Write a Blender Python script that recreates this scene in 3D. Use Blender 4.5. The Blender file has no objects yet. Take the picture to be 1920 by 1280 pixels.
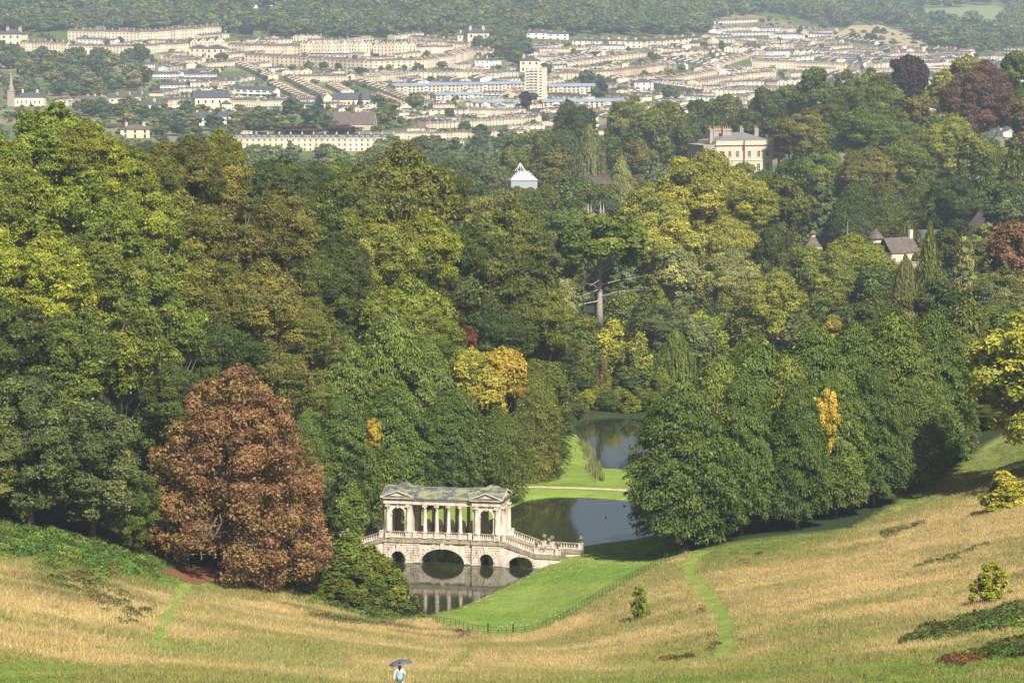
import bpy, math, random
import numpy as np
from mathutils import Vector, Matrix

# ------------------------------------------------------------------ camera, sky, sun, exposure
SC = bpy.context.scene
COL = SC.collection
FPX = 6000.0                                   # focal length in pixels of the 1920 wide photograph
PITCH = math.atan(640.0 / FPX)                 # the horizon lies on the upper edge of the frame
cam_d = bpy.data.cameras.new('camera')
cam_d.sensor_width = 36.0
cam_d.lens = 36.0 * FPX / 1920.0
cam_d.clip_start = 1.0
cam_d.clip_end = 20000.0
cam = bpy.data.objects.new('camera', cam_d)
COL.objects.link(cam)
cam.location = (0, 0, 0)
cam.rotation_euler = (math.pi / 2 - PITCH, 0, 0)
SC.camera = cam

SUN_AZ = math.radians(155.0)                   # clockwise from +Y: the sun stands behind the camera, to its right
SUN_EL = math.radians(46.0)
world = bpy.data.worlds.new('World')
SC.world = world
world.use_nodes = True
nt = world.node_tree
sky = nt.nodes.new('ShaderNodeTexSky')
sky.sky_type = 'NISHITA'
sky.sun_disc = False
sky.sun_elevation = SUN_EL
sky.sun_rotation = SUN_AZ
sky.altitude = 100.0
sky.dust_density = 3.5
sky.air_density = 0.8
nt.links.new(sky.outputs[0], nt.nodes['Background'].inputs[0])
nt.nodes['Background'].inputs[1].default_value = 0.05
sun_d = bpy.data.lights.new('sun', 'SUN')
sun_d.energy = 5.0
sun_d.angle = math.radians(0.5)
sun_d.color = (1.0, 0.945, 0.86)
sun = bpy.data.objects.new('sun', sun_d)
COL.objects.link(sun)
sdir = Vector((math.sin(SUN_AZ) * math.cos(SUN_EL), math.cos(SUN_AZ) * math.cos(SUN_EL), math.sin(SUN_EL)))
sun.rotation_euler = sdir.to_track_quat('Z', 'Y').to_euler()
sun.location = (200, -200, 300)
SC.view_settings.view_transform = 'Standard'
SC.view_settings.look = 'None'
SC.view_settings.exposure = 0.9
SC.view_settings.gamma = 1.0
SC.view_settings.use_curve_mapping = False
HAZE = 1.15e-4
cy = SC.cycles
cy.max_bounces = 5
cy.diffuse_bounces = 3
cy.glossy_bounces = 3
cy.transmission_bounces = 3
cy.transparent_max_bounces = 8
cy.volume_bounces = 0
cy.caustics_reflective = False
cy.caustics_refractive = False
cy.use_denoising = True

# ------------------------------------------------------------------ geometry helpers
CT, ST = math.cos(PITCH), math.sin(PITCH)
def W(px, py, Y):
    """the point at depth Y that a plain survey of the photograph gives for a pixel"""
    u = (px - 960.0) / FPX; v = (640.0 - py) / FPX
    t = Y / (CT + v * ST)
    return np.array([t * u, Y, t * (-ST + v * CT)])
def Wz(px, py, z):
    u = (px - 960.0) / FPX; v = (640.0 - py) / FPX
    t = z / (-ST + v * CT)
    return np.array([t * u, t * (CT + v * ST), z])
def pxm(Y): return FPX / Y                     # photograph pixels per metre at depth Y

def vnoise(x, y, scale, seed=0):
    x = np.asarray(x, float) / scale; y = np.asarray(y, float) / scale
    xi = np.floor(x).astype(np.int64); yi = np.floor(y).astype(np.int64)
    fx = x - xi; fy = y - yi
    fx = fx * fx * (3 - 2 * fx); fy = fy * fy * (3 - 2 * fy)
    def h(a, b):
        n = (a * 374761393 + b * 668265263 + seed * 974711) & 0x7fffffff
        n = ((n ^ (n >> 13)) * 1274126177) & 0x7fffffff
        return ((n ^ (n >> 16)) & 0xffff) / 65535.0
    return (h(xi, yi) * (1 - fx) + h(xi + 1, yi) * fx) * (1 - fy) + (h(xi, yi + 1) * (1 - fx) + h(xi + 1, yi + 1) * fx) * fy
def fnoise(x, y, scale, seed=0):
    return (vnoise(x, y, scale, seed) * .5 + vnoise(x, y, scale / 2.1, seed + 1) * .3 + vnoise(x, y, scale / 4.3, seed + 2) * .2)
def sstep(a, b, x):
    t = np.clip((x - a) / (b - a), 0, 1)
    return t * t * (3 - 2 * t)

def np_mesh(name, V, F, mats=(), mi=None, fattr=None, smooth=False, vcol=None):
    """V (n,3); F (m,3) or (m,4) integer arrays, or a list of such blocks"""
    blocks = F if isinstance(F, list) else [F]
    me = bpy.data.meshes.new(name)
    V = np.ascontiguousarray(V, dtype=np.float32)
    me.vertices.add(len(V)); me.vertices.foreach_set('co', V.ravel())
    loops = np.concatenate([b.ravel() for b in blocks]).astype(np.int32)
    sizes = np.concatenate([np.full(len(b), b.shape[1], np.int32) for b in blocks])
    me.loops.add(len(loops)); me.loops.foreach_set('vertex_index', loops)
    me.polygons.add(len(sizes))
    starts = np.zeros(len(sizes), np.int32); starts[1:] = np.cumsum(sizes)[:-1]
    me.polygons.foreach_set('loop_start', starts)
    try: me.polygons.foreach_set('loop_total', sizes)
    except Exception: pass
    if mi is not None: me.polygons.foreach_set('material_index', np.asarray(mi, np.int32))
    me.polygons.foreach_set('use_smooth', np.full(len(sizes), bool(smooth)))
    if fattr is not None:
        for k, a in fattr.items():
            at = me.attributes.new(k, 'FLOAT', 'FACE'); at.data.foreach_set('value', np.asarray(a, np.float32))
    if vcol is not None:
        at = me.attributes.new('gcol', 'FLOAT_COLOR', 'POINT')
        c = np.ones((len(V), 4), np.float32); c[:, :3] = vcol
        at.data.foreach_set('color', c.ravel())
    me.update(calc_edges=True)
    for m in mats: me.materials.append(m)
    return me

def link(name, me, parent=None, loc=None, rot=None, scale=None):
    o = bpy.data.objects.new(name, me)
    COL.objects.link(o)
    if parent is not None: o.parent = parent
    if loc is not None: o.location = loc
    if rot is not None: o.rotation_euler = rot
    if scale is not None: o.scale = scale
    return o
def tag(o, label=None, cat=None, group=None, kind=None):
    if label: o['label'] = label
    if cat: o['category'] = cat
    if group: o['group'] = group
    if kind: o['kind'] = kind
    return o
def empty(name, loc=(0, 0, 0), rz=0.0, scale=None):
    o = bpy.data.objects.new(name, None); COL.objects.link(o)
    o.location = loc; o.rotation_euler = (0, 0, rz); o.empty_display_size = 0.3
    if scale is not None: o.scale = scale
    return o

class MB:
    """collects faces with material slots"""
    def __init__(s): s.v = []; s.f = []; s.m = []
    def add(s, vs, fs, m=0):
        b = len(s.v); s.v += [tuple(map(float, p)) for p in vs]
        s.f += [tuple(b + i for i in f) for f in fs]; s.m += [m] * len(fs)
        return s
    def quad(s, a, b, c, d, m=0): return s.add([a, b, c, d], [(0, 1, 2, 3)], m)
    def box(s, x0, x1, y0, y1, z0, z1, m=0):
        return s.add([(x0, y0, z0), (x1, y0, z0), (x1, y1, z0), (x0, y1, z0), (x0, y0, z1), (x1, y0, z1), (x1, y1, z1), (x0, y1, z1)],
                     [(0, 3, 2, 1), (4, 5, 6, 7), (0, 1, 5, 4), (1, 2, 6, 5), (2, 3, 7, 6), (3, 0, 4, 7)], m)
    def gable_x(s, x0, x1, y0, y1, z0, zr, over=0.0, m=0, mw=None, th=.12):
        """roof with its ridge along x; gable triangles take material mw"""
        ym = (y0 + y1) / 2
        if mw is not None:
            s.add([(x0, y0, z0), (x0, y1, z0), (x0, ym, zr)], [(0, 2, 1)], mw); s.add([(x1, y0, z0), (x1, y1, z0), (x1, ym, zr)], [(0, 1, 2)], mw)
        sl = (zr - z0) / (ym - y0); a0 = x0 - over; a1 = x1 + over; zo = z0 - over * sl
        for sg, ye in ((-1, y0 - over), (1, y1 + over)):
            s.add([(a0, ye, zo), (a1, ye, zo), (a1, ym, zr), (a0, ym, zr), (a0, ye, zo + th), (a1, ye, zo + th), (a1, ym, zr + th), (a0, ym, zr + th)],
                  [(0, 3, 2, 1), (4, 5, 6, 7), (0, 1, 5, 4), (1, 2, 6, 5), (3, 0, 4, 7)], m)
        return s
    def gable_y(s, x0, x1, y0, y1, z0, zr, over=0.0, m=0, mw=None, th=.12):
        t = MB().gable_x(y0, y1, x0, x1, z0, zr, over, m, mw, th)
        b = len(s.v); s.v += [(p[1], p[0], p[2]) for p in t.v]; s.f += [tuple(b + i for i in reversed(f)) for f in t.f]; s.m += t.m
        return s
    def hip(s, x0, x1, y0, y1, z0, zr, over=.4, m=0):
        x0 -= over; x1 += over; y0 -= over; y1 += over; k = min(x1 - x0, y1 - y0) / 2; ym = (y0 + y1) / 2; xm = (x0 + x1) / 2
        if x1 - x0 >= y1 - y0: r0, r1 = (x0 + k, ym, zr), (x1 - k + .01, ym, zr)
        else: r0, r1 = (xm, y0 + k, zr), (xm, y1 - k + .01, zr)
        vs = [(x0, y0, z0), (x1, y0, z0), (x1, y1, z0), (x0, y1, z0), r0, r1]
        if x1 - x0 >= y1 - y0: fs = [(0, 1, 5, 4), (1, 2, 5), (2, 3, 4, 5), (3, 0, 4), (0, 3, 2, 1)]
        else: fs = [(0, 1, 4), (1, 2, 5, 4), (2, 3, 5), (3, 0, 4, 5), (0, 3, 2, 1)]
        return s.add(vs, fs, m)
    def tube(s, pts, rad, n=6, m=0, cap=True):
        pts = [np.array(p, float) for p in pts]
        if not hasattr(rad, '__len__'): rad = [rad] * len(pts)
        rings = []
        for i, p in enumerate(pts):
            d = pts[min(i + 1, len(pts) - 1)] - pts[max(i - 1, 0)]; d = d / (np.linalg.norm(d) + 1e-9)
            a = np.array([0, 0, 1.]) if abs(d[2]) < .9 else np.array([1., 0, 0])
            e1 = np.cross(d, a); e1 /= np.linalg.norm(e1); e2 = np.cross(d, e1)
            rings.append([p + rad[i] * (math.cos(2 * math.pi * k / n) * e1 + math.sin(2 * math.pi * k / n) * e2) for k in range(n)])
        vs = [q for r in rings for q in r]
        fs = [(i * n + k, (i + 1) * n + k, (i + 1) * n + (k + 1) % n, i * n + (k + 1) % n) for i in range(len(pts) - 1) for k in range(n)]
        if cap: fs += [tuple(range(n)), tuple(reversed(range((len(pts) - 1) * n, len(pts) * n)))]
        return s.add(vs, fs, m)
    def lathe(s, prof, n=12, m=0, c=(0, 0, 0)):
        """prof: list of (r, z)"""
        vs = [(c[0] + r * math.cos(2 * math.pi * k / n), c[1] + r * math.sin(2 * math.pi * k / n), c[2] + z) for r, z in prof for k in range(n)]
        fs = [(i * n + k, i * n + (k + 1) % n, (i + 1) * n + (k + 1) % n, (i + 1) * n + k) for i in range(len(prof) - 1) for k in range(n)]
        fs += [tuple(reversed(range(n))), tuple(range((len(prof) - 1) * n, len(prof) * n))]
        return s.add(vs, fs, m)
    def prism(s, poly, y0, y1, m=0):
        """polygon in x,z (counter-clockwise seen from -y) drawn out along y"""
        n = len(poly)
        vs = [(x, y0, z) for x, z in poly] + [(x, y1, z) for x, z in poly]
        fs = [tuple(range(n)), tuple(reversed(range(n, 2 * n)))] + [(i, n + i, n + (i + 1) % n, (i + 1) % n) for i in range(n)]
        return s.add(vs, fs, m)
    def mesh(s, name, mats, smooth=False):
        me = bpy.data.meshes.new(name)
        me.from_pydata(s.v, [], s.f)
        for m in mats: me.materials.append(m)
        if len(mats) > 1: me.polygons.foreach_set('material_index', s.m)
        if smooth: me.polygons.foreach_set('use_smooth', [True] * len(s.f))
        me.update()
        return me
    def build(s, name, mats, parent=None, loc=None, smooth=False):
        if not isinstance(mats, (list, tuple)): mats = [mats]
        return link(name, s.mesh(name, mats, smooth), parent, loc)

# ------------------------------------------------------------------ materials
def mat(name):
    m = bpy.data.materials.new(name); m.use_nodes = True
    n = m.node_tree; b = n.nodes['Principled BSDF']
    return m, n, b
def node(n, t, **kw):
    x = n.nodes.new(t)
    for k, v in kw.items():
        if isinstance(k, str) and hasattr(x, k): setattr(x, k, v)
    return x
def noise_tex(n, scale, detail=4, rough=.6, coord='Object', stretch=None):
    tc = node(n, 'ShaderNodeTexCoord'); nz = node(n, 'ShaderNodeTexNoise')
    nz.inputs['Scale'].default_value = scale; nz.inputs['Detail'].default_value = detail; nz.inputs['Roughness'].default_value = rough
    if coord == 'World':
        g = node(n, 'ShaderNodeNewGeometry'); src = g.outputs['Position']
    else: src = tc.outputs[coord]
    if stretch:
        mp = node(n, 'ShaderNodeMapping'); mp.inputs['Scale'].default_value = stretch
        n.links.new(src, mp.inputs[0]); src = mp.outputs[0]
    n.links.new(src, nz.inputs['Vector'])
    return nz.outputs['Fac']
def ramp(n, fac, stops):
    r = node(n, 'ShaderNodeValToRGB')
    while len(r.color_ramp.elements) < len(stops): r.color_ramp.elements.new(.5)
    for e, (p, c) in zip(r.color_ramp.elements, stops):
        e.position = p; e.color = (*c, 1) if len(c) == 3 else c
    n.links.new(fac, r.inputs[0])
    return r.outputs[0]
def mixc(n, fac, a, b, mode='MIX'):
    x = node(n, 'ShaderNodeMix'); x.data_type = 'RGBA'; x.blend_type = mode
    for s, v in (('Factor', fac), ('A', a), ('B', b)):
        i = [q for q in x.inputs if q.name == s and (q.type == 'RGBA' if s != 'Factor' else q.type == 'VALUE')][0]
        if isinstance(v, (int, float)): i.default_value = v
        elif isinstance(v, tuple): i.default_value = (*v, 1)
        else: n.links.new(v, i)
    return [q for q in x.outputs if q.type == 'RGBA'][0]
def bump(n, b, fac, strength, dist):
    bp = node(n, 'ShaderNodeBump'); bp.inputs['Strength'].default_value = strength; bp.inputs['Distance'].default_value = dist
    n.links.new(fac, bp.inputs['Height']); n.links.new(bp.outputs[0], b.inputs['Normal'])
def simple(name, col, rough=.8, var=.25, scale=2.0, bmp=0, objcol=False, metal=0):
    m, n, b = mat(name)
    f = noise_tex(n, scale)
    lo = tuple(c * (1 - var) for c in col); hi = tuple(min(1, c * (1 + var)) for c in col)
    c = ramp(n, f, [(.3, lo), (.7, hi)])
    if objcol:
        oi = node(n, 'ShaderNodeObjectInfo'); c = mixc(n, 1.0, c, oi.outputs['Color'], 'MULTIPLY')
    n.links.new(c, b.inputs['Base Color']); b.inputs['Roughness'].default_value = rough; b.inputs['Metallic'].default_value = metal
    b.inputs['Specular IOR Level'].default_value = .3
    if bmp: bump(n, b, f, .5, bmp)
    return m

def foliage_mat(name, rnd=0.25, transl=.2, attr=True):
    """leaf colour: the object's own colour, varied leaf by leaf and spray by spray; alpha = share of turned leaves"""
    m, n, b = mat(name)
    n.nodes.remove(b)
    oi = node(n, 'ShaderNodeObjectInfo')
    base = oi.outputs['Color']
    out = n.nodes['Material Output']
    if attr:
        a = node(n, 'ShaderNodeAttribute'); a.attribute_name = 'tone'
        t = a.outputs['Fac']
        sc = ramp(n, t, [(0, (.45, .5, .45)), (.5, (.92, .93, .92)), (1, (1.75, 1.6, 1.35))])
        base = mixc(n, 1.0, base, sc, 'MULTIPLY')
    rr = ramp(n, oi.outputs['Random'], [(0, (1 - rnd, 1 - rnd * .7, 1 - rnd)), (.5, (1, 1, 1)), (1, (1 + rnd * 1.2, 1 + rnd * .6, 1))])
    base = mixc(n, 1.0, base, rr, 'MULTIPLY')
    # turned leaves in patches
    nz = noise_tex(n, .22, 5, .65)
    a2 = node(n, 'ShaderNodeAttribute'); a2.attribute_name = 'leaf'
    mth = node(n, 'ShaderNodeMath', operation='MULTIPLY_ADD'); n.links.new(a2.outputs['Fac'], mth.inputs[0]); mth.inputs[1].default_value = .35
    n.links.new(nz, mth.inputs[2])
    iv = node(n, 'ShaderNodeMath', operation='ADD'); n.links.new(mth.outputs[0], iv.inputs[0])
    al = node(n, 'ShaderNodeMath', operation='SUBTRACT'); n.links.new(oi.outputs['Alpha'], al.inputs[0]); al.inputs[1].default_value = 1.02
    n.links.new(al.outputs[0], iv.inputs[1])
    st = ramp(n, iv.outputs[0], [(0.0, (0, 0, 0)), (.06, (1, 1, 1))])
    tint = ramp(n, a2.outputs['Fac'], [(0, (.30, .19, .05)), (.5, (.27, .20, .05)), (1, (.22, .12, .04))])
    base = mixc(n, st, base, tint)
    d = node(n, 'ShaderNodeBsdfDiffuse'); tr = node(n, 'ShaderNodeBsdfTranslucent'); gl = node(n, 'ShaderNodeBsdfGlossy')
    n.links.new(base, d.inputs[0])
    tc = mixc(n, 1.0, base, (1.15, 1.25, .7), 'MULTIPLY'); n.links.new(tc, tr.inputs[0])
    gl.inputs['Roughness'].default_value = .5; gl.inputs[0].default_value = (.8, .85, .85, 1)
    m1 = node(n, 'ShaderNodeMixShader'); m1.inputs[0].default_value = transl
    n.links.new(d.outputs[0], m1.inputs[1]); n.links.new(tr.outputs[0], m1.inputs[2])
    m2 = node(n, 'ShaderNodeMixShader'); m2.inputs[0].default_value = .02
    n.links.new(m1.outputs[0], m2.inputs[1]); n.links.new(gl.outputs[0], m2.inputs[2])
    n.links.new(m2.outputs[0], out.inputs[0])
    return m

M = {}
M['leaf'] = foliage_mat('foliage')
M['farleaf'] = foliage_mat('far foliage', .35, .2)
M['bark'] = simple('bark', (.12, .095, .07), .9, .4, 3, .03)
M['palebark'] = simple('pale bark', (.27, .24, .19), .9, .3, 3, .02)

def stone_mat(name, col, stain, scale=.8, amt=.55, objcol=False):
    m, n, b = mat(name)
    f1 = noise_tex(n, scale, 6, .65, 'World'); f2 = noise_tex(n, 5, 4, .7, 'World'); f3 = noise_tex(n, 2.2, 5, .7, 'World', (1, 1, .25))
    c = ramp(n, f2, [(.3, tuple(x * .8 for x in col)), (.7, tuple(min(1, x * 1.12) for x in col))])
    s = ramp(n, f3, [(amt - .03, (0, 0, 0)), (amt + .16, (.8, .8, .8))])
    c = mixc(n, s, c, stain)
    pk = ramp(n, f1, [(.35, (1.0, .93, .88)), (.65, (1.0, 1.0, .98))])
    c = mixc(n, 1.0, c, pk, 'MULTIPLY')
    if objcol:
        oi = node(n, 'ShaderNodeObjectInfo'); c = mixc(n, 1.0, c, oi.outputs['Color'], 'MULTIPLY'); c = mixc(n, 1.0, c, ramp(n, oi.outputs['Random'], [(0, (.82, .80, .78)), (.5, (1, .97, .93)), (1, (1.12, 1.1, 1.06))]), 'MULTIPLY')
    n.links.new(c, b.inputs['Base Color']); b.inputs['Roughness'].default_value = .85; b.inputs['Specular IOR Level'].default_value = .2
    bump(n, b, f2, .35, .02)
    return m
M['stone'] = stone_mat('pale limestone', (.63, .565, .475), (.25, .22, .17), amt=.5)
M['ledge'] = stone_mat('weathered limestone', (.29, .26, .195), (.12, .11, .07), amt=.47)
M['oldstone'] = stone_mat('old grey stone', (.34, .30, .24), (.2, .18, .14), amt=.5)
M['ball'] = stone_mat('lichened limestone', (.17, .15, .115), (.09, .08, .055), amt=.5)
M['house_stone'] = stone_mat('house stone', (.68, .60, .49), (.46, .40, .32), .15, .6, objcol=True)

def slate_moss():
    m, n, b = mat('mossy slate')
    f = noise_tex(n, .75, 8, .72); g = noise_tex(n, 9, 3, .6)
    tc = node(n, 'ShaderNodeTexCoord'); wv = node(n, 'ShaderNodeTexWave'); wv.bands_direction = 'Y'; wv.inputs['Scale'].default_value = 2.2; wv.inputs['Distortion'].default_value = .6
    n.links.new(tc.outputs['Object'], wv.inputs[0])
    sl = ramp(n, g, [(.3, (.045, .052, .062)), (.7, (.11, .12, .13))])
    ms = ramp(n, g, [(.3, (.15, .16, .07)), (.7, (.27, .27, .16))])
    k = ramp(n, f, [(.46, (0, 0, 0)), (.54, (1, 1, 1))])
    c = mixc(n, k, sl, ms); n.links.new(c, b.inputs['Base Color']); b.inputs['Roughness'].default_value = .95; b.inputs['Specular IOR Level'].default_value = .15
    bump(n, b, wv.outputs['Fac'], .4, .03)
    return m
M['moss_slate'] = slate_moss()
M['slate'] = simple('slate roof', (.06, .064, .078), .6, .35, .8)
M['tile'] = simple('brown tile roof', (.10, .075, .065), .8, .35, .8)
M['blueroof'] = simple('blue grey sheet roof', (.20, .25, .30), .55, .15, .1)
M['redroof'] = simple('red tile roof', (.22, .10, .07), .8, .3, .8)
M['window'] = simple('window glass', (.035, .04, .05), .12, .3, .5)
M['white'] = simple('white paint', (.72, .70, .66), .6, .08, 1)
M['render'] = simple('white render', (.72, .69, .63), .8, .08, .3, objcol=True)
M['pot'] = simple('clay chimney pot', (.42, .22, .13), .9, .2, 2)
M['chim'] = stone_mat('chimney stone', (.50, .41, .31), (.3, .25, .2), .5, .55)
M['iron'] = simple('dark iron', (.02, .022, .02), .5, .2, 5)
M['wood'] = simple('weathered timber', (.30, .26, .19), .85, .3, 6)
M['gravel'] = simple('buff gravel', (.40, .33, .20), .95, .2, 1.2)
M['leadgrey'] = simple('lead grey', (.15, .145, .14), .6, .2, 2)
ORD = ['first', 'second', 'third', 'fourth', 'fifth', 'sixth', 'seventh', 'eighth', 'ninth', 'tenth', 'eleventh', 'twelfth', 'thirteenth', 'fourteenth', 'fifteenth', 'sixteenth', 'seventeenth', 'eighteenth', 'nineteenth', 'twentieth', 'twenty-first', 'twenty-second', 'twenty-third', 'twenty-fourth', 'twenty-fifth', 'twenty-sixth', 'twenty-seventh', 'twenty-eighth', 'twenty-ninth', 'thirtieth', 'thirty-first', 'thirty-second', 'thirty-third', 'thirty-fourth', 'thirty-fifth', 'thirty-sixth', 'thirty-seventh', 'thirty-eighth', 'thirty-ninth', 'fortieth']
# ------------------------------------------------------------------ terrain
LEVEL1, LEVEL2 = -71.0, -74.0
_py = [-150, -60, 0, 50, 100, 150, 200, 250, 300]
_fl = [4400, 3800, 3350, 3050, 2750, 2450, 2100, 1800, 1640]
_fr = [7000, 5600, 4700, 3900, 3000, 2550, 2200, 1850, 1640]
def FAR(px, py):
    """depth of the town's hillside below a pixel of the survey"""
    k = sstep(1150, 1560, px)
    return np.interp(py, _py, _fl) * (1 - k) + np.interp(py, _py, _fr) * k
def far_pt(px, py): return W(px, py, float(FAR(px, py)))

ctrl = []
for px, py, Y in [
    # the grass combe
    (-300, 1230, 190), (0, 1280, 195), (480, 1280, 206), (745, 1290, 207), (960, 1280, 217), (1300, 1280, 212), (1650, 1280, 200), (1920, 1280, 190), (2250, 1280, 180),
    (0, 1180, 236), (300, 1205, 258), (620, 1215, 282), (930, 1222, 303), (1160, 1215, 296), (1380, 1230, 266), (1680, 1205, 238), (1920, 1190, 226), (2250, 1150, 220),
    (0, 1100, 277), (-300, 1050, 262), (180, 1105, 296), (330, 1130, 312), (500, 1160, 322), (700, 1180, 336),
    (0, 1005, 330), (-300, 930, 310), (150, 1030, 334), (280, 1065, 342), (350, 1088, 350), (480, 1110, 352), (600, 1130, 356), (700, 1150, 362),
    (800, 1160, 356), (930, 1192, 342), (1000, 1186, 343), (1060, 1160, 350), (1120, 1125, 360), (1200, 1083, 370), (1290, 1042, 385),
    (1300, 1095, 350), (1345, 1190, 290), (1200, 1150, 332), (1420, 1100, 340), (1600, 1000, 386), (1480, 1010, 388), (1500, 1150, 292), (1720, 915, 420), (1850, 845, 440),
    (1920, 965, 360), (1700, 1050, 335), (1920, 1100, 283), (1700, 1130, 285), (2250, 1000, 290), (2250, 850, 380),
    # banks of the ponds
    (1000, 1110, 378), (1080, 1065, 388), (1150, 1050, 394), (1230, 1040, 398), (1300, 1000, 405), (1330, 960, 430),
    (780, 950, 438), (860, 930, 447), (940, 916, 456), (700, 975, 425), (640, 1000, 405), (620, 1060, 385),
    (1000, 917, 461), (1100, 917, 462), (1200, 922, 461), (1300, 925, 458),
    (1060, 880, 490), (1050, 850, 505), (1060, 820, 520), (1040, 800, 540),
]:
    p = W(px, py, Y); ctrl.append((px, Y, p[2]))
ctrl += [(960, 20, -6), (-600, 20, -5.6), (2500, 20, -5.6), (960, 60, -15.5), (-600, 60, -17), (2500, 60, -18), (960, 120, -29), (-400, 120, -29.5), (2300, 120, -31), (1600, 120, -30.5), (746, 150, -32.95), (960, 165, -37.6), (300, 165, -37.4), (1720, 165, -38.6), (1400, 165, -38.2), (-400, 160, -36.8), (2300, 160, -38),
    (0, 420, -45), (-500, 420, -28), (250, 420, -56), (450, 430, -63), (560, 420, -67), (0, 520, -47), (-500, 520, -32), (300, 520, -60), (600, 500, -69), (850, 520, -73),
    (0, 700, -56), (-500, 700, -45), (400, 700, -70), (800, 700, -79), (0, 1000, -72), (500, 1000, -84), (900, 1000, -88), (-500, 1000, -62), (0, 1300, -85), (500, 1300, -90), (960, 1300, -91), (-500, 1300, -80),
    (980, 400, -71), (900, 400, -71), (1100, 430, -71), (1000, 430, -71), (1150, 500, -74), (1180, 540, -74), (1120, 600, -73.2), (1150, 700, -74.5), (1250, 800, -82), (1300, 1000, -82),
    (1400, 470, -66), (1500, 470, -63), (1700, 480, -60), (1900, 470, -57), (2300, 470, -44), (1500, 600, -74), (1800, 600, -70), (2300, 600, -56), (1500, 800, -76), (1800, 800, -73), (2300, 800, -62),
    (1370, 1200, -67), (1700, 1200, -64), (2000, 1250, -61), (2400, 1200, -58), (1600, 1000, -74), (1900, 900, -70), (1200, 1300, -80), (1600, 1400, -74)]
for px in (-600, -200, 200, 600, 1000, 1350, 1700, 2050, 2500):
    for py in (300, 250, 200, 150, 100, 50, 0, -60, -150):
        p = far_pt(px, py); ctrl.append((px, p[1], p[2]))
ctrl = np.array(ctrl, float)
def _uv(px, Y): return np.stack([(np.asarray(px) - 960) / 700.0, np.log(np.asarray(Y)) * 3.0], -1)
_C = _uv(ctrl[:, 0], ctrl[:, 1]); _N = len(_C)
def _phi(d2): return np.where(d2 > 1e-12, d2 * np.log(np.maximum(d2, 1e-12)) * .5, 0)
_d2 = ((_C[:, None] - _C[None]) ** 2).sum(-1)
_A = np.zeros((_N + 3, _N + 3)); _A[:_N, :_N] = _phi(_d2) + np.eye(_N) * 3e-3
_A[:_N, _N] = 1; _A[:_N, _N + 1:] = _C; _A[_N, :_N] = 1; _A[_N + 1:, :_N] = _C.T
_w = np.linalg.solve(_A, np.concatenate([ctrl[:, 2], [0, 0, 0]]))
def _tps(x, Y):
    x = np.atleast_1d(np.asarray(x, float)); Y = np.atleast_1d(np.asarray(Y, float))
    Ys = np.maximum(Y, 15.0)
    q = _uv(960 + x / Ys * FPX, Ys)
    out = np.empty(len(q))
    for i in range(0, len(q), 40000):
        k = q[i:i + 40000]
        d2 = ((k[:, None] - _C[None]) ** 2).sum(-1)
        out[i:i + 40000] = _phi(d2) @ _w[:_N] + _w[_N] + k @ _w[_N + 1:]
    return out
POND1 = np.array([Wz(a, b, LEVEL1)[:2] for a, b in [(752, 1176), (795, 1160), (850, 1147), (905, 1122), (960, 1096), (1010, 1071), (1040, 1052), (1062, 1042), (1095, 1027), (1130, 1022), (1185, 1017), (1260, 1006), (1300, 985), (1290, 957), (1230, 942), (1180, 938), (1100, 932), (1040, 931), (990, 936), (962, 948), (920, 972), (880, 991), (830, 1004), (770, 1012), (700, 1020), (672, 1034), (680, 1060), (700, 1100), (722, 1145)]])
POND2 = np.array([Wz(a, b, LEVEL2)[:2] for a, b in [(1128, 905), (1180, 912), (1260, 915), (1330, 900), (1350, 850), (1300, 800), (1240, 786), (1150, 782), (1095, 786), (1074, 800), (1098, 826), (1112, 850), (1114, 885)]])
def sdist(poly, x, y):
    """signed distance to a polygon, negative inside"""
    P = np.stack([x, y], -1); a = poly; b = np.roll(poly, -1, 0)
    best = np.full(len(P), 1e18); ins = np.zeros(len(P), bool)
    for i in range(len(a)):
        ab = b[i] - a[i]; t = np.clip(((P - a[i]) @ ab) / (ab @ ab), 0, 1)
        d = P - (a[i] + t[:, None] * ab); best = np.minimum(best, (d * d).sum(1))
        c = ((a[i, 1] > P[:, 1]) != (b[i, 1] > P[:, 1])) & (P[:, 0] < (b[i, 0] - a[i, 0]) * (P[:, 1] - a[i, 1]) / (b[i, 1] - a[i, 1] + 1e-12) + a[i, 0])
        ins ^= c
    return np.where(ins, -1, 1) * np.sqrt(best)
def ground(x, Y):
    x = np.atleast_1d(np.asarray(x, float)); Y = np.atleast_1d(np.asarray(Y, float))
    z = _tps(x, Y)
    m = (Y > 330) & (Y < 640) & (np.abs(x - 5) < 70)
    if m.any():
        xs, ys, zs = x[m], Y[m], z[m]
        for poly, lv in ((POND1, LEVEL1), (POND2, LEVEL2)):
            s = sdist(poly, xs, ys)
            bank = lv + np.where(s > 0, .12 + .16 * np.minimum(s, 3) + .03 * np.maximum(s - 3, 0), 0)
            hi = lv + .12 + .42 * np.maximum(s, 0)
            near = s < 25
            zs = np.where(near & (s >= 0), np.clip(zs, bank, np.maximum(hi, bank)), zs)
            zs = np.where(s < 0, lv + np.maximum(s * .5, -1.6) + .12 * np.exp(s * 3), zs)
        z[m] = zs
    return z
def g1(x, Y): return float(ground([x], [Y])[0])
_ysw = np.concatenate([np.arange(185, 660, .5), np.arange(660, 3000, 5.)])
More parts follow.
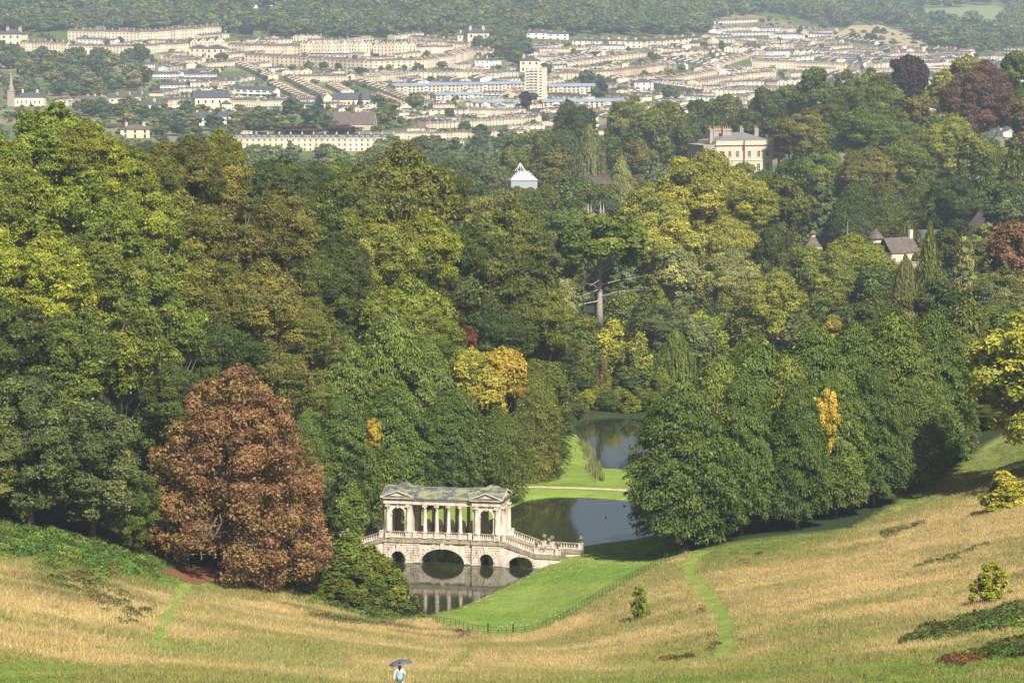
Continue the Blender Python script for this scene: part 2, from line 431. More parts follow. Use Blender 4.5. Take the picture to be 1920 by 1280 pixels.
def hit(px, py):
    """where the sight line of a pixel meets the ground"""
    u = (px - 960.0) / FPX; v = (640.0 - py) / FPX
    t = _ysw / (CT + v * ST); zr = t * (-ST + v * CT); xr = t * u
    g = ground(xr, _ysw); k = np.argmax(zr < g)
    if k == 0: return np.array([xr[-1], _ysw[-1], g[-1]])
    a = zr[k - 1] - g[k - 1]; b = zr[k] - g[k]; f = a / (a - b + 1e-9)
    y = _ysw[k - 1] + f * (_ysw[k] - _ysw[k - 1]); x = xr[k - 1] + f * (xr[k] - xr[k - 1])
    return np.array([x, y, g1(x, y)])

def to_px(x, Y, z):
    # pixel of a world point
    f = Y * CT - z * ST; u = x / f; v = (Y * ST + z * CT) / f
    return 960 + u * FPX, 640 - v * FPX
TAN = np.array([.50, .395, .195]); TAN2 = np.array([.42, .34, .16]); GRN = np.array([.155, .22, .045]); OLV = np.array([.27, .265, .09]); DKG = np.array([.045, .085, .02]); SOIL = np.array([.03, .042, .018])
def mixa(a, b, k): return a * (1 - k[:, None]) + b * k[:, None]
def meadow_colour(x, Y, z):
    px, py = to_px(x, Y, z)
    n1 = fnoise(x, Y, 16, 3); n2 = fnoise(x, Y, 5, 9); n3 = fnoise(x * 1.0, Y * .35, 22, 21)
    c = mixa(np.tile(TAN, (len(x), 1)), TAN2, sstep(.35, .65, n2))
    c = mixa(c, OLV, sstep(.44, .66, n1) * .8)
    c = mixa(c, GRN * 1.05, sstep(.55, .75, n3) * .5)
    # mown/green band along the near edge
    edge = np.interp(px, [-400, 0, 500, 760, 1000, 1300, 1650, 1920, 2300], [1225, 1232, 1262, 1290, 1272, 1252, 1226, 1185, 1150])
    k = sstep(-6, 14, py - edge + (n2 - .5) * 26)
    c = mixa(c, mixa(np.tile(GRN, (len(x), 1)), OLV, sstep(.45, .62, n2)), k * .92)
    # green flush under the right-hand belt and on the upper left bank
    ub = np.interp(px, [1280, 1500, 1700, 1850, 2000], [1050, 1010, 935, 880, 860])
    k = sstep(44, 4, py - ub + (n1 - .5) * 40) * sstep(1285, 1330, px)
    c = mixa(c, GRN * .85, k * .8)
    t = np.clip((px - 828) / 76, 0, 1); k = np.exp(-((py - (1262 - 54 * t)) / 9) ** 2 - ((px - (828 + 76 * t)) / 14) ** 2)
    c = mixa(c, GRN, k * .6)
    lb = np.interp(px, [-300, 0, 150, 300, 420], [985, 1035, 1065, 1090, 1105])
    k = sstep(26, -8, py - lb + (n1 - .5) * 60) * sstep(470, 380, px)
    c = mixa(c, mixa(np.tile(np.array([.125, .20, .038]), (len(x), 1)), OLV, sstep(.45, .65, n2) * .6), k)
    # scrubby olive drift across the left bank
    k = np.exp(-(((px - 170) / 120) ** 2 + ((py - 1105 - .12 * (px - 170)) / 26) ** 2)) * sstep(.3, .6, n2) * 1.1
    c = mixa(c, np.array([.10, .10, .04]), np.clip(k, 0, .85))
    k = np.exp(-(((px - 700) / 190) ** 2 + ((py - 1165 - .16 * (px - 700)) / 17) ** 2)) * sstep(.35, .6, n2)
    c = mixa(c, np.array([.13, .14, .05]), np.clip(k, 0, .8))
    return c
def ground_colour(x, Y, z):
    c = meadow_colour(x, Y, z)
    px, py = to_px(x, Y, z)
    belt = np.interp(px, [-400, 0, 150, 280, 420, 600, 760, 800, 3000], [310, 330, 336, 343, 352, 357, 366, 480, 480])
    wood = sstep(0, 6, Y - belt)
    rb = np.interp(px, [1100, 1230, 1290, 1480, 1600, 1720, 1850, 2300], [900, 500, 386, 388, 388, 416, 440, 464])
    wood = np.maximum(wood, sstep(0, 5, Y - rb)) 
    c = mixa(c, SOIL, wood)  # woodland floor; the shade under the trees is put into its dark colour
    lawn = (sstep(0, 1, Y - 425) * sstep(480, 478, Y) * sstep(1010, 1000, np.abs(px - 1000) + 690)).clip(0, 1)
    c = mixa(c, GRN, lawn)
    town = sstep(1200, 1500, Y)
    n = fnoise(x, Y, 60, 5)
    c = mixa(c, mixa(np.tile(np.array([.085, .115, .04]), (len(x), 1)), np.array([.20, .18, .11]), sstep(.45, .7, n)), town)
    return c

def ground_mat(name='grass ground', grain=1.0):
    m, n, b = mat(name)
    a = node(n, 'ShaderNodeAttribute'); a.attribute_name = 'gcol'
    f1 = noise_tex(n, 2.2, 6, .75, 'World'); f2 = noise_tex(n, .35, 5, .6, 'World')
    c = mixc(n, 1.0, a.outputs['Color'], ramp(n, f1, [(.3, (.72, .74, .70)), (.7, (1.25, 1.22, 1.15))]), 'MULTIPLY')
    c = mixc(n, 1.0, c, ramp(n, f2, [(.35, (.85, .88, .85)), (.65, (1.12, 1.1, 1.05))]), 'MULTIPLY')
    n.links.new(c, b.inputs['Base Color']); b.inputs['Roughness'].default_value = 1; b.inputs['Specular IOR Level'].default_value = .05
    bump(n, b, f1, .6, .12 * grain)
    return m
M['ground'] = ground_mat()

cols = np.arange(-420, 2341, 10.0)
rows = np.concatenate([np.arange(20, 130, 6), np.arange(130, 300, 1.0), np.arange(300, 480, .6), np.arange(480, 600, 1.0), np.exp(np.arange(math.log(600), math.log(7000), .018))])
PXG, YG = np.meshgrid(cols, rows)
XG = (PXG - 960) / FPX * YG
x, y = XG.ravel(), YG.ravel(); z = ground(x, y)
nr, nc = XG.shape
idx = np.arange(nr * nc).reshape(nr, nc)
Fq = np.stack([idx[:-1, :-1], idx[:-1, 1:], idx[1:, 1:], idx[1:, :-1]], -1).reshape(-1, 4)
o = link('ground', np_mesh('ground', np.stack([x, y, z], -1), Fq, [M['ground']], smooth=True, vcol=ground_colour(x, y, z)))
tag(o, kind='structure')

# ------------------------------------------------------------------ water
def water_mat(name, col, rough, bscale, bstr):
    m, n, b = mat(name)
    b.inputs['Base Color'].default_value = (*col, 1); b.inputs['Roughness'].default_value = rough; b.inputs['IOR'].default_value = 1.33
    b.inputs['Specular IOR Level'].default_value = .6
    f = noise_tex(n, bscale, 3, .55, 'World', (1, .45, 1)); bump(n, b, f, bstr, .05)
    return m
def dilate(poly, d):
    c = poly.mean(0); v = poly - c
    return c + v * (1 + d / np.linalg.norm(v, axis=1))[:, None]
for nm, poly, lv, mw in (('pond', POND1, LEVEL1, water_mat('pond water', (.022, .026, .012), .05, 2.0, .12)), ('lower_pond', POND2, LEVEL2, water_mat('lower pond water', (.018, .024, .012), .05, 2.0, .1))):
    P = dilate(poly, 1.0)
    mb = MB().add([(p[0], p[1], lv) for p in P], [tuple(range(len(P)))] if np.cross(P[1] - P[0], P[2] - P[1]) > 0 else [tuple(reversed(range(len(P))))])
    ob = mb.build(nm, mw); 
    import bmesh
    bm = bmesh.new(); bm.from_mesh(ob.data); bmesh.ops.triangulate(bm, faces=bm.faces[:]); bmesh.ops.recalc_face_normals(bm, faces=bm.faces[:])
    if bm.faces[0].normal.z < 0: bmesh.ops.reverse_faces(bm, faces=bm.faces[:])
    bm.to_mesh(ob.data); bm.free()
    tag(ob, kind='structure')

# ------------------------------------------------------------------ lawn, mown paths, gravel path (sheets on the ground)
def clip_poly(poly, x0, x1, y0, y1):
    def cl(P, f, inter):
        out = []
        for i in range(len(P)):
            a, b = P[i - 1], P[i]
            if f(b):
                if not f(a): out.append(inter(a, b))
                out.append(b)
            elif f(a): out.append(inter(a, b))
        return out
    def ix(v): return lambda a, b: (v, a[1] + (b[1] - a[1]) * (v - a[0]) / (b[0] - a[0]))
    def iy(v): return lambda a, b: (a[0] + (b[0] - a[0]) * (v - a[1]) / (b[1] - a[1]), v)
    P = [tuple(p) for p in poly]
    for f, g in ((lambda p: p[0] >= x0, ix(x0)), (lambda p: p[0] <= x1, ix(x1)), (lambda p: p[1] >= y0, iy(y0)), (lambda p: p[1] <= y1, iy(y1))):
        P = cl(P, f, g)
        if len(P) < 3: return []
    return P
def sheet(name, poly, step, off, material, colour=None, gfun=ground):
    poly = np.asarray(poly, float)
    if np.sum(np.cross(poly, np.roll(poly, -1, 0))) < 0: poly = poly[::-1]
    V, F = [], []
    for gx in np.arange(math.floor(poly[:, 0].min() / step) * step, poly[:, 0].max(), step):
        for gy in np.arange(math.floor(poly[:, 1].min() / step) * step, poly[:, 1].max(), step):
            q = clip_poly(poly, gx, gx + step, gy, gy + step)
            if len(q) >= 3:
                b = len(V); V += q; F.append(tuple(range(b, b + len(q))))
    V = np.array(V); z = gfun(V[:, 0], V[:, 1]) + off
    me = bpy.data.meshes.new(name); me.from_pydata(np.column_stack([V, z]).tolist(), [], F)
    if colour is not None:
        at = me.attributes.new('gcol', 'FLOAT_COLOR', 'POINT'); c = np.ones((len(V), 4), np.float32); c[:, :3] = colour(V[:, 0], V[:, 1], z); at.data.foreach_set('color', c.ravel())
    bm = bmesh.new(); bm.from_mesh(me); bmesh.ops.remove_doubles(bm, verts=bm.verts[:], dist=.002); bm.to_mesh(me); bm.free()
    me.polygons.foreach_set('use_smooth', [True] * len(me.polygons)); me.materials.append(material); me.update()
    return tag(link(name, me), kind='structure')
def smooth_line(P, n=8):
    P = [np.asarray(p, float) for p in P]; out = []
    for i in range(len(P) - 1):
        p0, p1, p2, p3 = P[max(i - 1, 0)], P[i], P[i + 1], P[min(i + 2, len(P) - 1)]
        for k in range(n):
            t = k / n
            out.append(.5 * (2 * p1 + (p2 - p0) * t + (2 * p0 - 5 * p1 + 4 * p2 - p3) * t * t + (3 * p1 - p0 - 3 * p2 + p3) * t ** 3))
    out.append(P[-1]); return np.array(out)
FENCE = smooth_line([hit(a, b)[:2] for a, b in [(786, 1154), (815, 1166), (850, 1176), (890, 1186), (930, 1191), (965, 1191), (1000, 1187), (1040, 1171), (1080, 1149), (1120, 1124), (1160, 1101), (1200, 1079), (1240, 1059), (1270, 1046), (1290, 1040)]], 6)
lawn_poly = list(FENCE) + [hit(a, b)[:2] for a, b in [(1275, 1030)]] + [np.array([19.5, 400.]), np.array([19, 415.])] + [p for p in dilate(POND1, -1.6)[11:1:-1]] + [dilate(POND1, -1.6)[1]]
def lawn_colour(x, Y, z):
    n1 = fnoise(x, Y, 9, 31); n2 = fnoise(x, Y, 2.5, 37)
    c = mixa(np.tile(np.array([.14, .22, .038]), (len(x), 1)), np.array([.185, .245, .055]), sstep(.35, .65, n1))
    c = mixa(c, np.array([.11, .185, .03]), sstep(.5, .75, n2) * .5)
    st = .5 + .5 * np.sin((x * .5 + Y * .87) * 2 * math.pi / 2.4); c = c * (1 + .05 * (st - .5))[:, None]
    return mixa(c, np.array([.24, .25, .08]), sstep(.58, .75, fnoise(x, Y, 5, 91)) * .35)
M['lawn'] = ground_mat('mown lawn', .35)
sheet('lawn', lawn_poly, 1.2, .05, M['lawn'], lawn_colour)
def ribbon_poly(pts):
    """pts: list of (pixel left, pixel right, pixel row)"""
    L = smooth_line([hit(a, r)[:2] for a, b, r in pts], 5); R = smooth_line([hit(b, r)[:2] for a, b, r in pts], 5)
    return np.concatenate([L, R[::-1]])
def path_colour(x, Y, z):
    n2 = fnoise(x, Y, 2.0, 41)
    return mixa(np.tile(np.array([.155, .22, .042]), (len(x), 1)), np.array([.22, .25, .07]), sstep(.4, .65, n2))
PATH_R = ribbon_poly([(1338, 1380, 1240), (1340, 1384, 1215), (1342, 1384, 1190), (1338, 1382, 1165), (1325, 1370, 1140), (1308, 1350, 1118), (1291, 1332, 1098), (1280, 1312, 1075), (1281, 1310, 1055), (1290, 1325, 1040), (1300, 1345, 1032)])
PATH_L = ribbon_poly([(285, 325, 1217), (280, 315, 1195), (292, 320, 1175), (305, 335, 1150), (313, 346, 1125), (325, 358, 1105), (340, 372, 1092)])
sheet('path_right', PATH_R, 1.0, .06, M['lawn'], path_colour)
sheet('path_left', PATH_L, 1.0, .06, M['lawn'], path_colour)
def line_poly(P, w):
    P = np.asarray(P); T = np.gradient(P, axis=0); T /= np.linalg.norm(T, axis=1)[:, None]; Nn = np.stack([-T[:, 1], T[:, 0]], -1)
    return np.concatenate([P + Nn * w / 2, (P - Nn * w / 2)[::-1]])
dam = smooth_line([hit(a, b)[:2] for a, b in [(770, 955), (830, 938), (890, 924), (940, 914), (1000, 913.5), (1060, 915), (1120, 917), (1190, 920.5), (1260, 924)]], 6)
sheet('gravel_path', line_poly(dam, 1.5), 1.2, .06, M['gravel'])
bankp = smooth_line([hit(a, b)[:2] for a, b in [(945, 912), (985, 900), (1015, 890), (1035, 880), (1045, 874)]], 6)
sheet('woodland_path', line_poly(bankp, 2.6), 1.2, .09, M['gravel'])
bank_poly = [hit(a, b)[:2] for a, b in [(950, 910), (1060, 910), (1180, 912), (1128, 903), (1116, 885), (1112, 860), (1096, 835), (1080, 815), (1062, 812), (1045, 835), (1000, 880)]]
sheet('bank_lawn', bank_poly, 1.2, .04, M['lawn'], lambda x, Y, z: lawn_colour(x, Y, z) * .9)
litter = [hit(a, b)[:2] for a, b in [(296, 1072), (330, 1083), (352, 1092), (366, 1097), (384, 1091), (420, 1088), (470, 1105), (500, 1112), (500, 1098), (430, 1062), (330, 1058)]]
M['litter'] = simple('fallen chestnut leaves', (.16, .06, .032), .9, .5, 5, .05)
sheet('leaf_litter_ground', litter, .8, .07, M['litter'])

# ------------------------------------------------------------------ scatter (one object for what nobody could count)
def scatter(name, P, rot, scl, protos, colour=None, idx=None):
    """geometry nodes: small meshes set on points"""
    me = bpy.data.meshes.new(name + '_points')
    me.vertices.add(len(P)); me.vertices.foreach_set('co', np.asarray(P, np.float32).ravel())
    def at(k, t, a, key):
        q = me.attributes.new(k, t, 'POINT'); q.data.foreach_set(key, np.asarray(a).ravel())
    at('rot', 'FLOAT_VECTOR', np.asarray(rot, np.float32), 'vector'); at('scl', 'FLOAT_VECTOR', np.asarray(scl, np.float32), 'vector')
    at('pick', 'INT', np.asarray(idx if idx is not None else np.random.randint(0, len(protos), len(P)), np.int32), 'value')
    if colour is not None:
        c = np.ones((len(P), 4), np.float32); c[:, :3] = colour; at('icol', 'FLOAT_COLOR', c, 'color')
    coll = bpy.data.collections.new(name + '_protos')
    for i, pm in enumerate(protos): coll.objects.link(bpy.data.objects.new('%s_proto_%02d' % (name, i), pm))
    g = bpy.data.node_groups.new(name + '_scatter', 'GeometryNodeTree')
    g.interface.new_socket('Geometry', in_out='INPUT', socket_type='NodeSocketGeometry'); g.interface.new_socket('Geometry', in_out='OUTPUT', socket_type='NodeSocketGeometry')
    gi = g.nodes.new('NodeGroupInput'); go = g.nodes.new('NodeGroupOutput')
    m2p = g.nodes.new('GeometryNodeMeshToPoints'); inst = g.nodes.new('GeometryNodeInstanceOnPoints'); ci = g.nodes.new('GeometryNodeCollectionInfo')
    ci.inputs['Collection'].default_value = coll; ci.inputs['Separate Children'].default_value = True; ci.inputs['Reset Children'].default_value = True
    def na(k, t):
        q = g.nodes.new('GeometryNodeInputNamedAttribute'); q.data_type = t; q.inputs['Name'].default_value = k; return q.outputs['Attribute']
    e2r = g.nodes.new('FunctionNodeEulerToRotation')
    g.links.new(gi.outputs[0], m2p.inputs[0]); g.links.new(m2p.outputs[0], inst.inputs['Points']); g.links.new(ci.outputs[0], inst.inputs['Instance'])
    inst.inputs['Pick Instance'].default_value = True
    g.links.new(na('pick', 'INT'), inst.inputs['Instance Index']); g.links.new(na('rot', 'FLOAT_VECTOR'), e2r.inputs[0]); g.links.new(e2r.outputs[0], inst.inputs['Rotation']); g.links.new(na('scl', 'FLOAT_VECTOR'), inst.inputs['Scale'])
    g.links.new(inst.outputs[0], go.inputs[0])
    ob = link(name, me); md = ob.modifiers.new('scatter', 'NODES'); md.node_group = g
    return tag(ob, kind='stuff')

def blade_mat(name):
    m, n, b = mat(name); n.nodes.remove(b)
    a = node(n, 'ShaderNodeAttribute'); a.attribute_type = 'INSTANCER'; a.attribute_name = 'icol'
    t = node(n, 'ShaderNodeAttribute'); t.attribute_name = 'tone'
    c = mixc(n, 1.0, a.outputs['Color'], ramp(n, t.outputs['Fac'], [(0, (.7, .72, .7)), (1, (1.35, 1.3, 1.2))]), 'MULTIPLY')
    d = node(n, 'ShaderNodeBsdfDiffuse'); tr = node(n, 'ShaderNodeBsdfTranslucent'); n.links.new(c, d.inputs[0]); n.links.new(c, tr.inputs[0])
    mx = node(n, 'ShaderNodeMixShader'); mx.inputs[0].default_value = .35; n.links.new(d.outputs[0], mx.inputs[1]); n.links.new(tr.outputs[0], mx.inputs[2]); n.links.new(mx.outputs[0], n.nodes['Material Output'].inputs[0])
    return m
M['blade'] = blade_mat('grass blade')
def tuft(seed, n, rad, h, w, lean):
    r = np.random.RandomState(seed)
    b = np.column_stack([r.normal(0, rad * .5, (n, 2)), np.full(n, -.06)]); a = r.uniform(0, 2 * math.pi, n)
    hh = h * r.uniform(.5, 1.15, n); ln = r.normal(0, lean, (n, 2)) + np.array([lean * .5, -lean * .2])
    side = np.column_stack([np.cos(a), np.sin(a), np.zeros(n)]) * (w * r.uniform(.6, 1.3, n))[:, None]
    mid = b + np.column_stack([ln * hh[:, None] * .35, hh * .6]); tip = b + np.column_stack([ln * hh[:, None], hh])
    V = np.stack([b - side, b + side, mid + side * .8, tip, mid - side * .8], 1).reshape(-1, 3)
    k = np.arange(n)[:, None] * 5
    return np_mesh('tuft', V, [k + np.array([[0, 1, 2, 4]]), k + np.array([[4, 2, 3]])], [M['blade']], fattr={'tone': np.concatenate([r.rand(n)] * 2)})
def in_poly(poly, x, y): return sdist(np.asarray(poly), x, y) < 0
rs = np.random.RandomState(5)
N0 = 158000
px = rs.uniform(-40, 1960, N0); yy = np.sqrt(rs.uniform(135 ** 2, 440 ** 2, N0)); xx = (px - 960) / FPX * yy; zz = ground(xx, yy)
qx, qy = to_px(xx, yy, zz)
belt = np.interp(px, [-400, 0, 150, 280, 420, 600, 760, 775, 1920], [326, 338, 342, 352, 360, 364, 370, 480, 480]); rb = np.interp(px, [1230, 1290, 1480, 1600, 1720, 1850, 2300], [500, 388, 391, 391, 419, 443, 468])
keep = (yy < belt) & (yy < rb) & (qy < 1296) & ~in_poly(lawn_poly, xx, yy) & (sdist(PATH_R, xx, yy) > -.12 + .5 * (fnoise(xx, yy, 2.5, 81) - .5)) & (sdist(PATH_L, xx, yy) > -.12 + .5 * (fnoise(xx, yy, 2.5, 82) - .5)) & (sdist(POND1, xx, yy) > .5) & ~in_poly(litter, xx, yy)
keep &= ~((np.abs(px - 960) < 170) & (yy > 392))
xx, yy, zz, qy = xx[keep], yy[keep], zz[keep], qy[keep]
cc = meadow_colour(xx, yy, zz) * (rs.uniform(.8, 1.22, len(xx)) * .95)[:, None]
ht = .4 + .8 * fnoise(xx, yy, 8, 51) ** 1.3
green = (cc[:, 1] > cc[:, 0] * 1.02); ht = np.where(green, ht * .45, ht)
scatter('meadow_grass', np.column_stack([xx, yy, zz]), np.column_stack([rs.normal(0, .1, (len(xx), 2)), rs.uniform(0, 6.28, len(xx))]), np.column_stack([np.ones(len(xx)) * .9, np.ones(len(xx)) * .9, ht]), [tuft(s, 14, .55, .62, .022, .35) for s in range(5)], cc)['label'] = 'dry tan meadow grass on both slopes of the valley'
# lawn: short tufts and scattered pale leaves
N1 = 26000
px = rs.uniform(780, 1330, N1); yy = rs.uniform(338, 425, N1); xx = (px - 960) / FPX * yy
k = in_poly(lawn_poly, xx, yy); xx, yy = xx[k], yy[k]; zz = ground(xx, yy) + .05
scatter('lawn_grass', np.column_stack([xx, yy, zz]), np.column_stack([rs.normal(0, .1, (len(xx), 2)), rs.uniform(0, 6.28, len(xx))]), np.ones((len(xx), 3)) * rs.uniform(.6, 1.1, (len(xx), 1)), [tuft(s, 12, .5, .11, .02, .5) for s in (11, 12)], lawn_colour(xx, yy, zz) * rs.uniform(.85, 1.2, (len(xx), 1)))['label'] = 'short bright green grass of the mown lawn by the bridge'
M['fleck'] = simple('pale fallen leaf', (.62, .58, .34), .9, .3, 5)
fl = MB()
px = rs.uniform(850, 1290, 1500); yy = rs.uniform(345, 420, 1500); xx = (px - 960) / FPX * yy
k = in_poly(lawn_poly, xx, yy) & (fnoise(xx, yy, 14, 71) + .0035 * (yy - 345) > .55)
for a, b in zip(xx[k][:420], yy[k][:420]):
    s = rs.uniform(.06, .12); t = rs.uniform(0, 6.28); zc = g1(a, b) + .13
    fl.add([(a + s * math.cos(t + q) , b + s * math.sin(t + q), zc + .03 * math.sin(q * 2 + t)) for q in (0, 1.2, 3.14, 4.4)], [(0, 1, 2, 3)])
tag(fl.build('fallen_leaves', M['fleck']), 'pale yellow fallen leaves dotted over the green lawn', kind='stuff')
# ------------------------------------------------------------------ the roofed stone bridge
BR = empty('covered_stone_bridge', (float((828 - 960) / FPX * 400), 400.0, LEVEL1), math.radians(-12))
tag(BR, 'pale stone bridge with a roofed colonnade spanning the pond', 'bridge')
DEP = 5.0                                              # from front plane (y=0) to rear plane
STN, LDG = M['stone'], M['ledge']
def ell(cx, hw, spring, rise, x):
    q = np.clip(1 - ((x - cx) / hw) ** 2, 0, 1); return spring + rise * math.sqrt(q)
def arch_wall(name, x0, x1, ztop, opens, y0, y1, zb=-1.2, parent=None, m=STN, floor=None):
    """wall from y0 to y1 with arched openings (cx, half width, spring, rise); ztop a number or a function of x"""
    zt = ztop if callable(ztop) else (lambda x: ztop)
    xs = {x0, x1}
    for cx, hw, sp, ri in opens:
        for k in range(25): xs.add(cx - hw * math.cos(math.pi * k / 24))
    xs = sorted(xs); mb = MB(); base = zb if floor is None else floor
    def bot(xm):
        for cx, hw, sp, ri in opens:
            if abs(xm - cx) < hw: return (cx, hw, sp, ri)
    for a, b in zip(xs[:-1], xs[1:]):
        o = bot((a + b) / 2)
        za, zc = (base, base) if o is None else (ell(*o, a), ell(*o, b))
        mb.quad((a, y0, za), (b, y0, zc), (b, y0, zt(b)), (a, y0, zt(a))); mb.quad((b, y1, zc), (a, y1, za), (a, y1, zt(a)), (b, y1, zt(b)))
        mb.quad((a, y0, zt(a)), (b, y0, zt(b)), (b, y1, zt(b)), (a, y1, zt(a)))
        mb.quad((a, y1, za), (b, y1, zc), (b, y0, zc), (a, y0, za))
    for cx, hw, sp, ri in opens:
        for sx in (-1, 1):
            xx = cx + sx * hw; mb.quad((xx, y0, base), (xx, y1, base), (xx, y1, sp), (xx, y0, sp))
    for xx in (x0, x1): mb.quad((xx, y0, base), (xx, y1, base), (xx, y1, zt(xx)), (xx, y0, zt(xx)))
    return mb.build(name, m, parent or BR)
# unit pieces that the parts share
blk = MB()
e = .035
blk.add([(-.5 + e, -.5, -.5 + e), (.5 - e, -.5, -.5 + e), (.5 - e, -.5, .5 - e), (-.5 + e, -.5, .5 - e), (-.5, -.2, -.5), (.5, -.2, -.5), (.5, -.2, .5), (-.5, -.2, .5), (-.5, .5, -.5), (.5, .5, -.5), (.5, .5, .5), (-.5, .5, .5)],
        [(0, 1, 2, 3), (0, 4, 5, 1), (1, 5, 6, 2), (2, 6, 7, 3), (3, 7, 4, 0), (4, 8, 9, 5), (5, 9, 10, 6), (6, 10, 11, 7), (7, 11, 8, 4), (9, 8, 11, 10)])
BLOCK = blk.mesh('block', [STN])
BAL = MB().lathe([(.10, 0), (.10, .05), (.06, .09), (.105, .2), (.09, .3), (.055, .42), (.075, .47), (.10, .5), (.10, .55)], 8).mesh('baluster', [STN], True)
COLM = MB().lathe([(.30, 0), (.30, .12), (.26, .16), (.28, .22), (.235, .28), (.24, 1.2), (.225, 2.2), (.20, 3.12), (.235, 3.16), (.205, 3.2)], 14).mesh('shaft', [STN], True)
cap = MB().box(-.27, .27, -.25, .25, .16, .26)
for sx in (-1, 1): cap.tube([(sx * .22, -.25, .09), (sx * .22, .25, .09)], .1, 10)
cap.box(-.2, .2, -.2, .2, 0, .16)
CAPM = cap.mesh('capital', [STN])
BALLM = MB().lathe([(.19, 0), (.19, .06), (.08, .12), (.07, .2), (.12, .24), (.24, .34), (.29, .48), (.29, .58), (.24, .72), (.12, .82), (.04, .85)], 14).mesh('ball_finial', [M['ball']], True)
_bl = MB().box(-.5, .5, -.5, .5, 0, .9); _bl.box(-.58, .58, -.58, .58, .9, 1.0); _bl.box(-.56, .56, -.56, .56, -.1, .0)
PEDM = _bl.mesh('pedestal', [STN])
def piece(name, me, x, y, z, s=(1, 1, 1), rz=0, parent=None): return link(name, me, parent or BR, (x, y, z), (0, 0, rz), s)
def column(x, y, rz=0, z=4.02):
    c = piece('column', COLM, x, y, z); piece('capital', CAPM, 0, 0, 3.2, rz=rz, parent=c); return c
def block(x0, x1, yf, z0, z1): piece('block', BLOCK, (x0 + x1) / 2, yf + .06, (z0 + z1) / 2, (x1 - x0 - .03, .32, z1 - z0 - .06))
def voussoirs(cx, hw, sp, ri, yf, n, thick, stepped=True, y_th=.2):
    for k in range(n):
        g_ = .035 / ((hw + ri) / 2) / 2; t0 = math.pi * (1 - k / n) - g_; t1 = math.pi * (1 - (k + 1) / n) + g_
        def pt(t, o):
            x = cx + hw * math.cos(t); z = sp + ri * math.sin(t); nx, nz = math.cos(t) / hw, math.sin(t) / ri; L = math.hypot(nx, nz); return (x + nx / L * o, z + nz / L * o)
        o = thick + (.22 if (k % 2 == 0 and stepped) else 0)
        a, b, c, d = pt(t0, .0), pt(t1, .0), pt(t1, o), pt(t0, o)
        key = k == n // 2 and n % 2 == 1
        mb = MB().prism([b, a, d, c][::-1] if False else [a, b, c, d], yf - (.22 if key else .1), yf + y_th)
        mb.build('keystone' if key else 'voussoir', STN, BR)

# base: cut-water level to the ledge, front and rear skins joined by vaults
A_S, A_C = (.90, .62, .92), (2.82, .12, 1.82)
for sx in (-1, 1):
    cx = 5.735 * sx
    arch_wall('pavilion_base', cx - 1.915, cx + 1.915, 2.6, [(cx, *A_S)], -.25, DEP + .25)
    voussoirs(cx, *A_S, -.25, 9, .62)
    for k in range(8):                                  # rusticated courses beside the arch
        z0 = .05 + k * .32; zm = z0 + .16
        arch_r = (A_S[0] + .66) * math.sqrt(max(0, 1 - ((zm - A_S[1]) / (A_S[2] + .66)) ** 2)) if zm > A_S[1] else A_S[0] + .1
        if arch_r < 1.75:
            for s2 in (-1, 1):
                xi, xo = cx + s2 * arch_r, cx + s2 * 1.93; block(min(xi, xo), max(xi, xo), -.25, z0, z0 + .31)
                if s2 == 1 and k % 2 == 0 or s2 == -1 and k % 2: pass
arch_wall('central_base', -3.82, 3.82, 2.6, [(0, *A_C)], 0, DEP)
voussoirs(0, *A_C, 0, 17, .5)
for k in range(8):
    z0 = .05 + k * .32; zm = z0 + .16
    ar = (A_C[0] + .62) * math.sqrt(max(0, 1 - ((zm - A_C[1]) / (A_C[2] + .62)) ** 2))
    if ar < 3.75:
        for s2 in (-1, 1):
            xi, xo = s2 * max(ar, 2.95), s2 * 3.80; block(min(xi, xo), max(xi, xo), 0, z0, z0 + .31)
for sx in (-1, 1):                                      # footings at the water line
    for c in (5.735 - 1.42, 5.735 + 1.42):
        MB().box(sx * c - .56, sx * c + .56, -.42, .2, -.8, .12).build('footing', LDG, BR)
def ledge(x0, x1, yf, z0=2.6, z1=3.3):
    """weathered stepped plinth course"""
    mb = MB(); prof = [(yf + .6, z0), (yf - .16, z0), (yf - .2, z0 + .12), (yf - .1, z0 + .2), (yf - .06, z1 - .1), (yf - .1, z1), (yf + .6, z1)]
    n = len(prof); vs = [(x0, *p) for p in prof] + [(x1, *p) for p in prof]
    mb.add(vs, [tuple(range(n))[::-1], tuple(range(n, 2 * n))] + [(i, i + 1, n + i + 1, n + i) for i in range(n - 1)]); return mb.build('ledge', LDG, BR)
for sx in (-1, 1): ledge(5.735 * sx - 1.99, 5.735 * sx + 1.99, -.25)
ledge(-3.75, 3.75, 0)
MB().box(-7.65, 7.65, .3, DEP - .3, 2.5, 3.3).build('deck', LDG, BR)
MB().box(-7.7, 7.7, DEP - .3, DEP + .3, 2.6, 3.3).build('rear_ledge', LDG, BR)
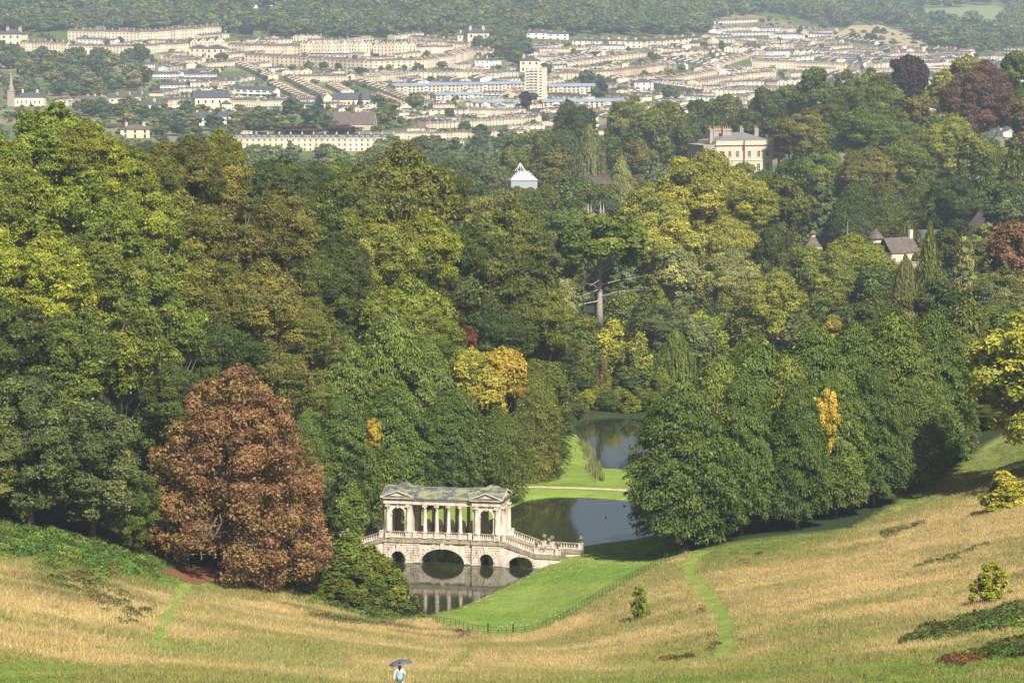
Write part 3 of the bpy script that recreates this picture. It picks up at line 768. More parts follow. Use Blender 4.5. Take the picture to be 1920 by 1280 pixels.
# balustrades
def balustrade(p0, p1, n, h=.75, solid=False, drop=0):
    """sloping or level run of balusters between two points (foot of the rail)"""
    p0, p1 = np.array(p0, float), np.array(p1, float); d = p1 - p0; L = np.hypot(d[0], d[1]); nx = np.array([-d[1], d[0], 0]) / L * .13
    for z0, z1, nm, mm in ((-.02 - drop, .08, 'foot_rail', STN), (.62, h, 'handrail', LDG)):
        a, b, c, e2 = p0 - nx, p1 - nx, p1 + nx, p0 + nx; up = np.array([0, 0, 1.])
        MB().add([q + up * z0 for q in (a, b, c, e2)] + [q + up * z1 for q in (a, b, c, e2)], [(0, 3, 2, 1), (4, 5, 6, 7), (0, 1, 5, 4), (1, 2, 6, 5), (2, 3, 7, 6), (3, 0, 4, 7)]).build(nm, mm, BR)
    for k in range(n):
        q = p0 + d * ((k + .5) / n); piece('baluster', BAL, q[0], q[1], q[2] + .07)
def pedestal(x, y, z, w=.5, h=.72, d=None): return piece('pedestal', PEDM, x, y, z, (w, d or w, h))
CX = [-2.29, -.76, .76, 2.29]
for yy in (.12, DEP - .12):
    for x in CX + [-3.6, 3.6]: pedestal(x, yy, 3.31, .52)
    xs = [-3.6] + CX + [3.6]
    for a, b in zip(xs[:-1], xs[1:]): balustrade((a + .3, yy, 3.31), (b - .3, yy, 3.31), 5)
for x in CX:
    column(x, .12); column(x, DEP - .12)
# pavilions
def pavilion(cx, sx):
    T0, ZT = .42, 7.6
    for y0, y1 in ((-.13, -.13 + T0), (DEP + .13 - T0, DEP + .13)):
        arch_wall('pavilion_wall', cx - 1.75, cx + 1.75, ZT, [(cx, .86, 6.25, .86)], y0, y1, floor=3.3)

    mb = MB()                                            # moulded archivolt with imposts
    for k in range(16):
        t0, t1 = math.pi * k / 16, math.pi * (k + 1) / 16
        mb.prism([(cx + r * math.cos(t), 6.25 + r * math.sin(t)) for r, t in ((.88, t0), (1.06, t0), (1.06, t1), (.88, t1))], -.21, -.12)
    for s in (-1, 1): mb.box(cx + s * 1.0 - .2, cx + s * 1.0 + .2, -.2, .3, 6.12, 6.25)
    mb.build('archivolt', STN, BR)
    MB().box(cx - .13, cx + .13, -.3, -.1, 7.02, 7.42).build('keystone', STN, BR)
    # side walls (passage arches) between front and rear
    for s in (-1, 1):
        xw = cx + s * 1.54
        t = arch_wall('passage_wall', .30, DEP - .30, ZT, [(DEP / 2, .95, 6.1, .95)], -.21, .21, floor=3.3)
        t.rotation_euler = (0, 0, math.pi / 2); t.location = (xw, 0, 0)
    for s in (-1, 1):
        for yy, rz in ((-.22, 0), (DEP + .22, 0)): pedestal(cx + s * 1.32, yy + (.08 if yy < 0 else -.08), 3.31, .66, .72, .5); column(cx + s * 1.32, yy, rz)
    for yy in (.5, DEP - .5): column(cx + sx * 1.93, yy, math.pi / 2); pedestal(cx + sx * 1.9, yy, 3.31, .5, .72, .62)
    for yy in (-.05, DEP + .05): balustrade((cx - .86, yy, 3.31), (cx + .86, yy, 3.31), 6)
    # entablature and pediments on front, rear and outer end
    MB().box(cx - 1.86, cx + 1.86, -.36, DEP + .36, 7.6, 8.12).box(cx - 1.93, cx + 1.93, -.42, DEP + .42, 8.12, 8.2).build('entablature', STN, BR)
    MB().box(cx - 2.12, cx + 2.12, -.62, DEP + .62, 8.28, 8.40).build('cornice', STN, BR)
    dn = MB()
    for k in range(20): x = cx - 1.98 + k * .208; dn.box(x - .05, x + .05, -.55, -.3, 8.2, 8.28)
    for k in range(28): y = -.45 + k * .215; dn.box(cx + sx * 1.75, cx + sx * 2.08, y - .05, y + .05, 8.2, 8.28)
    tag(dn.build('dentil_course', STN, BR), kind='stuff')
    for y0, y1 in ((-.45, -.1), (DEP + .1, DEP + .45)):
        MB().prism([(cx - 2.0, 8.4), (cx + 2.0, 8.4), (cx, 9.16)], y0, y1).build('pediment', STN, BR)
    for yf in (-.66, DEP + .36):
        mb = MB()
        for s in (-1, 1):
            q = [(cx + s * 2.2, 8.40), (cx, 9.22), (cx, 9.36), (cx + s * 2.2, 8.54)]
            mb.prism(q if s > 0 else q[::-1], yf, yf + .3)
        mb.build('raking_cornice', STN, BR)
    # end pediment
    xe = cx + sx * 2.0
    MB().add([(xe, -.5, 8.4), (xe, DEP + .5, 8.4), (xe, DEP / 2, 9.3), (xe - sx * .3, -.5, 8.4), (xe - sx * .3, DEP + .5, 8.4), (xe - sx * .3, DEP / 2, 9.3)], [(0, 1, 2), (3, 5, 4), (0, 3, 4, 1), (1, 4, 5, 2), (2, 5, 3, 0)]).build('pediment', STN, BR)
    mb = MB()
    for s in (-1, 1):
        ya = DEP / 2 + s * 3.2
        v = [(xe + sx * .2, ya, 8.38), (xe + sx * .2, DEP / 2, 9.4), (xe + sx * .2, DEP / 2, 9.54), (xe + sx * .2, ya, 8.52)]; v2 = [(p[0] - sx * .32, p[1], p[2]) for p in v]
        mb.add(v + v2, [(0, 1, 2, 3), (7, 6, 5, 4), (0, 4, 5, 1), (1, 5, 6, 2), (2, 6, 7, 3), (3, 7, 4, 0)])
    mb.build('raking_cornice', STN, BR)
    rf = MB(); rf.gable_y(cx - 2.22, cx + 2.22, -.60, DEP + .60, 8.45, 9.34, 0, 0, None, .09)
    x0, x1 = sorted((cx + sx * 2.16, cx - sx * 2.2))
    rf.gable_x(x0, x1, -.66, DEP + .66, 8.46, 9.50, 0, 0, None, .09)
    rf.add([(cx - 1.15, DEP / 2 - 1.15, 9.32), (cx + 1.15, DEP / 2 - 1.15, 9.32), (cx + 1.15, DEP / 2 + 1.15, 9.32), (cx - 1.15, DEP / 2 + 1.15, 9.32), (cx, DEP / 2, 9.98)], [(0, 1, 4), (1, 2, 4), (2, 3, 4), (3, 0, 4)])
    rf.build('roof', M['moss_slate'], BR)
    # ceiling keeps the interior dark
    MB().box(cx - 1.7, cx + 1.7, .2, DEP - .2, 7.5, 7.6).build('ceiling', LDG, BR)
pavilion(-5.735, -1); pavilion(5.735, 1)
# central entablature and roof
for y0, y1 in ((-.1, .38), (DEP - .38, DEP + .1)): MB().box(-3.86, 3.86, y0, y1, 7.52, 8.05).build('entablature', STN, BR)
MB().box(-3.88, 3.88, -.26, DEP + .26, 8.13, 8.25).box(-3.88, 3.88, -.18, DEP + .18, 8.05, 8.13).build('cornice', STN, BR)
dn = MB()
for k in range(36): x = -3.75 + k * .214; dn.box(x - .05, x + .05, -.24, -.1, 8.06, 8.125)
tag(dn.build('dentil_course', STN, BR), kind='stuff')
cr = MB().gable_x(-3.75, 3.75, -.36, DEP + .36, 8.27, 9.26, 0, 0, None, .09).build('roof', M['moss_slate'], BR)
MB().tube([(-3.9, DEP / 2, 9.38), (3.9, DEP / 2, 9.38)], .09, 8).build('ridge', M['leadgrey'], cr)
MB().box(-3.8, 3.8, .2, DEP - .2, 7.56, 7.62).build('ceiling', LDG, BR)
# stair wings
for sx in (-1, 1):
    def ztop(x, s=sx): return float(np.interp(abs(x), [7.65, 12.0, 18], [2.65, 1.22, 1.12]))
    for y0, y1, end in ((-.2, .3, 15.2 if sx > 0 else 13.6), (DEP - .3, DEP + .2, 17.2 if sx > 0 else 14.2)):
        ops = [(sx * 10.15, 1.55, .3, 1.05)]
        a, b = sorted((sx * 7.66, sx * end))
        xs_extra = arch_wall('wing_wall', a, b, ztop, ops, y0, y1)
        # sloping weathered coping under the balusters
        for (xa, xb) in ((7.66, 12.0), (12.0, end)):
            za, zb2 = ztop(xa) , ztop(xb)
            q = [(sx * xa, za), (sx * xb, zb2), (sx * xb, zb2 + .55), (sx * xa, za + .6)]
            MB().prism(q if sx > 0 else q[::-1], y0 - .12, y1 + .12).build('coping', LDG, BR)
        ym = (y0 + y1) / 2; zf = lambda x: ztop(x) + .58
        pedestal(sx * 7.95, ym, 3.25, .5, .8); pedestal(sx * 12.15, ym, zf(12.1) - .05, .55, .8); pedestal(sx * (end - .3), ym, zf(end) - .05, .58, .8)
        balustrade((sx * 8.2, ym, zf(8.2)), (sx * 11.85, ym, zf(11.85)), 12)
        balustrade((sx * 12.45, ym, zf(12.45)), (sx * (end - .6), ym, zf(end)), 7 if end < 16 else 12)
        for q in (12.15, end - .3): piece('ball_finial', BALLM, sx * q, ym, zf(q) + .84)
    if sx > 0: voussoirs(sx * 10.15, 1.55, .3, 1.05, -.2, 13, .3, False, .1)
    vs = [(sx * 7.6, 3.29), (sx * 12.0, 1.75), (sx * 15.0, 1.65), (sx * 15.0, .2), (sx * 7.6, 2.6)]
    MB().prism(vs if sx < 0 else vs[::-1], .3, DEP - .3).build('stair_deck', LDG, BR)
    pedestal(sx * 13.4, DEP / 2 - .9, 1.7, .62, 1.0); piece('ball_finial', BALLM, sx * 13.4, DEP / 2 - .9, 2.72); pedestal(sx * 13.4, DEP / 2 + 1.1, 1.7, .62, 1.0); piece('ball_finial', BALLM, sx * 13.4, DEP / 2 + 1.1, 2.72)
# stone seats inside the colonnade: things standing on the deck
seat = MB().box(-.42, .42, -.2, .2, 0, .42).box(-.5, .5, -.26, .26, .42, .5)
seatb = MB().prism([(-.42, 0), (.42, 0), (.42, .35), (.3, .55), (.12, .68), (-.12, .68), (-.3, .55), (-.42, .35)], .08, .22)
SEAT, SEATB = seat.mesh('seat', [STN]), seatb.mesh('backrest', [STN])
rotm = Matrix.Rotation(math.radians(-12), 4, 'Z')
def on_deck(x, y, z): return tuple(Vector(BR.location) + rotm @ Vector((x, y, z)))
for i, x in enumerate((-2.75, -1.25, .3, 1.75, 3.0)):
    s = empty('stone_bench', on_deck(x, 3.7, 3.31), math.radians(-12)); link('seat', SEAT, s); link('backrest', SEATB, s, (0, 0, .5))
    s.scale = (1, 1, 1.5)
    tag(s, 'pale stone bench with shaped back inside the bridge colonnade, %s from the left' % ORD[i], 'bench', 'stone benches in the colonnade')
# ------------------------------------------------------------------ tree prototypes
def unit(v): return v / (np.linalg.norm(v, axis=-1, keepdims=True) + 1e-9)
def leaves_mesh(name, P, Nn, T, L, Wd, clump, rng, m):
    """diamond leaves (sprays) at P with normals Nn, long axis near T"""
    Nn = unit(Nn); t = unit(T - Nn * (T * Nn).sum(1, keepdims=True)); b = np.cross(Nn, t)
    L = L[:, None] * .5; Wd = Wd[:, None] * .5
    V = np.stack([P - t * L, P + b * Wd - t * L * .1, P + t * L - Nn * L * .25, P - b * Wd - t * L * .1], 1).reshape(-1, 3)
    F = np.arange(len(P) * 4).reshape(-1, 4)
    lf = rng.rand(len(P))
    tone = np.clip(.58 * clump + .42 * lf, 0, 1)
    return np_mesh(name, V, F, [m], fattr={'tone': tone, 'leaf': rng.rand(len(P))})
def rand_dir(rng, n): return unit(rng.normal(size=(n, 3)))
def limbs(trunk_h, r0, targets, seed, m, bare=None, top=None):
    rng = np.random.RandomState(seed); mb = MB()
    top = top or trunk_h
    pts = [np.array([0, 0, -.6])]
    for k in range(1, 7): pts.append(np.array([rng.normal(0, .12), rng.normal(0, .12), top * k / 6]))
    mb.tube(pts, [r0 * 1.35] + [r0 * (1 - .8 * k / 6) for k in range(1, 7)], 8)
    for q in targets:
        q = np.array(q); zb = min(top * .9, max(trunk_h * .35, q[2] - np.hypot(q[0], q[1]) * .8 - 1))
        a = np.array([0, 0, zb]); mid = a * .45 + q * .55 + np.array([0, 0, -.4]) + rng.normal(0, .25, 3)
        rb = r0 * rng.uniform(.22, .38)
        mb.tube([a, (a + mid) / 2 + rng.normal(0, .15, 3), mid, q], [rb, rb * .75, rb * .5, rb * .2], 5, cap=False)
    for a, b in (bare or []):
        a = np.array(a); b = np.array(b); mid = (a + b) / 2 + rng.normal(0, .4, 3)
        mb.tube([a, mid, b], [.13, .09, .03], 5, cap=False)
        for _ in range(3):
            s = a + (b - a) * rng.uniform(.4, .95); mb.tube([s, s + rng.normal(0, 1, 3) * .9 + (b - a) * .12], [.05, .015], 4, cap=False)
    return mb.mesh('trunk', [m], True)

def lobed(name, seed, nleaf, size, lobes, m, out=.45, squash=.8, ragged=.12, hollow=None, asp=1.5):
    rng = np.random.RandomState(seed)
    C = np.array([l[:3] for l in lobes]); R = np.array([l[3] for l in lobes]); ctr = np.average(C, axis=0, weights=R ** 2)
    w = R ** 2 / (R ** 2).sum(); k = rng.choice(len(R), int(nleaf * 1.9), p=w)
    o = unit(C - ctr + 1e-3)
    d = unit(rand_dir(rng, len(k)) + out * o[k] + np.array([0, 0, .28]))
    rr = 1 - .3 * rng.rand(len(k)) ** 1.5
    rr *= 1 + .16 * np.sin(d[:, 0] * 7 + k * 1.7) * np.sin(d[:, 1] * 6 + k) + .12 * np.sin(d[:, 2] * 9 + k * 2.1)
    rg = rng.rand(len(k)) < ragged; rr[rg] *= rng.uniform(1.0, 1.28, rg.sum())
    P = C[k] + d * (R[k] * rr)[:, None] * np.array([1, 1, squash])
    # drop most leaves buried inside a neighbouring lobe
    bur = np.zeros(len(P), bool)
    for j in range(len(R)):
        q = (P - C[j]) / np.array([1, 1, squash]); bur |= ((q * q).sum(1) < (R[j] * .72) ** 2) & (k != j)
    kp = ~bur | (rng.rand(len(P)) < .15)
    nz_ = np.sin(P[:, 0] * 2.3 + seed + .9 * np.sin(P[:, 2] * 1.7)) * np.sin(P[:, 1] * 2.1 + seed * 1.3 + .8 * np.sin(P[:, 0] * 1.3)) + .7 * np.sin(P[:, 2] * 2.6 + P[:, 0] * 1.1 + seed)
    kp &= ~((nz_ > .62) & (rng.rand(len(P)) < .8))
    if hollow is not None: kp &= ~hollow(P)
    P, d, k = P[kp][:nleaf], d[kp][:nleaf], k[kp][:nleaf]
    Nn = unit(d * .8 + rand_dir(rng, len(P)) * .75 + np.array([0, 0, .25]))
    T = rand_dir(rng, len(P)) + d * .5 + np.array([0, 0, -.3])
    s = size * np.exp(rng.normal(0, .38, len(P))).clip(.4, 2.4); cl = rng.rand(len(R))
    return leaves_mesh(name, P, Nn, T, s * asp, s, cl[k], rng, m)
def broad_lobes(seed, n=46, R=(6.2, 6.2, 7.4), cz=11.6, rl=(1.5, 2.7), low=-.75):
    rng = np.random.RandomState(seed); L = []
    while len(L) < n:
        d = unit(rng.normal(size=3))
        if d[2] < low: continue
        f = rng.uniform(.6, .9); r = rng.uniform(*rl)
        L.append((d[0] * (R[0] - .0) * f, d[1] * R[1] * f, cz + d[2] * (R[2] - r * .3) * f, r))
    for _ in range(9):
        d = unit(rng.normal(size=3)) * rng.uniform(0, .45); L.append((d[0] * R[0], d[1] * R[1], cz + d[2] * R[2], rng.uniform(2.2, 3.0)))
    return L
def prof_r(t, prof): return np.interp(t, [p[0] for p in prof], [p[1] for p in prof])
def sprayed(name, seed, nspray, per, size, prof, m, H=20, droop=.4, slen=1.5, z0=.4, asp=1.7, up=.55, hollow=None, swid=.55, tier=0):
    """crown of many small outward sprays that follow a profile of radii"""
    rng = np.random.RandomState(seed)
    t = rng.rand(nspray * 4); keep = rng.rand(len(t)) < (prof_r(t, prof) / max(p[1] for p in prof) * .9 + .1)
    t = t[keep][:nspray]; n = len(t); a = rng.uniform(0, 2 * math.pi, n)
    if tier: t = (np.round(t * tier) + rng.normal(0, .12, n)) / tier
    t = np.clip(t, 0, 1)
    hole = np.sin(a * 4 + seed + 2 * np.sin(t * 11)) * np.sin(t * 21 + seed * 2 + 1.5 * np.sin(a * 3)); kq = ~((hole > .55) & (rng.rand(n) < .75)); t, a = t[kq], a[kq]; n = len(t)
    r = prof_r(t, prof) * (1 + .09 * np.sin(a * 3 + seed + t * 5) + .08 * np.sin(a * 7 + t * 17 + seed) + .06 * np.sin(a * 11 - t * 31)) * np.where(rng.rand(n) < .78, rng.uniform(.86, 1.04, n), rng.uniform(.45, .85, n))
    er = np.column_stack([np.cos(a), np.sin(a), np.zeros(n)]); et = np.column_stack([-np.sin(a), np.cos(a), np.zeros(n)])
    c = er * r[:, None] + np.column_stack([np.zeros((n, 2)), z0 + t * (H - z0)])
    k = np.repeat(np.arange(n), per); u = rng.uniform(-1, .75, len(k)); v = rng.normal(0, .5, len(k)) * (1.15 - np.abs(u)); w = rng.normal(0, .13, len(k))
    sl = slen * rng.uniform(.7, 1.3, n)
    P = c[k] + er[k] * (u * sl[k])[:, None] + et[k] * (v * swid * 2 * sl[k])[:, None]
    P[:, 2] += -droop * sl[k] * (u + 1) ** 2 * .5 + w + .25
    Nn = unit(er[k] * .5 + np.array([0, 0, up]) + rand_dir(rng, len(k)) * .6); T = er[k] * 1.0 + np.array([0, 0, -droop * 1.3]) + et[k] * v[:, None] * 1.2 + rand_dir(rng, len(k)) * .5
    if hollow is not None:
        q = ~hollow(P); P, Nn, T, k = P[q], Nn[q], T[q], k[q]
    # dark inner mass so that light does not leak straight through
    s = size * np.exp(rng.normal(0, .38, len(P))).clip(.4, 2.4)
    return leaves_mesh(name, P, Nn, T, s * asp, s, rng.rand(n)[k], rng, m)
def weeping(name, seed, nstrand, per, size, prof, m, H=20, ln=(2, 5)):
    rng = np.random.RandomState(seed); t = rng.rand(nstrand) ** .8; a = rng.uniform(0, 6.283, nstrand); r = prof_r(t, prof) * rng.uniform(.55, 1.05, nstrand)
    c = np.column_stack([np.cos(a) * r, np.sin(a) * r, 1.5 + t * (H - 1.5)]); L = rng.uniform(*ln, nstrand) * (.4 + .6 * (1 - t * .3))
    k = np.repeat(np.arange(nstrand), per); u = rng.rand(len(k)); P = c[k] + rng.normal(0, .16, (len(k), 3)); P[:, 2] -= u * L[k]; P[:, 2] = np.maximum(P[:, 2], .3)
    out = np.column_stack([np.cos(a), np.sin(a), np.full(nstrand, .35)])[k]
    s = size * rng.uniform(.6, 1.4, len(P))
    return leaves_mesh(name, P, out + rand_dir(rng, len(P)) * .7, np.array([0, 0, -1.]) + rand_dir(rng, len(P)) * .3, s * 2.4, s * .8, rng.rand(nstrand)[k], rng, m)

HB = [(0, 5.4), (.1, 6.6), (.26, 7.0), (.46, 6.6), (.64, 5.6), (.8, 4.2), (.92, 2.7), (1, .8)]
CO = [(0, 5.2), (.1, 5.6), (.3, 4.7), (.5, 3.6), (.7, 2.4), (.88, 1.1), (1, .1)]
CC = [(0, 4.6), (.1, 6.0), (.35, 7.0), (.6, 6.0), (.8, 4.2), (.93, 2.2), (1, .3)]
PROTO = {}
def proto(kind, crown, trunk):
    co = np.empty(len(crown.vertices) * 3, np.float32); crown.vertices.foreach_get('co', co); co = co.reshape(-1, 3)
    PROTO.setdefault(kind, []).append((crown, trunk, float(np.percentile(co[:, 2], 99.8)), float(np.percentile(np.hypot(co[:, 0], co[:, 1]), 98.5) * 2)))
# near set: fine leaves
for s in range(3):
    L = broad_lobes(100 + s, 60, rl=(1.2, 2.4)); proto('broad', lobed('crown', 200 + s, 88000, .165, L, M['leaf'], ragged=.2), limbs(7, .5, [l[:3] for l in L[:16]], s, M['bark'], top=13))
for s in range(1):   # airier crowns with limbs that show
    L = broad_lobes(130 + s, 44, (6.6, 6.6, 7.8), 11.4, (.9, 1.8), -.6); proto('open', lobed('crown', 230 + s, 46000, .19, L, M['leaf'], ragged=.35), limbs(8, .45, [l[:3] for l in L[:30]], 30 + s, M['palebark'], top=15))
for s in range(1):   # low skirted broadleaf
    L = broad_lobes(150 + s, 70, (6.4, 6.4, 9.0), 9.6, (1.1, 2.1), -.97); proto('skirt', lobed('crown', 250 + s, 90000, .17, L, M['leaf'], ragged=.22), limbs(6, .45, [l[:3] for l in L[:10]], 50 + s, M['bark'], top=12))
for s in range(2): proto('dense', sprayed('crown', 300 + s, 1600, 56, .175, HB, M['leaf'], droop=.38, slen=1.25, z0=2.2, up=.75), limbs(5, .4, [], 60 + s, M['bark'], top=17))
for s in range(1): proto('layer', sprayed('crown', 320 + s, 1000, 72, .19, CC, M['leaf'], droop=.55, slen=2.0, swid=.65), limbs(5, .4, [], 70 + s, M['bark'], top=17))
rng = np.random.RandomState(400); L = []
for k in range(50):
    d = unit(rng.normal(size=3)); d[2] = abs(d[2]); f = rng.uniform(.55, .85); L.append((d[0] * 7 * f, d[1] * 7 * f, 1 + d[2] * 17 * f, rng.uniform(1.1, 2.2)))
for s in range(2): proto('bush', lobed('crown', 410 + s, 24000, .40, L, M['leaf'], squash=1.6, ragged=.25), limbs(6, .3, [l[:3] for l in L[:8]], 95 + s, M['bark'], top=9))
L = broad_lobes(133, 60, (6.6, 6.6, 9.0), 10.2, (.7, 1.5), -.97); proto('airy', lobed('crown', 233, 20000, .27, L, M['leaf'], ragged=.5), limbs(8, .45, [l[:3] for l in L[:36]], 33, M['bark'], top=15))
rng = np.random.RandomState(77); L = []
for k in range(60):
    d = unit(rng.normal(size=3)); d[2] = abs(d[2]) ** .7; f = rng.uniform(.35, .98); L.append((d[0] * 6.6 * f, d[1] * 6.6 * f, 3 + d[2] * 15 * f, rng.uniform(.5, 1.5)))
for s in range(2): proto('sapling', lobed('crown', 430 + s, 9000, .46, L, M['leaf'], squash=1.2, ragged=.7), limbs(6, .25, [l[:3] for l in L[:14]], 97 + s, M['bark'], top=15))
# set for the middle distance
for s in range(3):
    L = broad_lobes(160 + s); proto('broad_mid', lobed('crown', 260 + s, 25000, .38, L, M['leaf'], ragged=.16), limbs(7, .5, [l[:3] for l in L[:10]], 10 + s, M['bark'], top=13))
L = broad_lobes(131, 34, (6.6, 6.6, 7.8), 11.4, (1.1, 2.0), -.6); proto('open_mid', lobed('crown', 231, 16000, .36, L, M['leaf'], ragged=.3), limbs(8, .45, [l[:3] for l in L[:24]], 31, M['palebark'], top=15))
proto('layer_mid', sprayed('crown', 321, 620, 38, .38, CC, M['leaf'], droop=.55, slen=2.2, swid=.65), limbs(5, .4, [], 71, M['bark'], top=17))
proto('conifer', sprayed('crown', 340, 850, 28, .33, CO, M['leaf'], droop=.7, slen=1.5, asp=2.2, tier=20), limbs(5, .35, [], 80, M['bark'], top=19))
for s in range(2): proto('weeping', weeping('crown', 360 + s, 950, 26, .30, CO if s else CC, M['leaf']), limbs(5, .35, [], 84 + s, M['bark'], top=18))
CEDAR = []
_r = np.random.RandomState(8)
for k in range(44):
    f = k / 44; zz = 4 + 15 * f; rad = 6.2 * (1 - .75 * f) * _r.uniform(.5, 1); an = k * 2.4; CEDAR.append((rad * math.cos(an), rad * math.sin(an), zz, 2.4 * (1 - .5 * f)))
proto('cedar', lobed('crown', 380, 22000, .32, CEDAR, M['leaf'], squash=.5, ragged=.25, asp=2.0), limbs(8, .5, [l[:3] for l in CEDAR[::2]], 90, M['bark'], top=19))
PINE = []
for k in range(26):
    d = unit(_r.normal(size=3)); PINE.append((d[0] * 5.0, d[1] * 5.0, 14.2 + abs(d[2]) * 4.8 - .8, _r.uniform(1.2, 2.2)))
PINE += [(5.5, -1, 9.5, 1.3), (-5, 1, 11, 1.4), (6, 2, 11.5, 1.2)]
proto('pine', lobed('crown', 390, 17000, .34, PINE, M['leaf'], ragged=.3, asp=2.2), limbs(11, .55, [l[:3] for l in PINE[:16]], 91, M['palebark'], bare=[((0, 0, 4 + .7 * k), (math.cos(k * 2.2) * 6.4, math.sin(k * 2.2) * 6.4, 4 + .7 * k + [-1, 1.5, 3][k % 3])) for k in range(9)], top=17))
# far prototypes: crown and stem in one mesh
FARP = {}
for s in range(5):
    L = broad_lobes(500 + s, 26, (6.0, 6.0, 8.6), 10.4, (1.7, 3.0), -.95); FARP.setdefault('broad', []).append(lobed('far_tree', 510 + s, 2400, 1.05, L, M['farleaf'], ragged=.1))
for s in range(2): FARP.setdefault('conifer', []).append(sprayed('far_tree', 530 + s, 240, 8, 1.0, CO, M['farleaf'], droop=.6, slen=1.7))
for s in range(2): FARP.setdefault('bush', []).append(lobed('far_bush', 540 + s, 900, 1.5, [(a * 4.5, b * 4.5, 4 + c * 9, 3.6) for a, b, c in np.random.RandomState(s).uniform(-.8, .8, (14, 3))], M['farleaf']))
# ------------------------------------------------------------------ trees of the valley
G = {'bright': (.180, .215, .020), 'mid': (.112, .148, .019), 'dark': (.070, .092, .015), 'grey': (.118, .140, .040), 'olive': (.126, .142, .020), 'brown': (.150, .140, .026),
     'lime': (.230, .238, .030), 'yellow': (.40, .33, .045), 'gold': (.42, .30, .035), 'pale': (.25, .26, .08), 'rust': (.168, .092, .044), 'purple': (.052, .034, .028), 'red': (.20, .045, .03), 'plum': (.088, .052, .032), 'blue': (.085, .122, .042), 'deep': (.084, .122, .014)}
CNAME = {'bright': 'bright green', 'mid': 'mid green', 'dark': 'dark green', 'grey': 'grey green', 'olive': 'olive green', 'brown': 'brown tinged', 'lime': 'yellow green', 'yellow': 'yellow', 'gold': 'golden', 'pale': 'pale green',
         'rust': 'rust brown', 'purple': 'dark purple', 'red': 'red', 'plum': 'purple brown', 'blue': 'blue green', 'deep': 'deep green'}
FNAME = {'sapling': 'sapling', 'airy': 'airy tree', 'broad': 'broadleaf tree', 'open': 'open crowned tree', 'skirt': 'tree with low skirts', 'dense': 'close leaved tree', 'layer': 'layered tree', 'conifer': 'conifer', 'weeping': 'weeping tree', 'cedar': 'flat tiered cedar', 'pine': 'pine', 'bush': 'bush'}
ONAME = {'sapling': 'young_bush', 'airy': 'airy_tree', 'broad': 'broadleaf_tree', 'open': 'open_tree', 'skirt': 'broadleaf_tree', 'dense': 'hornbeam_tree', 'layer': 'layered_tree', 'conifer': 'conifer_tree', 'weeping': 'weeping_tree', 'cedar': 'cedar_tree', 'pine': 'pine_tree', 'bush': 'bush'}
_tr = random.Random(11)
ZONES = {}
def tree(px, top, Y, wpx, kind, col, turn=0.0, zone=None, label=None, base=None, var=None, name=None, sy=1.0, full=False, low=True):
    x = (px - 960) / FPX * Y
    zg = g1(x, Y) if base is None else float(W(px, base, Y)[2])
    zt = float(W(px, top, Y)[2]); H = zt - zg; wd = wpx * Y / FPX
    fine = .57 * wd / 14 * 3200 / Y < 2.3
    pk = kind + '_mid' if fine and kind + '_mid' in PROTO else kind
    cr, tk, pz, pw_ = PROTO[pk][(var if var is not None else _tr.randrange(99)) % len(PROTO[pk])]
    root = empty(name or ONAME[kind], (x, Y, zg), _tr.uniform(0, 6.28))
    sxy, sz = wd / pw_, H / pz
    k = _tr.uniform(.86, 1.14); b = G[col]
    def crown(pr, sx_, sz_, z0, nm='crown'):
        c = link(nm, pr, root, (0, 0, z0), (0, 0, _tr.uniform(0, 6.28)) if nm != 'crown' else None, (sx_, sx_ * sy, sz_)); c.color = (b[0] * k, b[1] * k, b[2] * k, turn)
    szc = min(sz, sxy * 1.12) if kind in ('broad', 'open', 'layer', 'airy') and not full else sz
    crown(cr, sxy, szc, H - pz * szc)
    if sz > szc * 1.3 and low:      # long boles carry a second storey of boughs
        alt = PROTO[pk][_tr.randrange(len(PROTO[pk]))][0]; crown(alt, sxy * .96, szc, max(-2.0 * szc, H - (pz + 12.0) * szc), 'lower_boughs')
    link('trunk', tk, root, None, None, (sxy, sxy, sz))
    tag(root, label, 'bush' if kind in ('bush', 'sapling') else 'tree', None if label else zone)
    if not label: ZONES.setdefault((zone, CNAME[col] + ' ' + FNAME[kind]), []).append((px, root))
    return root
Z1 = 'woods on the left slope'; Z2 = 'trees behind the bridge'; Z3 = 'trees across the lower pond'; Z4 = 'row of hornbeams above the meadow'; Z5 = 'park trees below the mansion'; Z6 = 'dark evergreens on the far right slope'; Z7 = 'treetops along the edge of town'; Z9 = 'undergrowth trees of the park'; Z8 = 'bushes on the near bank of the pond'
T = tree
# front edge of the left wood
T(-70, 760, 330, 200, 'skirt', 'grey', 0, Z1); T(45, 712, 337, 200, 'skirt', 'grey', .05, Z1); T(165, 760, 343, 200, 'skirt', 'grey', .05, Z1); T(245, 870, 346, 100, 'skirt', 'mid', .05, Z1)
T(100, 590, 378, 230, 'broad', 'mid', .1, Z1); T(0, 560, 372, 200, 'broad', 'dark', .1, Z1); T(215, 560, 384, 200, 'open', 'mid', .12, Z1); T(300, 540, 392, 180, 'open', 'mid', .1, Z1); T(330, 680, 376, 140, 'broad', 'dark', .15, Z1)
T(420, 600, 402, 170, 'broad', 'dark', .1, Z1); T(510, 640, 405, 160, 'broad', 'olive', .25, Z1)
T(-60, 420, 402, 220, 'broad', 'bright', 0, Z1); T(70, 440, 408, 220, 'broad', 'bright', .1, Z1); T(180, 430, 422, 200, 'broad', 'mid', .05, Z1); T(290, 430, 425, 180, 'open', 'bright', .05, Z1); T(385, 480, 425, 170, 'broad', 'olive', .13, Z1); T(490, 490, 432, 170, 'broad', 'brown', .13, Z1); T(560, 560, 436, 130, 'broad', 'olive', .13, Z1)
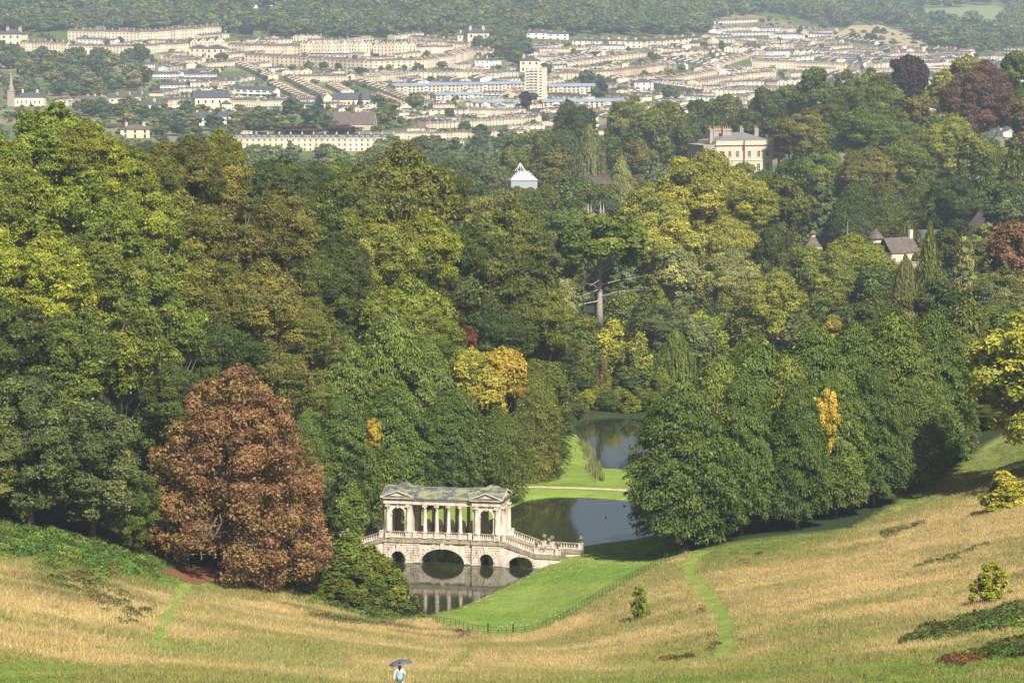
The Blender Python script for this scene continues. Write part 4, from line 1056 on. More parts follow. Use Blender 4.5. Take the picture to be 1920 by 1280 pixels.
T(150, 320, 436, 200, 'open', 'bright', 0, Z1); T(20, 300, 440, 210, 'broad', 'bright', 0, Z1); T(260, 340, 448, 170, 'broad', 'bright', .03, Z1); T(350, 360, 452, 180, 'broad', 'olive', .13, Z1); T(445, 370, 455, 170, 'open', 'brown', .13, Z1); T(525, 350, 462, 140, 'broad', 'brown', .13, Z1)
T(-20, 245, 462, 190, 'broad', 'bright', 0, Z1); T(95, 196, 470, 200, 'broad', 'bright', 0, None, 'bright green ash tree, tallest top of the wood below the church spire'); T(160, 225, 466, 130, 'broad', 'bright', 0, Z1); T(215, 262, 468, 160, 'broad', 'bright', .03, Z1); T(290, 275, 474, 110, 'broad', 'olive', .1, Z1); T(345, 258, 482, 150, 'broad', 'brown', .13, Z1); T(405, 246, 498, 130, 'broad', 'olive', .12, Z1); T(390, 300, 490, 160, 'broad', 'brown', .13, Z1)
T(470, 310, 610, 90, 'broad', 'dark', .08, Z1); T(525, 292, 640, 120, 'broad', 'dark', .08, Z1); T(585, 305, 620, 120, 'broad', 'dark', .04, Z1); T(640, 300, 630, 120, 'broad', 'mid', .04, Z1); T(580, 350, 560, 120, 'broad', 'dark', .05, Z1)
# beech group in the middle
T(745, 272, 520, 240, 'broad', 'olive', .05, None, 'big domed olive green beech, highest top in the middle of the wood', var=0); T(650, 330, 512, 160, 'broad', 'olive', .05, Z2); T(830, 310, 524, 110, 'broad', 'olive', .05, Z2); T(850, 420, 505, 90, 'broad', 'dark', 0, Z2)
T(700, 400, 480, 170, 'broad', 'lime', .05, Z2); T(790, 400, 484, 150, 'broad', 'bright', .08, Z2); T(760, 520, 468, 190, 'broad', 'bright', .03, Z2); T(820, 590, 462, 130, 'broad', 'mid', .03, Z2); T(640, 440, 470, 130, 'broad', 'dark', .05, Z2); T(600, 480, 452, 150, 'broad', 'dark', .08, Z2); T(590, 590, 440, 120, 'broad', 'olive', .2, Z2)
T(955, 375, 545, 150, 'broad', 'olive', .08, Z2); T(905, 430, 530, 120, 'broad', 'dark', .05, Z2); T(960, 470, 505, 200, 'broad', 'dark', .05, Z2); T(1010, 540, 500, 130, 'broad', 'olive', .04, Z2); T(930, 570, 488, 140, 'broad', 'dark', .02, Z2); T(1030, 620, 505, 110, 'broad', 'dark', .02, Z2)
# hornbeams and yews behind the bridge
T(560, 680, 436, 130, 'dense', 'mid', .02, Z2); T(640, 630, 440, 170, 'dense', 'mid', .03, Z2); T(730, 585, 446, 190, 'dense', 'mid', .03, Z2); T(800, 640, 450, 150, 'dense', 'mid', .02, Z2); T(560, 760, 418, 120, 'dense', 'deep', .02, Z2); T(640, 740, 424, 150, 'dense', 'deep', .04, Z2); T(740, 720, 434, 170, 'dense', 'deep', .03, Z2); T(835, 740, 444, 140, 'dense', 'deep', .05, Z2)
T(650, 860, 414, 110, 'conifer', 'dark', 0, Z2); T(720, 850, 428, 110, 'conifer', 'deep', 0, Z2); T(790, 830, 438, 130, 'dense', 'dark', .05, Z2); T(870, 830, 450, 120, 'dense', 'dark', .12, Z2); T(655, 905, 409, 90, 'bush', 'mid', 0, None, 'rounded green laurel bush beside the left end of the bridge')
T(888, 655, 456, 84, 'broad', 'lime', 0, None, 'small yellow green tree beside the golden tree behind the bridge', low=False); T(940, 652, 460, 96, 'broad', 'gold', 0, None, 'golden orange autumn tree behind the bridge', low=False); T(912, 700, 455, 90, 'broad', 'yellow', 0, None, 'yellow leaved tree in front of the golden tree', low=False); T(860, 730, 446, 100, 'layer', 'mid', .05, Z2); T(935, 765, 450, 130, 'layer', 'mid', .1, Z2); T(1000, 700, 466, 110, 'layer', 'olive', .06, Z2); T(985, 680, 468, 130, 'layer', 'deep', .1, Z2); T(920, 745, 462, 130, 'layer', 'deep', .06, Z2); T(1000, 745, 470, 140, 'layer', 'dark', .05, Z2); T(950, 810, 466, 110, 'layer', 'dark', .02, Z2)
T(872, 612, 470, 48, 'airy', 'red', 0, None, 'small red maple above the yellow tree', low=False); T(699, 784, 414, 34, 'airy', 'gold', 0, None, 'small golden sapling among dark hornbeams left of the bridge', base=850, full=True)
T(1045, 680, 520, 100, 'broad', 'dark', .03, Z2); T(1065, 730, 530, 70, 'broad', 'dark', .03, Z2)
# across the lower pond

for k in range(10): T(1078 + k * 21, 738 - (k * 7) % 16, 569 + (k * 3) % 7, 46 + (k * 5) % 16, 'bush', ['mid', 'bright', 'olive', 'deep'][k % 4], .05, Z3)
T(1110, 690, 590, 80, 'bush', 'deep', .05, Z3); T(1180, 690, 594, 80, 'bush', 'mid', .03, Z3); T(1085, 645, 602, 90, 'bush', 'olive', .1, Z3); T(1145, 600, 618, 110, 'bush', 'lime', .15, Z3); T(1195, 625, 612, 80, 'bush', 'lime', .2, Z3); T(1235, 690, 590, 70, 'bush', 'mid', 0, Z3); T(1132, 660, 588, 34, 'bush', 'brown', .3, None, 'small rust tinted tree across the lower pond'); T(1090, 590, 630, 90, 'broad', 'olive', .05, Z3)
T(1100, 822, 540, 46, 'bush', 'olive', .2, None, 'low brownish shrub on the edge of the lower pond', base=850)
T(1240, 545, 640, 100, 'weeping', 'bright', 0, None, 'pale green drooping cypress across the lower pond', var=1); T(1310, 595, 610, 90, 'broad', 'grey', 0, Z3); T(1360, 535, 650, 80, 'conifer', 'olive', 0, Z3); T(1270, 620, 600, 80, 'weeping', 'mid', 0, Z3); T(1290, 560, 680, 90, 'conifer', 'mid', 0, Z3); T(1210, 560, 690, 90, 'weeping', 'mid', 0, Z3)
T(1125, 404, 645, 175, 'pine', 'bright', 0, None, 'tall pine with bare pale trunk and dead lower branches', base=606); T(1060, 500, 690, 80, 'conifer', 'pale', 0, Z3); T(1060, 450, 760, 90, 'broad', 'mid', 0, Z3); T(1180, 480, 740, 110, 'cedar', 'blue', 0, Z3)
T(1450, 505, 640, 130, 'broad', 'lime', .03, Z5); T(1275, 468, 700, 90, 'broad', 'pale', 0, Z5); T(1365, 468, 700, 120, 'broad', 'pale', .03, Z5); T(1410, 540, 640, 90, 'layer', 'olive', 0, Z5); T(1500, 590, 610, 70, 'broad', 'grey', 0, Z5)
# the great plane below the mansion
T(1310, 284, 770, 190, 'broad', 'lime', .06, None, 'great yellow green plane tree below the mansion', var=1); T(1225, 345, 760, 140, 'broad', 'lime', .05, Z5, var=2); T(1395, 320, 765, 120, 'broad', 'lime', .06, Z5, var=3); T(1270, 400, 742, 160, 'broad', 'lime', .02, Z5, var=4); T(1370, 410, 744, 140, 'broad', 'lime', .03, Z5, var=0); T(1195, 410, 750, 90, 'broad', 'lime', 0, Z5)
T(1165, 296, 900, 80, 'dense', 'pale', 0, None, 'pale green rounded tree just left of the great plane'); T(1465, 330, 820, 100, 'broad', 'olive', 0, Z5); T(1455, 420, 720, 90, 'skirt', 'dark', 0, Z5); T(1140, 370, 860, 90, 'broad', 'blue', 0, Z5)
# hornbeam row above the meadow
for px, top, Y, w, c in [(1283, 722, 392, 226, 'deep'), (1352, 672, 399, 195, 'mid'), (1425, 640, 404, 201, 'deep'), (1395, 700, 396, 146, 'deep'), (1480, 668, 402, 146, 'mid'), (1528, 606, 412, 195, 'deep'), (1500, 720, 396, 134, 'deep'), (1606, 606, 416, 183, 'deep'), (1575, 700, 403, 146, 'mid'), (1680, 588, 422, 207, 'deep'), (1645, 690, 408, 134, 'deep'), (1752, 586, 430, 183, 'deep'), (1720, 700, 418, 134, 'mid'), (1792, 690, 436, 109, 'dark')]:
    T(px, top, Y, w, 'dense', c, .03, Z4)
T(1550, 728, 399, 58, 'airy', 'yellow', 0, None, 'slender bright yellow tree in front of the hornbeam row', base=880, full=True)
T(1815, 545, 480, 120, 'conifer', 'olive', 0, Z5); T(1700, 560, 540, 110, 'conifer', 'grey', 0, Z5); T(1880, 650, 462, 120, 'skirt', 'dark', 0, Z5); T(1860, 760, 452, 120, 'skirt', 'dark', 0, Z5); T(1950, 700, 450, 130, 'skirt', 'dark', 0, Z5)
T(1968, 590, 402, 290, 'airy', 'lime', .0, None, 'airy yellow green tree with drooping boughs at the right edge', var=0, full=True); T(1900, 885, 374, 120, 'bush', 'lime', .1, None, 'half bare bush with low branches at the right edge of the meadow')
# right slope
T(1605, 440, 720, 150, 'broad', 'bright', 0, Z5); T(1560, 480, 700, 110, 'broad', 'mid', 0, Z5); T(1650, 500, 690, 100, 'broad', 'mid', 0, Z5); T(1585, 560, 640, 90, 'open', 'dark', 0, Z5); T(1745, 420, 660, 90, 'weeping', 'olive', 0, Z5); T(1700, 480, 640, 70, 'weeping', 'grey', 0, Z5); T(1812, 445, 660, 75, 'cedar', 'pale', 0, Z5); T(1880, 500, 600, 120, 'broad', 'grey', 0, Z5); T(1905, 415, 630, 100, 'broad', 'rust', .1, None, 'rust brown tree at the right edge above the row'); T(1900, 580, 520, 90, 'broad', 'mid', .03, Z5); T(1565, 590, 560, 36, 'broad', 'yellow', 0, None, 'small yellow tree peeping over the hornbeam row'); T(1490, 560, 640, 80, 'conifer', 'olive', 0, Z5); T(1640, 560, 590, 90, 'broad', 'dark', 0, Z5); T(1760, 520, 570, 90, 'broad', 'dark', 0, Z5); T(1860, 560, 560, 80, 'broad', 'grey', 0, Z5)
T(1890, 345, 800, 90, 'broad', 'blue', 0, Z6); T(1845, 450, 720, 60, 'open', 'olive', 0, Z6)
for px, top, Y, w, k, c in [(1495, 360, 900, 80, 'conifer', 'dark'), (1545, 345, 890, 100, 'cedar', 'blue'), (1605, 340, 880, 110, 'layer', 'dark'), (1665, 350, 880, 110, 'layer', 'dark'), (1725, 335, 900, 110, 'layer', 'dark'), (1785, 330, 880, 110, 'broad', 'dark'), (1845, 300, 900, 110, 'conifer', 'dark'), (1900, 270, 920, 100, 'conifer', 'dark'), (1700, 410, 800, 90, 'layer', 'dark'), (1780, 430, 740, 70, 'broad', 'dark')]:
    T(px, top, Y, w, k, c, 0, Z6)
for px, top, Y, w, k, c, t in [(1502, 290, 1020, 90, 'broad', 'dark', 0), (1540, 275, 1000, 110, 'broad', 'mid', 0), (1625, 275, 990, 110, 'broad', 'brown', .1), (1700, 260, 1020, 110, 'broad', 'mid', .05), (1780, 215, 1050, 110, 'broad', 'bright', .05), (1830, 250, 1000, 80, 'broad', 'mid', 0),
        (1505, 205, 1180, 110, 'broad', 'olive', .05), (1560, 180, 1200, 110, 'broad', 'dark', 0), (1570, 165, 1260, 90, 'open', 'grey', 0), (1640, 130, 1200, 110, 'broad', 'mid', .03), (1625, 200, 1150, 130, 'broad', 'mid', 0), (1525, 128, 1400, 70, 'broad', 'mid', 0), (1585, 130, 1420, 60, 'open', 'grey', 0), (1720, 180, 1180, 80, 'broad', 'brown', .25), (1770, 130, 1260, 80, 'open', 'lime', 0), (1815, 105, 1300, 80, 'broad', 'lime', .03), (1905, 96, 1180, 60, 'broad', 'mid', 0), (1920, 180, 1120, 70, 'broad', 'brown', .3), (1690, 225, 1120, 110, 'broad', 'mid', 0), (1750, 220, 1120, 80, 'broad', 'grey', 0), (1640, 160, 1240, 80, 'broad', 'olive', 0),
        (1440, 165, 1380, 80, 'broad', 'dark', 0), (1480, 160, 1420, 70, 'broad', 'mid', 0), (1360, 178, 1420, 80, 'broad', 'grey', 0), (1310, 188, 1430, 70, 'broad', 'dark', 0), (1190, 182, 1370, 110, 'broad', 'lime', 0), (1245, 190, 1380, 90, 'broad', 'olive', 0), (1220, 215, 1330, 100, 'broad', 'olive', 0), (1290, 225, 1340, 70, 'broad', 'dark', 0), (1400, 205, 1360, 70, 'broad', 'dark', 0), (1335, 215, 1390, 90, 'broad', 'dark', 0), (1460, 222, 1300, 80, 'broad', 'dark', 0),
        (1065, 188, 1400, 60, 'layer', 'dark', .03), (1090, 200, 1380, 70, 'broad', 'dark', 0), (1060, 240, 1300, 70, 'layer', 'dark', 0), (1105, 236, 1220, 75, 'weeping', 'grey', 0), (1025, 245, 1280, 60, 'broad', 'olive', 0), (975, 248, 1300, 80, 'broad', 'mid', 0), (965, 275, 1160, 60, 'broad', 'olive', .05), (1035, 282, 1100, 100, 'broad', 'brown', .02), (1190, 265, 1180, 60, 'broad', 'brown', .2), (1150, 255, 1230, 60, 'broad', 'dark', 0), (900, 290, 1240, 90, 'broad', 'grey', 0), (860, 300, 1200, 70, 'broad', 'mid', 0), (930, 310, 1120, 80, 'broad', 'grey', 0), (1080, 330, 980, 90, 'broad', 'mid', 0), (1000, 370, 900, 100, 'broad', 'mid', .03), (940, 355, 920, 70, 'broad', 'olive', 0), (895, 370, 820, 90, 'broad', 'olive', 0), (1060, 390, 860, 100, 'broad', 'mid', 0), (880, 330, 1000, 90, 'broad', 'mid', 0), (1120, 400, 780, 80, 'broad', 'mid', 0), (1046, 326, 1000, 70, 'broad', 'olive', 0), (760, 290, 1150, 90, 'broad', 'olive', 0), (820, 310, 1100, 80, 'broad', 'lime', 0), (700, 275, 1350, 70, 'broad', 'grey', 0), (790, 258, 1400, 70, 'broad', 'grey', 0)]:
    T(px, top, Y, w, k, c, t, Z7)
T(1698, 104, 1300, 80, 'broad', 'purple', 0, None, 'near black copper beech with round top on the right skyline'); T(1835, 116, 1140, 140, 'broad', 'plum', .05, None, 'large purple brown copper beech on the right skyline')
_fill = random.Random(3)
for k in range(95):
    Y = _fill.uniform(540, 1120); px = _fill.uniform(1060, 1960) if Y > 600 else _fill.uniform(1380, 1960)
    if 560 < Y < 600 and px < 1400: continue
    x = (px - 960) / FPX * Y; h = _fill.uniform(9, 15); zt = g1(x, Y) + h
    top = to_px(x, Y, zt)[1]
    if 1280 < px < 1480 and Y > 1050: continue
    T(px, top, Y, _fill.uniform(9, 14) * FPX / Y, _fill.choice(['broad', 'broad', 'broad', 'layer', 'conifer']), _fill.choice(['mid', 'olive', 'dark', 'grey', 'mid', 'bright', 'deep']), _fill.choice([0, .05, .15]), Z9)
# boughs in front of the half hidden buildings
for px, top, Y, w, c in [(945, 362, 940, 50, 'mid'), (1022, 346, 930, 50, 'olive'), (968, 350, 925, 50, 'olive'), (996, 352, 925, 40, 'mid'), (1090, 342, 940, 80, 'mid'), (1130, 346, 950, 60, 'olive'), (1117, 428, 780, 60, 'mid'), (1520, 462, 720, 80, 'bright'), (1560, 470, 730, 70, 'mid'), (1665, 492, 720, 80, 'olive'), (1700, 500, 730, 70, 'grey'), (1735, 470, 760, 60, 'olive'), (1640, 456, 750, 60, 'bright'), (1845, 420, 800, 70, 'mid'), (1875, 430, 800, 60, 'olive'), (1352, 302, 1100, 80, 'lime'), (1310, 305, 1110, 70, 'olive'), (1468, 326, 1100, 50, 'dark'), (1480, 300, 1090, 60, 'dark'), (1845, 300, 1060, 60, 'dark'), (1062, 452, 700, 60, 'olive'), (1396, 306, 1090, 56, 'lime'), (1430, 318, 1085, 46, 'mid')]:
    T(px, top, Y, w, 'broad', c, .02, Z5)
for k in range(26): T(430 + k * 21, (306 if k < 15 else 288) + (k * 37) % 14, 1330 + (k * 53) % 140, 60 + (k * 11) % 24, 'broad', ['grey', 'mid', 'olive', 'dark'][k % 4], .02, Z7)
for k in range(8): T(180 + k * 32, 262 + (k * 29) % 14, 1330 + (k * 53) % 140, 60 + (k * 11) % 24, 'broad', ['grey', 'mid', 'olive', 'dark'][k % 4], .02, Z7)
# bushes near the bridge and in the grass
for px, top, Y, w, sy in [(590, 1010, 368, 130, 1), (640, 1000, 371, 150, 1), (700, 1022, 371, 130, 1), (730, 1062, 370, 84, 1), (560, 1050, 360, 90, 1), (680, 1060, 366, 110, 1)]: T(px, top, Y, w, 'bush', 'mid', .02, Z8)
T(775, 1113, 371, 44, 'sapling', 'olive', .1, None, 'small olive shrub at the corner of the pond'); T(640, 1088, 358, 90, 'bush', 'olive', .1, None, 'low olive scrub below the dark bushes')
p = hit(1204, 1162); T(1204, 1098, p[1], 40, 'sapling', 'bright', .1, None, 'lone young green bush in the dry meadow', var=1)
p = hit(1868, 1132); T(1868, 1054, p[1], 80, 'sapling', 'bright', .12, None, 'young hawthorn bush in the meadow at the right', var=1)
# the rust-brown horse chestnut: wide skirts to the ground with a dark way through
RT = [(0, 9.8), (.06, 10.6), (.2, 11.0), (.34, 10.8), (.46, 10.2), (.6, 9.0), (.72, 7.7), (.82, 6.2), (.92, 4.0), (1, 1.2)]
def way(P): return ((P[:, 0] + 3.4) ** 2 / 2.6 ** 2 + np.maximum(P[:, 2] - 1.5, 0) ** 2 / 3.6 ** 2 < 1) & (P[:, 1] < 4)
RX, RY = (435 - 960) / FPX * 359, 359.0
rz = g1(RX, RY); RH = float(W(400, 678, RY)[2]) - rz
red = empty('horse_chestnut_tree', (RX, RY, rz))
_r = np.random.RandomState(76); RL = []
for k in range(210):
    t = _r.rand() ** 1.1; a = _r.uniform(0, 6.283); q = _r.uniform(1.1, 2.2) * (1 - .35 * t); rr = max(0, float(prof_r(t, RT)) - q * .75) * _r.uniform(.86, 1.06)
    RL.append((rr * math.cos(a), rr * math.sin(a), 1.0 + t * (RH - 2.2), q))
for k in range(40): a = _r.uniform(0, 6.283); t = _r.rand() * .75; RL.append((math.cos(a) * 5 * (1 - t * .5), math.sin(a) * 5 * (1 - t * .5), 2 + t * (RH - 3), 3.0))
rc = link('crown', lobed('crown', 900, 125000, .175, RL, M['leaf'], ragged=.32, hollow=way), red); rc.color = (*G['rust'], .3)
_r = np.random.RandomState(77)
bare = []
for k in range(34):
    a = _r.uniform(-2.9, .1); rr = _r.uniform(8.6, 10.6); z1 = _r.uniform(1.5, 7)
    if way(np.array([[math.cos(a) * rr, math.sin(a) * rr, z1]]))[0]: continue
    bare.append(((math.cos(a) * rr * .7, math.sin(a) * rr * .7, z1 + 1.5), (math.cos(a) * rr * 1.02, math.sin(a) * rr * 1.02, z1 - .8)))
link('trunk', limbs(6, .6, [(6 * math.cos(k), 6 * math.sin(k), 6 + 6 * ((k * .37) % 1)) for k in range(14)], 99, M['bark'], bare=bare, top=RH * .85), red)
tag(red, 'large rust brown horse chestnut sweeping down to the grass on the left', 'tree')
for (zone, desc), L in ZONES.items():
    L.sort(key=lambda q: q[0])
    for i, (px, root) in enumerate(L):
        ordn = ('%s from the left' % ORD[i]) if i < len(ORD) else 'one of many'
        z = {Z1: 'on the left slope', Z2: 'behind the bridge', Z3: 'across the lower pond', Z4: 'in the row above the meadow', Z5: 'in the park below the mansion', Z6: 'on the dark right slope', Z7: 'along the edge of town', Z9: 'half hidden in the park', Z8: 'beside the pond below the bridge'}.get(zone, 'in the ' + zone if not zone.startswith('bra') and not zone.startswith('low') else 'among the ' + zone)
        z = {'brambles sprawling up the right meadow': 'on the right meadow', 'bramble patch in the lower right corner': 'in the lower right corner', 'bracken and nettles along the left wood edge': 'along the left wood edge', 'low scrub on the left bank': 'on the left bank'}.get(zone, z)
        root['label'] = ('%s %s' % (desc, z)) + ('' if len(L) == 1 else ', ' + ordn)
# ------------------------------------------------------------------ the town
WALL, ROOF_S, ROOF_T, WIN, CHM, POT, WHT = M['house_stone'], M['slate'], M['tile'], M['window'], M['chim'], M['pot'], M['white']
def facade(mb, x0, x1, z0, z1, y, cols, rows, ww, wh, m_wall=0, m_win=2, sill=.35, rec=.18, flip=False, m_fr=None):
    """wall with recessed window openings; faces -y (or +y when flipped)"""
    cw = (x1 - x0) / cols; ch = (z1 - z0) / rows; sg = -1 if flip else 1
    def q(a, b, c, d, yy, m):
        p = [(a, yy, c), (b, yy, c), (b, yy, d), (a, yy, d)]; mb.quad(*(p if not flip else p[::-1]), m)
    for r in range(rows):
        h = wh * (1.0 if r < rows - 1 else .82); zb = z0 + r * ch + (ch - h) * .5; zt = zb + h
        q(x0, x1, z0 + r * ch, zb, y, m_wall); q(x0, x1, zt, z0 + (r + 1) * ch, y, m_wall)
        px = x0
        for c in range(cols):
            a = x0 + (c + .5) * cw - ww / 2; b = a + ww; q(px, a, zb, zt, y, m_wall); px = b
            yr = y + sg * rec
            q(a, b, zb, zt, yr, m_win)
            mb.quad((a, y, zb), (a, yr, zb), (a, yr, zt), (a, y, zt), m_wall); mb.quad((b, yr, zb), (b, y, zb), (b, y, zt), (b, yr, zt), m_wall)
            mb.quad((a, y, zb), (b, y, zb), (b, yr, zb), (a, yr, zb), m_wall); mb.quad((a, yr, zt), (b, yr, zt), (b, y, zt), (a, y, zt), m_wall)
            if m_fr is not None: mb.box((a + b) / 2 - .05, (a + b) / 2 + .05, min(yr, yr - sg * .05), max(yr, yr - sg * .05), zb, zt, m_fr); mb.box(a, b, min(yr, yr - sg * .05), max(yr, yr - sg * .05), (zb + zt) / 2 - .05, (zb + zt) / 2 + .05, m_fr)
        q(px, x1, zb, zt, y, m_wall)
def chimney(mb, x, y, z0, z1, wx=.6, wy=1.8, n=4, m=3, mp=4):
    mb.box(x - wx / 2, x + wx / 2, y - wy / 2, y + wy / 2, z0, z1, m); mb.box(x - wx / 2 - .08, x + wx / 2 + .08, y - wy / 2 - .08, y + wy / 2 + .08, z1 - .3, z1 - .12, m)
    for k in range(n):
        yy = y - wy / 2 + (k + .5) * wy / n; mb.box(x - .14, x + .14, yy - .14, yy + .14, z1, z1 + .65, mp)
def shell(mb, x0, x1, y0, y1, z0, z1, m=0):
    mb.quad((x1, y0, z0), (x1, y1, z0), (x1, y1, z1), (x1, y0, z1), m); mb.quad((x0, y1, z0), (x0, y0, z0), (x0, y0, z1), (x0, y1, z1), m); mb.quad((x1, y1, z0), (x0, y1, z0), (x0, y1, z1), (x1, y1, z1), m)
D = -7.0   # foundations run into the hillside
def mk_terrace(rows, cols, h, roofm, dormer=False, w=6.0, d=9.0, seed=0, win=(1.0, 1.7), rise=2.6):
    mb = MB(); facade(mb, 0, w, 0, h, 0, cols, rows, win[0], win[1]); shell(mb, 0, w, 0, d, 0, h); mb.box(0, w, .02, d, D, 0, 0)
    mb.box(-.02, w + .02, -.2, .1, h - .35, h + .1, 0)
    mb.gable_x(0, w, 0, d, h, h + rise, 0, 1, 0); chimney(mb, w - .1, d * .5, h + rise - 1.6, h + rise + 1.5)
    if seed % 2: mb.box(w * .1, w * .55, d, d + 3, D, h * .6, 0)
    if dormer:
        for c in (.28, .72): mb.box(w * c - .55, w * c + .55, .7, 2.6, h + .3, h + 1.9, 5); mb.box(w * c - .4, w * c + .4, .62, .75, h + .6, h + 1.6, 2)
    return mb.mesh('terraced_house', [WALL, roofm, WIN, CHM, POT, WHT])
def mk_gabled(roofm, w=6.4, d=10, h=8.5):
    mb = MB(); facade(mb, 0, w, 0, h, 0, 2, 3, 1.1, 1.7); shell(mb, 0, w, 0, d, 0, h); mb.box(0, w, .02, d, D, 0, 0)
    mb.gable_y(0, w, 0, d, h, h + 3.4, .15, 1, 0); mb.box(w / 2 - .45, w / 2 + .45, -.04, .1, h + .5, h + 1.9, 2); chimney(mb, w - .05, d * .55, h + .5, h + 4.6)
    return mb.mesh('gabled_house', [WALL, roofm, WIN, CHM, POT, WHT])
def mk_modern(w=7, d=8, h=5.6):
    mb = MB(); facade(mb, 0, w, 0, h, 0, 2, 2, 2.2, 1.4, m_wall=5); shell(mb, 0, w, 0, d, 0, h, 5); mb.box(0, w, .02, d, D, 0, 0)
    mb.gable_x(0, w, 0, d, h, h + 2.3, .25, 1, 0); mb.box(-.05, .12, -.9, 0, 0, h, 5); mb.box(0, w, -.9, -.05, 2.5, 2.75, 5); return mb.mesh('modern_house', [WALL, M['slate'], WIN, CHM, POT, M['render']])
def mk_villa(w=12, d=10, h=7.5, m_wall=WALL, roofm=None, hip=True):
    mb = MB(); facade(mb, 0, w, 0, h, 0, 3, 2, 1.2, 2.0); shell(mb, 0, w, 0, d, 0, h); mb.box(0, w, .02, d, D, 0, 0); mb.box(-.15, w + .15, -.2, .1, h - .3, h, 0)
    if hip: mb.hip(0, w, 0, d, h, h + 2.6, .5, 1)
    else: mb.gable_x(0, w, 0, d, h, h + 3, .3, 1, 0)
    chimney(mb, w * .2, d * .5, h + .8, h + 3.8, 1.6, .7, 3); chimney(mb, w * .8, d * .5, h + .8, h + 3.8, 1.6, .7, 3)
    return mb.mesh('villa', [m_wall, roofm or ROOF_S, WIN, CHM, POT, WHT])
def mk_slab(L, d, h, floors, colsn, roofm=None, m_wall=WALL):
    mb = MB(); facade(mb, 0, L, 0, h, 0, colsn, floors, 1.6, 1.3, rec=.3); shell(mb, 0, L, 0, d, 0, h); mb.box(0, L, .02, d, D, 0, 0); mb.gable_x(0, L, 0, d, h, h + 1.7, .5, 1, 0)
    for k in range(1, floors):
        for c in range(2, colsn - 1, 5): x = (c + .5) * L / colsn; mb.box(x - 1.3, x + 1.3, -1.1, -.02, k * h / floors + .15, k * h / floors + 1.1, 5)
    return mb.mesh('flats', [m_wall, roofm or M['blueroof'], WIN, CHM, POT, WHT])
HM = {'t3': [mk_terrace(3, 2, 9.6, ROOF_S), mk_terrace(3, 2, 9.6, ROOF_T, seed=1)], 't3d': [mk_terrace(3, 2, 9.2, ROOF_S, True), mk_terrace(3, 2, 9.2, ROOF_T, True)], 't2': [mk_terrace(2, 2, 6.4, ROOF_T, rise=2.3), mk_terrace(2, 2, 6.4, ROOF_S, seed=1, rise=2.3)],
      'g': [mk_gabled(ROOF_T), mk_gabled(ROOF_S)], 'm': [mk_modern()], 'v': [mk_villa(), mk_villa(hip=False)], 'vw': [mk_villa(m_wall=M['render']), mk_villa(m_wall=M['render'], hip=False)], 'tw': [mk_terrace(2, 2, 6.2, ROOF_S, rise=2.4)]}
HM['tw'][0].materials[0] = M['render']
HW = {'t3': 6, 't3d': 6, 't2': 6, 'g': 6.4, 'm': 7, 'v': 12, 'vw': 12, 'tw': 6}
HH = {'t3': 9.6, 't3d': 9.2, 't2': 6.4, 'g': 8.5, 'm': 5.6, 'v': 7.5, 'vw': 7.5, 'tw': 6.2}
HN = {'t3': 'terraced_house', 't3d': 'terraced_house', 't2': 'terraced_house', 'g': 'gabled_house', 'm': 'modern_house', 'v': 'villa', 'vw': 'villa', 'tw': 'terraced_house'}
_hr = random.Random(21)
def face_place(ob, x, y, z, ang): ob.location = (x, y, z); ob.rotation_euler = (0, 0, ang)
BUILT = []; SPEC = []
def row(pts, n, kind, hpx, where, tint=(1, 1, 1), mesh=None, flip=False, gap=1.0, jit=.04):
    """a terrace: pts = base line in survey pixels (left to right), n houses, wall height in pixels"""
    P = [far_pt(a, b) for a, b in pts]; seg = [np.linalg.norm(P[i + 1][:2] - P[i][:2]) for i in range(len(P) - 1)]; L = sum(seg); cum = np.concatenate([[0], np.cumsum(seg)])
    def at(s): return np.array([np.interp(s, cum, [p[k] for p in P]) for k in range(2)])
    lab = {'t3': 'cream stone terraced house', 't3d': 'stone terraced house with dormers', 't2': 'low stone terraced house', 'g': 'gabled stone terraced house', 'm': 'white modern house with dark roof', 'v': 'stone villa', 'vw': 'white villa', 'tw': 'white rendered terraced house'}[kind]
    for i in range(n):
        a, b = at(L * i / n), at(L * (i + 1) / n); c = (a + b) / 2
        if flip: a, b = b, a
        ang = math.atan2(b[1] - a[1], b[0] - a[0]); w = np.linalg.norm(b - a) * gap
        z = min(g1(*a), g1(*b)) - .2; sc = hpx / pxm(c[1]) / HH[kind]
        me = HM[kind][mesh if mesh is not None else (0 if _hr.random() < .6 else 1) % len(HM[kind])] if len(HM[kind]) > 1 else HM[kind][0]
        k = _hr.uniform(.86, 1.12); col = (tint[0] * k, tint[1] * k * _hr.uniform(.97, 1.02), tint[2] * k * _hr.uniform(.94, 1.03), 1)
        SPEC.append((hpx if where else 0, kind, me, (a[0], a[1], z), ang, (w / HW[kind], 1.0, sc * _hr.uniform(1 - jit, 1 + jit)), col, lab + ' ' + (where or ''), 'houses ' + (where or ''))); BUILT.append((c[0], c[1], w))
CRM = (1.06, 1.05, 1.02); GRY = (.8, .8, .8); PNK = (.98, .93, .88)
row([(127, 76), (270, 78), (415, 67)], 24, 't3', 17, 'in the uppermost long terrace under the wooded hill', CRM, 1)
row([(37, 96), (125, 99)], 8, 't3', 16, 'at the left start of the second terrace', CRM, 1)
row([(127, 102), (240, 104), (355, 97)], 19, 't3', 16, 'in the second long terrace', CRM, 1)
row([(357, 94), (420, 92)], 4, 'g', 16, 'closing the second terrace', CRM)
row([(426, 98), (480, 100)], 4, 't3', 15, 'left of the hillside crescent', PNK)
row([(460, 103), (562, 104)], 9, 't3', 17, 'above the long crescent, left part', CRM, 1)
row([(563, 104), (698, 104)], 12, 'g', 20, 'above the long crescent', CRM, 0)
row([(700, 105), (780, 105)], 6, 'g', 19, 'above the long crescent, right part', CRM, 0)
